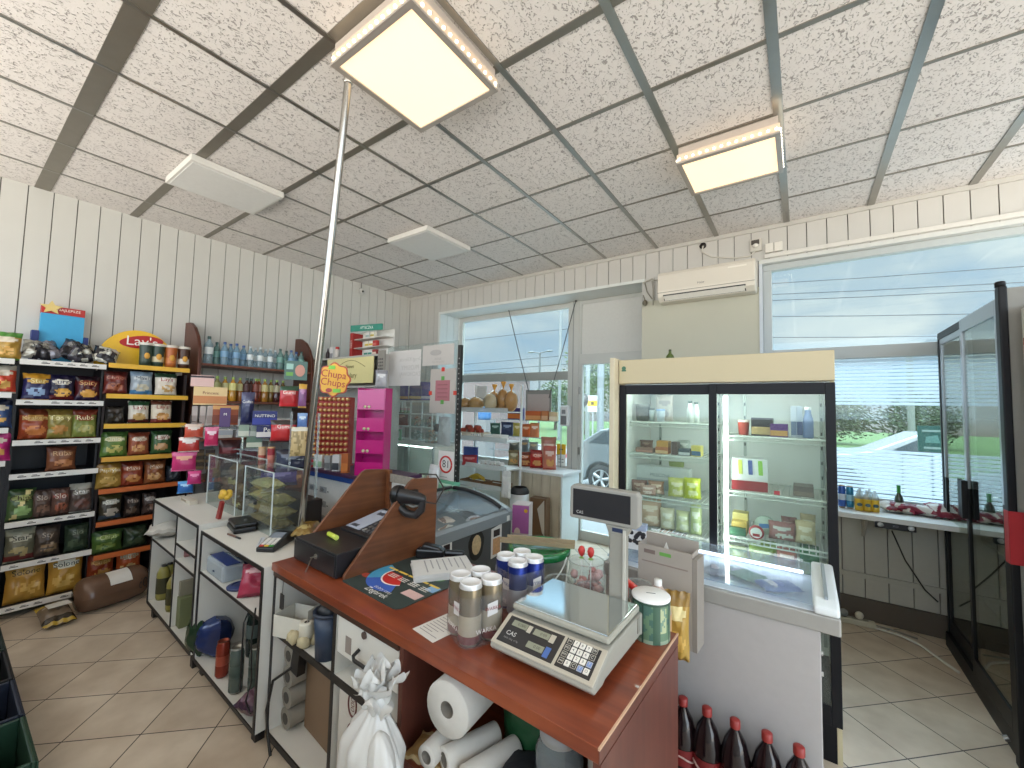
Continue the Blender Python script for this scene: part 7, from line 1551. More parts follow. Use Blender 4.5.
# ------------------------------------------------------------------ white chest freezer behind the counter
CX0, CX1, CY0, CY1 = -.86, .085, 2.10, 2.585
t = thing('white_chest_freezer', 'white chest freezer with flat glass lids between counter and tall fridge', 'freezer', (CX0, CY0, 0), 0)
w, d = CX1-CX0, CY1-CY0
PLW = mat('a9a4a1', .55, 0, .05, 30.)
b = MB(); b.box(0, w-.035, .012, d, .05, .83, PLW); b.build('body', t, bevel=.004)
b = MB(); b.box(-.01, w+.03, 0, d, .831, .90, mat('9b9892', .35, .1)); b.build('grey_rim', t, bevel=.006)
b = MB(); b.box(.02, w-.03, .02, d-.02, .9005, .903, mat('e6e9ec', .4)); b.build('liner', t)
b = MB(); b.prism([(.008, .93), (d-.01, .955), (d-.01, .962), (.008, .937)], 'x', .01, w-.06, glass('e4ecf4', .12, 1.)); b.build('glass_lid', t)
b = MB(); b.prism([(-.005, .901), (d, .901), (d, .972), (.06, .95), (-.005, .932)], 'x', w-.058, w+.028, mat('d8dcdc', .35)); b.build('end_cap', t, bevel=.012, seg=3)
b = MB(); b.prism([(.05, .948), (d-.06, .972), (d-.06, .984), (.05, .96)], 'x', w-.02, w-.008, mat('8a9296', .35)); b.build('cap_groove', t)
for z in (.66, .74): b = MB(); b.tube([(w-.034, .03, z), (w-.028, .03, z)], .008, mat('c8c8c4', .3, .6), 10); b.build('hinge_screw', t)
LEDT = mat('f2f6ff', .4, emit=5.)
b = MB(); b.tube([(.05, d-.08, .93), (w-.09, d-.08, .93)], .008, LEDT, 8); b.build('lamp_tube', t)
for k, (x, y, c, lab) in enumerate([(.5, .2, 'd8c8cc', 'pinkish frozen pack under the lid of the white freezer'), (.62, .22, 'a8c8a8', 'pale green frozen pack in the white freezer'), (.76, .16, '7a88c0', 'blue frozen pack at the right of the white freezer')]):
    lying('frozen_pack', (CX0+x, CY0+y, .9035), .12, .16, .035, D(c, c, 'e4e0e4', None, None, k, .3), lab, 'frozen pack', 'frozen packs in the white freezer', rz=k*1.1, seed=k+60, amp=.05)
# cola bottles in front of the white freezer
cb = None
for k, px in enumerate([683, 707, 735, 767, 799]):
    py = [699, 709, 721, 734, 748][k]
    p = A(px, py, z=.41)
    lab = 'red capped cola bottle before the white freezer, '+['half hidden by the counter', 'second from the left', 'third from the left', 'fourth from the left', 'the rightmost'][k]
    if cb is None:
        cb = thing('cola_bottle', lab, 'bottle', (p.x, min(p.y, 2.05), 0), 0, 'cola bottles on the floor')
        q = 1.24
        r = .047*q; b = MB(); b.lathe([(0, .0), (r*.8, 0), (r, .02*q), (r*.97, .12*q), (r*.9, .15*q), (r, .19*q), (r*.98, .22*q), (r*.7, .27*q), (.017, .305*q), (.017, .315*q)], mat('1a1012', .12, coat=.3), 16); b.build('bottle', cb)
        b = MB(); b.lathe([(.02, .312*q), (.02, .335*q), (.015, .338*q), (0, .338*q)], mat('8c2a24', .45), 14); b.build('cap', cb); b = MB(); b.lathe([(r*1.01, .13*q), (r*.96, .15*q), (r*1.015, .185*q)], mat('741a1c', .45), 16); b.tube([(r*1.02*math.cos(a), r*1.02*math.sin(a), .155*q+.01*math.sin(3*a)) for a in [2*PI*w_/24 for w_ in range(25)]], .004, mat('b89a90', .5), 5, False); b.build('label_band', cb)
    else: dup(cb, (p.x, min(p.y, 2.05), 0), k, lab)
# open carton standing against the counter end, pasta and papers
p = A(682, 600, y=1.86)
t = thing('tall_carton', 'tall open grey brown carton standing between counter and white freezer', 'box', (-.50, 1.95, .7005), -.08)
zc = A(680, 548, y=1.95).z-.7005
b = MB(); cm = mat('a39a90', .6, 0, .05, 12.); w, d = .235, .1
b.box(-w/2, w/2, -d/2, -d/2+.004, .0, zc, cm); b.box(-w/2, w/2, d/2-.004, d/2, 0, zc+.03, cm); b.box(-w/2, -w/2+.004, -d/2+.004, d/2-.004, 0, zc, cm); b.box(w/2-.004, w/2, -d/2+.004, d/2-.004, 0, zc, cm); b.box(-w/2+.004, w/2-.004, -d/2+.004, d/2-.004, 0, zc-.06, mat('5a4634', .7)); b.build('walls', t)
b = MB(); b.box(-.02, .03, -d/2-.0012, -d/2-.0002, zc-.035, zc-.02, mat('6aa050', .5)); b.box(-.09, -.04, -d/2-.0012, -d/2-.0002, zc-.037, zc-.02, mat('7a6a64', .5)); b.box(-.1, .1, -d/2-.0012, -d/2-.0002, zc-.075, zc-.07, mat('8a7a72', .5)); b.build('print', t)
b = MB(); b.box(w/2+.001, w/2+.02, -d/2, d/2, 0, zc-.02, mat('8d857c', .6)); b.build('side_carton', t)
b = MB(); b.prism([(-.03, zc-.05), (.02, zc-.05), (-.005, zc+.015)], 'y', -.01, -.006, mat('d8d4cc', .5)); b.build('paper_corner', t)
o = bag_mesh(.1, .27, .06, D('a8863c', '8a6a2c', 'd8c890', 'c8a050', None, 3), 3); p = A(690, 600, y=1.83); tag(o.build('pasta_bag', None, (-.43, 1.80, .7005), .2), 'golden pasta bag in front of the tall open carton', 'pasta bag')
t = thing('card_pack', 'white and black patterned pack standing behind the scale display', 'pack', (A(634, 572, y=2.2).x, 2.2, .963), .1)
bx('glare_block', 'plain white block added for the freezer glare behind the scale display', 'box', (A(656, 560, y=2.3).x, 2.32, .968), (.12, .1, .06), mat('e6e6e4', .5), rz=0)  # white block put in for the bright glare on the freezer
zz_ = A(634, 524, y=2.2).z-.963
b = MB(); b.box(-.05, .06, 0, .05, .10, zz_, mat('9aa6bc', .5)); b.box(-.05, .06, 0, .05, 0, .099, mat('d8d8d8', .5))
b.build('carton', t); b = MB(); rd = random.Random(5)
for k in range(16): b.ell((-.04+.09*rd.random(), -.001, .03+(zz_-.05)*.75*rd.random()), (.012, .002, .012), mat('2c2a2e', .5), 8, 5)
b.build('dark_print', t)
# ------------------------------------------------------------------ air conditioner, cables and boxes above it
ax0, ax1 = -1.235, -.335
t = thing('air_conditioner', 'white wall air conditioner between shop window and big window', 'air conditioner', (0, FW, 0), 0)
ACW = mat('ddd6c8', .3, 0, .02, 3.)
pr_ = [(-.001, 2.86), (-.13, 2.86), (-.185, 2.905), (-.20, 2.97), (-.195, 3.13), (-.17, 3.17), (-.001, 3.175)]
b = MB(); b.prism(pr_, 'x', ax0, ax1, ACW); b.build('case', t, bevel=.012, seg=3)
b = MB(); b.prism([(-.1505, 2.872), (-.19, 2.912), (-.193, 2.909), (-.1535, 2.868)], 'x', ax0+.07, ax1-.09, mat('e4e0d6', .35)); b.build('air_flap', t)
b = MB(); b.prism([(-.145, 2.868), (-.196, 2.92), (-.1945, 2.923), (-.143, 2.871)], 'x', ax0+.06, ax1-.08, mat('4a4844', .6)); b.build('air_slot', t)
b = MB(); b.box(ax0+.002, ax1-.002, -.2018, -.2, 2.945, 2.95, mat('8d877b', .5)); b.build('seam', t)
b = MB(); b.text('Haier', .03, mat('6a6660', .5), T((ax0+ax1)/2-.02, -.2035, 3.0)); b.build('lettering', t)
b = MB(); b.box(ax1-.23, ax1-.07, -.1985, -.1975, 3.1, 3.115, mat('efe9dc', .3)); b.build('label_print', t)
p = A(756, 246, y=FW)
t = thing('power_socket', 'dark socket with plugged white cable above the air conditioner', 'socket', (p.x, FW, p.z), 0)
b = MB(); b.box(-.05, .05, -.03, -.001, -.06, .06, mat('c8c4ba', .5)); b.build('plate', t, bevel=.004); b = MB(); b.box(-.038, .03, -.034, -.0305, .005, .05, mat('4a443e', .5)); b.build('flap', t); b = MB(); b.ell((.0, -.045, -.01), (.025, .02, .02), mat('e0dcd4', .4), 10, 8); b.build('plug', t)
p = A(774, 248, y=FW)
t = thing('junction_box', 'small white double junction box right of the dark socket', 'junction box', (p.x, FW, p.z), 0)
for s in (-1, 1): b = MB(); b.box(-.07 if s < 0 else .002, -.002 if s < 0 else .07, -.035, -.001, -.045, .045, mat('ddd9cf', .4)); b.build('cover', t, bevel=.004)
pts = [A(703, 246, y=FW-.02), A(702, 252, y=FW-.02), A(712, 257, y=FW-.02), A(735, 258, y=FW-.02), A(750, 256, y=FW-.02), A(756, 250, y=FW-.045)]
b = MB(); b.tube(pts, .007, mat('d0ccc2', .5), 8); tag(b.build('cable_loop'), 'white cable sagging from the wall hole to the dark socket', 'cable')
p = A(703, 246, y=FW); b = MB(); b.lathe([(.0, -.001), (.032, -.001), (.034, .004), (.0, .006)], mat('2a2522', .7), 18, T(p.x, FW-.001, p.z) @ Matrix.Rotation(PI/2, 4, 'X')); tag(b.build('cable_grommet'), 'round dark hole cover in the planks above the air conditioner', 'cover')
pts = [A(643, 283, y=FW-.02), A(652, 279, y=FW-.02), A(662, 281, y=FW-.02)]
b = MB(); b.tube(pts, .009, mat('b8b4a8', .5), 8); b.tube([A(645, 283, y=FW-.02), A(647, 292, y=FW-.02), A(652, 299, y=FW-.02)], .006, mat('8a867a', .5), 8); b.tube([A(652, 281, y=FW-.02), A(653, 290, y=FW-.02), A(653, 305, y=FW-.02)], .006, mat('a8a498', .5), 8); tag(b.build('drain_pipe'), 'thin pipes bending from the left end of the air conditioner', 'pipe')
p = A(645, 303, y=FW-.03); t = thing('door_sensor', 'small grey sensor at the corner of the door panel', 'sensor', p, 0)
b = MB(); b.ell((0, 0, 0), (.028, .03, .035), mat('6a6454', .5), 12, 8); b.build('housing', t); b = MB(); b.tube([(0, .0, .03), (-.02, 0, .09)], .006, mat('8a8474', .5), 6); b.build('stem', t)
# ------------------------------------------------------------------ sill board with goods at the big window
SZ = .935
t = thing('window_sill_board', 'white board shelf under the big window', 'shelf', (0, 0, 0))
b = MB(); b.box(.05, 2.6, 4.22, FW+.05, SZ-.04, SZ, mat('dcdedd', .35)); b.build('board', t, bevel=.004)
for x in (.4, 1.6): b = MB(); b.prism([(4.3, SZ-.041), (4.619, SZ-.041), (4.619, SZ-.25), (4.60, SZ-.25)], 'x', x, x+.02, mat('b8b4aa', .5)); b.build('bracket', t)
p = A(895, 526, y=4.24)
t = thing('cash_clip_rail', 'black rail with two round lights under the white window board', 'rail', (p.x, 4.24, p.z), .02)
b = MB(); b.box(-.115, .115, -.02, .02, -.026, .024, mat('22242c', .4)); b.build('rail', t, bevel=.006)
for x in (-.085, .085): b = MB(); b.lathe([(0, 0), (.018, 0), (.018, .004), (0, .006)], mat('c8ccd0', .4), 14, T(x, -.0205, 0) @ Matrix.Rotation(PI/2, 4, 'X')); b.build('light', t)
b = MB(); b.text('XO', .022, mat('8a90a0', .5), T(0, -.022, 0)); b.build('lettering', t)
gW = 'goods on the window board'
ys = 4.42
for k, (px, c, c2, lab) in enumerate([(842, '3a62b0', 'c8d4e4', 'blue drink can at the left end of the window board'), (850, '3c8ab4', '9ac4d8', 'turquoise blue can second on the window board')]):
    p, w, h, _ = fr(px-4, 480, px+4, 502, y=ys); can(lab, (p.x, ys, SZ+.001), c, 'b8a48c', h, w/2, 'cans on the window board', c2)
pk = thing('bottle_pack', 'pack of yellow soft drink bottles with clear necks on the window board', 'bottle pack', (A(866, 505, y=ys).x, ys, SZ+.001), .1, None)
for k, (x, y) in enumerate([(-.05, -.03), (.0, -.035), (.05, -.03), (-.03, .035), (.03, .035)]):
    b = MB(); b.lathe([(0, 0), (.026, 0), (.028, .01), (.028, .095)], mat('d8b23a', .3), 12, T(x, y, 0)); bo = b.build('bottle', pk); b = MB(); b.lathe([(.028, .095), (.02, .13), (.009, .15), (.009, .165)], glass('e6eaea', .3), 12, T(x, y, 0)); b.build('neck', bo)
    b = MB(); b.ell((x, y-.027, .05), (.018, .004, .014), mat('3a5a6a', .4), 10, 6); b.build('label_print', bo)
def beer(px, lab):
    p, w, h, _ = fr(px-5, 473, px+5, 500, y=ys+.08)
    t = thing('beer_bottle', lab, 'bottle', (p.x, ys+.08, SZ+.001), 0, None); r = w/2
    b = MB(); b.lathe([(0, 0), (r, 0), (r, h*.45), (r*.85, h*.58), (r*.42, h*.7), (r*.4, h*.95)], mat('3f4a40', .15, coat=.5), 16); b.build('bottle', t); b = MB(); b.lathe([(r*.44, h*.72), (r*.42, h*.94), (r*.46, h*.95), (r*.46, h), (0, h)], mat('3f9a4a', .35), 14); b.build('green_foil', t); b = MB(); b.lathe([(r*1.02, h*.1), (r*1.02, h*.4)], mat('8a968c', .4), 16); b.build('label_band', t)
beer(899, 'green necked beer bottle standing on the window board')
for k, (px, py, w, h, rz, pit, c, c2, lab) in enumerate([(890, 508, .17, .2, .5, .18, 'c9c4bc', '7a1f30', 'white and maroon snack bag lying left on the window board'), (895, 503, .16, .19, 1.3, .3, 'd4d0c8', '8a2438', 'white and red snack bag leaning on the first one on the window board'), (908, 510, .16, .2, 1.6, .15, '7a2238', '8c2c40', 'dark crimson snack bag lying at the front of the window board'), (917, 506, .17, .2, 1.1, .2, 'cfcac4', '7c2434', 'pale snack bag with red stripe behind the crimson one'), (932, 510, .15, .2, .2, .5, 'dcd8d2', '86283a', 'upright white snack bag with red stripe at the right end of the bags')]):
    p = A(px, py, z=SZ+.02)
    lying('snack_bag', (p.x, min(max(p.y, 4.3), 4.5), SZ+.001), w*.85, h*.8, .07, D(c, c2, None, None, c2, k, .28, stripe=c2), lab, 'snack bag', 'snack bags on the window board', rz=rz, pitch=pit, seed=k+70)
# cable clutter on the floor by the wall
b = MB(); b.tube([A(892, 531, y=4.3), A(905, 560, y=4.45), A(925, 590, y=4.55), A(938, 602, y=4.56)], .005, mat('2a2826', .5), 8); tag(b.build('black_cable'), 'black cable hanging from the rail under the window board to the tall cooler', 'cable')
t = thing('power_strip', 'dusty white power strip on the floor by the wall under the big window', 'power strip', (.33, 4.46, .0), .12)
b = MB(); b.box(-.12, .13, -.03, .03, .0, .045, mat('b8b4a2', .6)); b.build('case', t, bevel=.008); 
for x in (-.07, .0, .07): b = MB(); b.lathe([(0, 0), (.02, 0), (.02, .002)], mat('8a8676', .6), 14, T(x, 0, .0452)); b.build('outlet', t)
for x, c in ((-.07, '8a8e8c'), (.03, 'c4c0b0')): b = MB(); b.ell((x, -.0, .075), (.03, .022, .03), mat(c, .5), 10, 8); b.build('plug', t)
b = MB(); b.tube([(.46, 4.44, .015), (.6, 4.4, .02), (.7, 4.32, .015), (.78, 4.15, .01), (.83, 4.05, .01)], .009, mat('cfccc2', .5), 8); tag(b.build('white_cable'), 'white cable running along the floor from the power strip to the tall cooler', 'cable')
b = MB(); b.tube([(.2, 4.40, .012), (.12, 4.46, .02), (.22, 4.5, .015), (.35, 4.52, .012), (.55, 4.5, .01), (.7, 4.45, .01)], .007, mat('8a8880', .5), 8); tag(b.build('grey_cable'), 'grey cable coiled around the power strip on the floor', 'cable')
# ------------------------------------------------------------------ tall glass door cooler at the right
RXX, RY0, RY1, RZT = .86, 3.205, 4.50, 2.355
t = thing('sliding_door_cooler', 'tall dark cooler with reflecting sliding glass doors at the right edge', 'cooler', (RXX, RY0, 0), 0)
SLV = mat('a9adb2', .3, .6); BLK2 = mat('141518', .45, spec=.3); L = RY1-RY0
b = MB(); b.box(.013, .7, -.05, .0, 0, RZT+.02, mat('8f8c84', .4)); b.build('side_wall', t); b = MB(); b.box(.02, .7, L, L+.03, 0, RZT, BLK2); b.build('side_wall', t)
b = MB(); b.box(.67, .7, .001, L-.001, 0, RZT, BLK2); b.build('back_wall', t); b = MB(); b.box(.02, .669, .001, L-.001, RZT-.05, RZT, BLK2); b.build('roof', t)
b = MB(); b.box(.0, .669, .001, L-.001, 0, .10, BLK2); b.build('plinth', t)
b = MB(); b.box(-.02, .012, -.06, -.005, 0, RZT+.03, BLK2); b.build('front_post', t, bevel=.006); b = MB(); b.lathe([(.0, 0), (.02, 0), (.02, .025), (.016, .03), (0, .03)], BLK2, 16, T(-.005, -.03, RZT+.03)); b.build('post_cap', t)
MIR = glass('5a605c', .25, 1.0)
def rmat():
    m = bpy.data.materials.new('tinted_mirror_glass'); m.use_nodes = True; nt = m.node_tree; nt.nodes.clear()
    out = nt.nodes.new('ShaderNodeOutputMaterial'); tr = nt.nodes.new('ShaderNodeBsdfTransparent'); tr.inputs[0].default_value = (.75, .8, .76, 1)
    gl = nt.nodes.new('ShaderNodeBsdfGlossy'); gl.inputs['Roughness'].default_value = 0.; gl.inputs[0].default_value = (.93, .95, .9, 1)
    lw = nt.nodes.new('ShaderNodeFresnel'); ge = nt.nodes.new('ShaderNodeNewGeometry'); ir = nt.nodes.new('ShaderNodeMapRange'); ir.inputs[3].default_value = 3.2; ir.inputs[4].default_value = 1/3.2; nt.links.new(ge.outputs['Backfacing'], ir.inputs[0]); nt.links.new(ir.outputs[0], lw.inputs[0])
    mx = nt.nodes.new('ShaderNodeMixShader'); nt.links.new(lw.outputs[0], mx.inputs[0]); nt.links.new(tr.outputs[0], mx.inputs[1]); nt.links.new(gl.outputs[0], mx.inputs[2]); nt.links.new(mx.outputs[0], out.inputs[0])
    return m
MIR = rmat()
def rdoor(y0, y1, x):
    k = .04; z0, z1 = .10, RZT-.01
    up = 1.25
    b = MB()
    for yy in (y0, y1-k): b.box(x, x+.02, yy, yy+k, up, z1, SLV); b.box(x, x+.02, yy, yy+k, z0, up, BLK2)
    b.box(x, x+.02, y0+k, y1-k, z1-.085, z1, SLV); b.box(x, x+.02, y0+k, y1-k, z0, z0+.1, BLK2)
    d = b.build('sliding_door', t, bevel=.002); b = MB(); b.box(x+.008, x+.013, y0+k, y1-k, z0+.1, z1-.085, MIR); b.build('door_pane', d); return d
d1 = rdoor(.05, L*.53, .0); d2 = rdoor(L*.49, L, .025)
b = MB(); b.box(-.03, -.0, L*.49, L*.53, 1.06, 1.3, BLK2); b.build('handle', d1, bevel=.004); b = MB(); b.box(-.018, -.0, L*.57, L*.60, 1.06, 1.3, BLK2); b.build('handle', d2, bevel=.004)
for z in (.5, .9, 1.3, 1.7): b = MB(); b.box(.1, .66, .01, L-.01, z-.012, z, mat('3a3c3e', .5)); b.build('shelf', t)
b = MB(); b.tube([(-.012, .1, .06), (-.03, .1, .05)], .014, mat('8a8a88', .3, .8), 10); b.build('floor_bolt', t)
b = MB(); b.box(-.022, -.0205, -.06, -.005, .98, 1.24, mat('b02a30', .5)); b.box(-.02, .2, -.0625, -.0605, .98, 1.24, mat('b02a30', .5)); b.build('red_sticker', t)
# second fridge cabinet further to the right
t = thing('branded_cooler', 'pale cooler cabinet with red sticker beside the dark cooler, cut by the right edge', 'cooler', (RXX+.06, 2.35, 0), 0)
b = MB(); b.box(.0, .65, 0, .78, .0, 2.28, mat('b5b0a6', .5)); b.build('body', t, bevel=.01); b = MB(); b.box(-.02, -.001, .03, .75, 1.62, 2.25, mat('d6d4ce', .4)); b.build('light_panel', t, bevel=.004); b = MB(); b.box(-.025, -.001, .03, .75, .12, 1.6, mat('15161a', .3)); b.build('door', t, bevel=.006); b = MB(); b.box(-.03, -.0255, .05, .75, .98, 1.28, mat('a82830', .5)); b.build('red_sticker', t); b = MB(); b.prism([(.3, 1.75), (.72, 1.82), (.72, 2.1), (.5, 2.05)], 'x', -.026, -.021, mat('a84a42', .5)); b.build('red_print', t)
# ================================================================== outside the windows
GZ = -.12
b = MB(); b.box(-60, 40, 5.08, 17, GZ-.1, GZ, mat('707070', .8, 0, .06, .6)); struct(b.build('ground'))
b = MB(); b.box(-60, 40, 17, 60, GZ-.1, GZ+.02, mat('405828', .9, 0, .2, 2.)); tag(b.build('grass'), 'green grass verge beyond the road outside', 'grass', None, 'stuff')
b = MB(); b.box(-60, 40, 16.8, 17, GZ-.05, GZ+.1, mat('a0a09c', .7)); o = b.build('kerb'); o['kind'] = 'structure'
def tree(label, x, y, h, r, c, seed, name='tree', trunk=True):
    t = thing(name, label, 'tree' if trunk else 'bush', (x, y, GZ+.02), 0, 'trees across the road' if trunk else 'bushes across the road')
    rd = random.Random(seed); b = MB(); ms = [mat(c, .9, 0, .25, 3.), mat(''.join('%02x' % max(0, int(int(c[i:i+2], 16)*.8)) for i in (0, 2, 4)), .9, 0, .25, 3.), mat(''.join('%02x' % min(255, int(int(c[i:i+2], 16)*1.2)) for i in (0, 2, 4)), .9, 0, .25, 3.)]
    n = 2600
    for k in range(n):
        while True:
            q = Vector((rd.uniform(-1, 1), rd.uniform(-1, 1), rd.uniform(-1, 1)))
            if q.length < 1: break
        q = q*(.6+.4*rd.random()); z0 = h*.56 if trunk else h*.5
        p = Vector((q.x*r, q.y*r, z0+q.z*h*(.44 if trunk else .5)))
        if p.z < .05: continue
        s = r*(.03+.05*rd.random()); d = Vector((rd.uniform(-1, 1), rd.uniform(-1, 1), rd.uniform(-1, 1))).normalized(); e = d.cross(Vector((rd.random(), rd.random(), 1))).normalized()
        f = d.cross(e)*.35
        b.add([p-e*s, p-f*s+d*s*.2, p+e*s, p+f*s+d*s*.2], [(0, 1, 2, 3)], ms[k % 3])
    b.build('foliage', t)
    if trunk: b = MB(); b.tube([(0, 0, 0), (.05, 0, h*.3), (0, .1, h*.7)], [r*.07, r*.05, r*.03], mat('4a3c30', .9), 8); b.build('trunk', t)
k = 0
for x, y, h, r, c in [(-22, 30, 5.2, 2.2, '425434'), (-17.3, 31, 4.6, 2.1, '485c3a'), (-31, 34, 5.5, 2.8, '4c5e42'), (-12.6, 27, 7.5, 1.95, '4c602c'), (-8.5, 27, 8., 2.0, '526430'), (-13.5, 32, 7, 1.95, '465c2c')]:
    tree(['round green tree left of the lamp post across the road', 'low bushy tree right of the lamp post', 'pale far tree at the left of the shop window', 'tall light green tree seen through the door', 'tall olive green tree at the right of the door view', 'broad green tree between lamp post and door'][k], x, y, h, r, c, k); k += 1
hl = ['leftmost bush', 'second bush from the left', 'third bush from the left', 'fourth bush from the left', 'fifth bush from the left', 'sixth bush from the left', 'seventh bush from the left', 'eighth bush from the left', 'rightmost bush']
for i in range(9):
    tree(hl[i]+' of the hedge outside the big window', -4+3.0*i, 29.5 if i % 2 else 33.2, 3.1+.3*hash2(i, 3), 2.1, ['444e34', '404a30', '485238', '404c34', '4a583c'][i % 5], 20+i, 'bush', False)
def post(label, px, py0, y, r, c, name='street_pole', group='poles across the road'):
    p = A(px, py0, y=y)
    b = MB(); b.tube([(0, 0, 0), (0, 0, p.z-GZ)], r, mat(c, .6), 10); o = b.build(name, None, (p.x, y, GZ)); return tag(o, label, 'pole', group), p
post('white pole at the left in the door view', 588, 362, 20, .12, '888a88'); post('thick white pole at the right in the door view', 601, 362, 18, .16, '7e8284'); post('slim white mast at the right of the shop window', 561, 304, 21, .09, '767a7c'); post('grey pole behind the big window', 909, 352, 24, .12, '686c64')
p = A(540, 353, y=24)
t = thing('street_lamp', 'double armed street lamp seen through the shop window', 'street lamp', (p.x, 24, GZ), 0)
b = MB(); b.tube([(0, 0, 0), (0, 0, p.z-GZ)], .07, mat('565a5c', .5), 8); b.build('pole', t)
for s in (-1, 1): b = MB(); b.tube([(0, 0, p.z-GZ), (s*.5, 0, p.z-GZ+.08)], .04, mat('565a5c', .5), 8); b.build('arm', t); b = MB(); b.ell((s*.75, 0, p.z-GZ+.1), (.28, .12, .07), mat('646868', .5), 10, 6); b.build('lamp_head', t)
n = 0
for y, pys in ((26, [(430, 345, 570, 322), (430, 368, 570, 350), (430, 374, 570, 360), (430, 382, 570, 368)]), (25, [(770, 283, 1024, 262), (770, 294, 1024, 279), (770, 300, 1024, 286), (770, 316, 1024, 312), (770, 337, 1024, 334)])):
    for a, b0, c, d0 in pys:
        m_ = MB(); pa, pb = A(a-60, b0+(b0-d0)*.2, y=y), A(c+60, d0, y=y); m_.tube([pa, pa.lerp(pb, .5)+Vector((0, 0, -.05)), pb], .022, mat('3c4852', .7, spec=.1), 6)
        tag(m_.build('street_wire'), ['topmost overhead wire', 'second overhead wire from the top', 'third overhead wire from the top', 'fourth overhead wire from the top', 'lowest overhead wire'][n if n < 4 else n-4]+(' in the shop window sky' if n < 4 else ' in the big window sky'), 'wire', 'overhead wires'); n += 1
# brown shed with blue drum
p = A(482, 400, y=12); x0 = A(470, 400, y=12).x; x1 = A(500, 400, y=12).x; zt_s = A(490, 376, y=12).z
t = thing('brick_shed', 'small brown shed outside behind the bread rack', 'shed', (0, 0, 0))
b = MB(); b.box(x0-2, x1, 12, 14, GZ, zt_s, mat('70605c', .8, 0, .1, 6.)); b.build('walls', t); b = MB(); b.box(x0-2.1, x1+.08, 11.9, 14.1, zt_s, zt_s+.12, mat('565450', .7)); b.build('roof', t)
p = A(485, 403, y=10.5)
t = thing('blue_drum', 'blue drum standing outside in front of the brown shed', 'drum', (p.x, 10.5, p.z-.55), 0)
b = MB(); b.lathe([(0, 0), (.2, 0), (.22, .1), (.22, .5), (.2, .62), (0, .62)], mat('346290', .5), 16); b.build('body', t); b = MB(); b.lathe([(.205, .62), (.205, .65), (0, .655)], mat('264a76', .5), 16); b.build('lid', t); b = MB(); b.box(-.25, .25, -.25, .25, -(p.z-.55-GZ), 0, mat('706c6a', .8)); b.build('plinth', t)
# yellow sign post
p = A(593, 398, y=15)
t = thing('bus_stop_sign', 'yellow and white sign on a post seen through the door', 'sign', (p.x, 15, GZ), 0)
h = p.z-GZ; b = MB(); b.tube([(0, 0, 0), (0, 0, h)], .035, mat('989a98', .5), 8); b.build('post', t); b = MB(); b.box(-.2, .2, -.05, -.036, h-.55, h+.1, mat('c0beb6', .5)); b.build('white_board', t); b = MB(); b.box(-.2, .2, -.056, -.0505, h-.32, h-.1, mat('dfae2a', .5)); b.box(-.06, .06, -.062, -.057, h-.27, h-.15, mat('564a28', .5)); b.build('yellow_board', t)
p = A(582, 400, y=11); t = thing('traffic_mirror', 'round dark traffic mirror at the left in the door view', 'mirror', (p.x, 11, GZ), 0)
h = p.z-GZ; b = MB(); b.tube([(0, .03, 0), (0, .03, h)], .03, mat('7e7e7e', .5), 8); b.build('post', t); b = MB(); b.lathe([(0, 0), (.2, .0), (.22, .03), (0, .03)], mat('4a4644', .25, .3), 18, T(0, 0, h) @ Matrix.Rotation(PI/2, 4, 'X')); b.build('mirror_face', t)
# cars
def wheel(t, x, y, r, s=-1):
    b = MB(); M = T(x, y, r) @ Matrix.Rotation(PI/2, 4, 'X')
    b.lathe([(r*.66, .09), (r*.95, .09), (r, .05), (r, -.05), (r*.95, -.09), (r*.66, -.09)], mat('242424', .8), 26, M); w_ = b.build('wheel', t)
    b = MB(); b.lathe([(r*.66, .085), (r*.6, .095), (r*.58, .06)], mat('aeb0b0', .3, .6), 26, M)
    for k in range(5):
        a = 2*PI*k/5; b.tube([(x+r*.1*math.cos(a), y-.085, r+r*.1*math.sin(a)), (x+r*.62*math.cos(a+.12), y-.088, r+r*.62*math.sin(a+.12))], [.03, .045], mat('aeb0b0', .3, .6), 6)
    b.lathe([(0, .095), (r*.15, .095), (r*.15, .06)], mat('a4a4a6', .3, .6), 14, M); b.lathe([(0, .03), (r*.64, .03)], mat('303030', .6), 20, M); b.build('rim', w_)
    b = MB(); b.lathe([(0, -.085), (r*.66, -.085)], mat('242424', .8), 20, M); b.build('hub', w_)
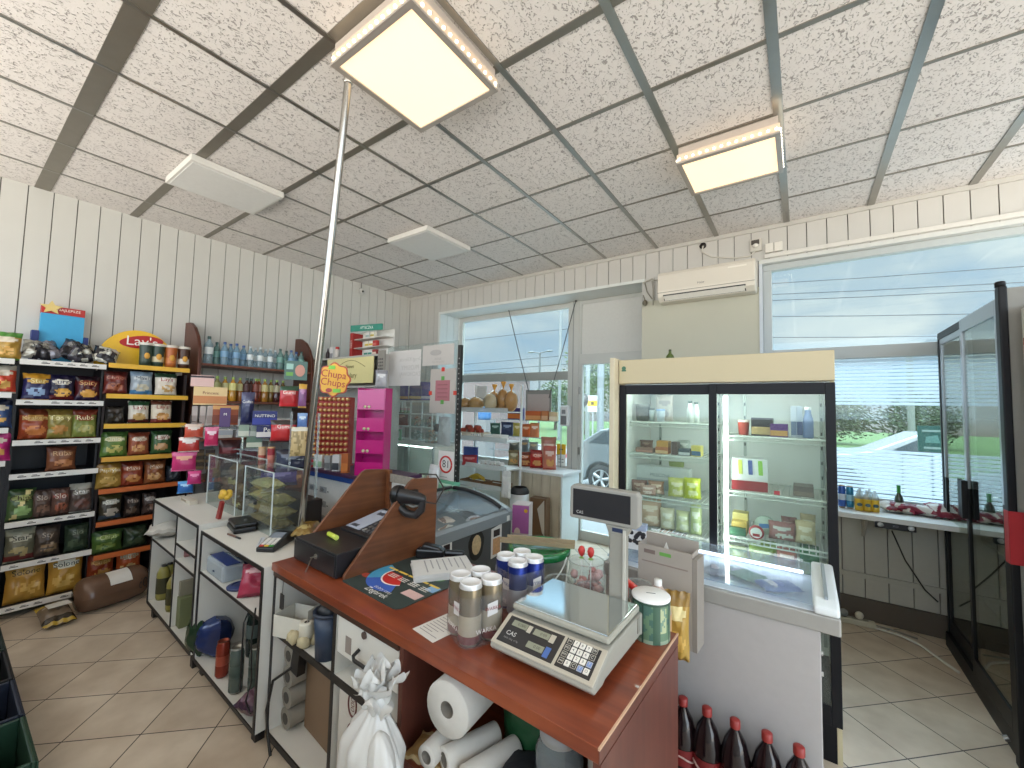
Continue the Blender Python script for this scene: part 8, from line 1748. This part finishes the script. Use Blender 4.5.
def car(label, loc, rz, c, L=4.1, group=None):
    t = thing('parked_car', label, 'car', loc, rz, group)
    cm = mat(c, .25, .35, .02, coat=.5); Wd = 1.7
    # side outline (x forward, z): rear at x=0
    out = [(0, .35), (-.04, .55), (.0, .82), (.12, .98), (.3, 1.08), (.75, 1.38), (1.3, 1.5), (2.1, 1.48), (2.9, 1.05), (3.7, .9), (4.05, .7), (4.1, .4), (3.9, .22)]
    def arch(cx, r): return [(cx+r*math.cos(a), .31+r*math.sin(a)) for a in [PI*.0+PI*k/8 for k in range(9)]]
    low = arch(3.3, .37)+[(2.9, .2), (1.2, .2)]+arch(.78, .37)+[(.35, .22)]
    b = MB(); b.prism(out+low, 'y', -Wd/2, Wd/2, cm); b.build('body', t, bevel=.035, seg=3)
    b = MB(); gm = mat('3c4448', .12, coat=.4)
    for s in (-1, 1): b.prism([(.5, 1.08), (.85, 1.34), (1.35, 1.43), (2.05, 1.41), (2.6, 1.07)], 'y', s*(Wd/2+.002)-.002, s*(Wd/2+.002)+.002, gm)
    b.build('side_glass', t)
    b = MB(); b.prism([(-Wd*.42, 1.02), (Wd*.42, 1.02), (Wd*.36, 1.34), (-Wd*.36, 1.34)], 'x', 0, .01, gm, T(.16, 0, 0) @ T(0, 0, 1.02) @ Matrix.Rotation(.95, 4, 'Y') @ T(0, 0, -1.02)); b.build('rear_glass', t)
    for s in (-1, 1): b = MB(); b.prism([(-.06, .70), (.2, .74), (.34, 1.04), (.14, 1.02)], 'y', s*(Wd/2)-.12, s*(Wd/2)+.02, mat('c8323c', .3)); b.build('tail_light', t)
    b = MB(); b.box(-.06, .1, -Wd*.46, Wd*.46, .3, .5, cm); b.build('bumper', t, bevel=.03)
    b = MB(); b.box(1.5, 1.66, -Wd/2-.03, -Wd/2-.001, .9, .93, mat('969a9c', .3, .4)); b.build('door_handle', t)
    for x in (.78, 3.3):
        for s in (-1, 1): wheel(t, x, s*(Wd/2-.1), .31)
    return t
pc = A(596, 487, z=GZ)
p1 = A(600, 486, y=7.6)
pw = A(603, 493, z=GZ)
car('silver grey hatchback parked outside the door, its rear half in view', (pw.x-.80, pw.y+.75, GZ), 0., '747a7c')
car('white car parked outside behind the striped film of the big window', (A(912, 447, y=12.6).x+2.1, 12.6, GZ), PI, 'a0a4a6')
# green sign on a frame outside the big window
p = A(932, 452, y=5.8)
t = thing('pavement_sign', 'green sign on a thin post outside the big window', 'sign', (p.x, 5.8, GZ), 0)
h = p.z-GZ; b = MB(); b.tube([(0, 0, 0), (0, 0, h+.02)], .012, mat('4a5c68', .5), 8); b.build('post', t)
b = MB(); b.box(-.1, .12, -.012, .012, h, h+.26, mat('265850', .5)); b.prism([(-.05, h+.09), (.06, h+.09), (.04, h+.17), (-.04, h+.15)], 'y', -.014, -.0121, mat('649088', .5)); b.box(-.07, .08, -.014, -.012, h+.2, h+.22, mat('98aca6', .5)); b.box(-.06, .08, -.014, -.012, h+.03, h+.05, mat('98aca6', .5)); b.build('board', t)
b = MB(); b.tube([(-.02, 0, h-.04), (-.22, 0, h-.04), (-.22, 0, h-.5), (-.02, 0, h-.5)], .008, mat('4a5254', .5), 6); b.build('wire_frame', t)
# ================================================================== sky, camera
w = bpy.data.worlds.new('sky'); bpy.context.scene.world = w; w.use_nodes = True; nt = w.node_tree; nt.nodes.clear(); N = nt.nodes.new; K = nt.links.new
out = N('ShaderNodeOutputWorld'); bg = N('ShaderNodeBackground'); K(bg.outputs[0], out.inputs[0])
tc = N('ShaderNodeTexCoord'); mp = N('ShaderNodeMapping'); mp.inputs['Scale'].default_value = (1.6, 1.6, 5.); K(tc.outputs['Generated'], mp.inputs[0])
n = N('ShaderNodeTexNoise'); n.inputs['Scale'].default_value = 1.7; n.inputs['Detail'].default_value = 7; n.inputs['Distortion'].default_value = .5; K(mp.outputs[0], n.inputs[0])
rp = N('ShaderNodeValToRGB'); e = rp.color_ramp.elements
e[0].position = .36; e[0].color = rgb('a3c4e2')+(1,); e[1].position = .62; e[1].color = rgb('eaf3f8')+(1,)
q = e.new(.48); q.color = rgb('bfd4e6')+(1,)
K(n.outputs['Fac'], rp.inputs[0])
sp = N('ShaderNodeSeparateXYZ'); K(tc.outputs['Generated'], sp.inputs[0])
# below the horizon: light paving
mr = N('ShaderNodeMapRange'); mr.inputs[1].default_value = -.04; mr.inputs[2].default_value = .0; K(sp.outputs[2], mr.inputs[0])
mx = N('ShaderNodeMix'); mx.data_type = 'RGBA'; K(mr.outputs[0], mx.inputs[0]); mx.inputs[6].default_value = rgb('b5b0a8')+(1,); K(rp.outputs[0], mx.inputs[7])
K(mx.outputs[2], bg.inputs[0])
# added fill: extra sky brightness behind the camera lights the room
vm = N('ShaderNodeVectorMath'); vm.operation = 'DOT_PRODUCT'; K(tc.outputs['Generated'], vm.inputs[0]); vm.inputs[1].default_value = Vector((.55, -1., .25)).normalized()
m2 = N('ShaderNodeMapRange'); m2.inputs[1].default_value = .1; m2.inputs[2].default_value = .8; m2.inputs[3].default_value = 0.; m2.inputs[4].default_value = 2.4
K(vm.outputs['Value'], m2.inputs[0])
# an overcast sky is several times brighter overhead than at the horizon
m3 = N('ShaderNodeMapRange'); m3.inputs[1].default_value = .36; m3.inputs[2].default_value = .8; m3.inputs[3].default_value = .58; m3.inputs[4].default_value = 8.
K(sp.outputs[2], m3.inputs[0])
ad = N('ShaderNodeMath'); ad.operation = 'ADD'; 
# added glow below the horizon behind the camera, to brighten the ceiling
vg = N('ShaderNodeMapRange'); vg.inputs[1].default_value = .0; vg.inputs[2].default_value = -.12; vg.inputs[3].default_value = 0.; vg.inputs[4].default_value = 3.2; K(sp.outputs[2], vg.inputs[0])
vy = N('ShaderNodeMapRange'); vy.inputs[1].default_value = .1; vy.inputs[2].default_value = -.2; vy.inputs[3].default_value = 0.; vy.inputs[4].default_value = 1.; K(sp.outputs[1], vy.inputs[0])
vm2 = N('ShaderNodeMath'); vm2.operation = 'MULTIPLY'; K(vg.outputs[0], vm2.inputs[0]); K(vy.outputs[0], vm2.inputs[1])
ad0 = N('ShaderNodeMath'); ad0.operation = 'ADD'; K(m2.outputs[0], ad0.inputs[0]); K(vm2.outputs[0], ad0.inputs[1]); K(ad0.outputs[0], ad.inputs[0]); K(m3.outputs[0], ad.inputs[1]); K(ad.outputs[0], bg.inputs[1])
cam = bpy.data.cameras.new('camera'); co = bpy.data.objects.new('camera', cam); C.objects.link(co)
cam.sensor_width = 36; cam.lens = F/1024*36; cam.clip_start = .02; cam.clip_end = 500
M = Matrix((CR, CU, -_f)).transposed().to_4x4(); M.translation = (0, 0, EYE); co.matrix_world = M
sc = bpy.context.scene; sc.camera = co
sc.view_settings.view_transform = 'Standard'; sc.view_settings.look = 'None'; sc.view_settings.gamma = 1; sc.view_settings.exposure = .85
sc.view_settings.use_curve_mapping = False
try: sc.cycles.transparent_max_bounces = 24; sc.cycles.max_bounces = 8
except Exception: pass
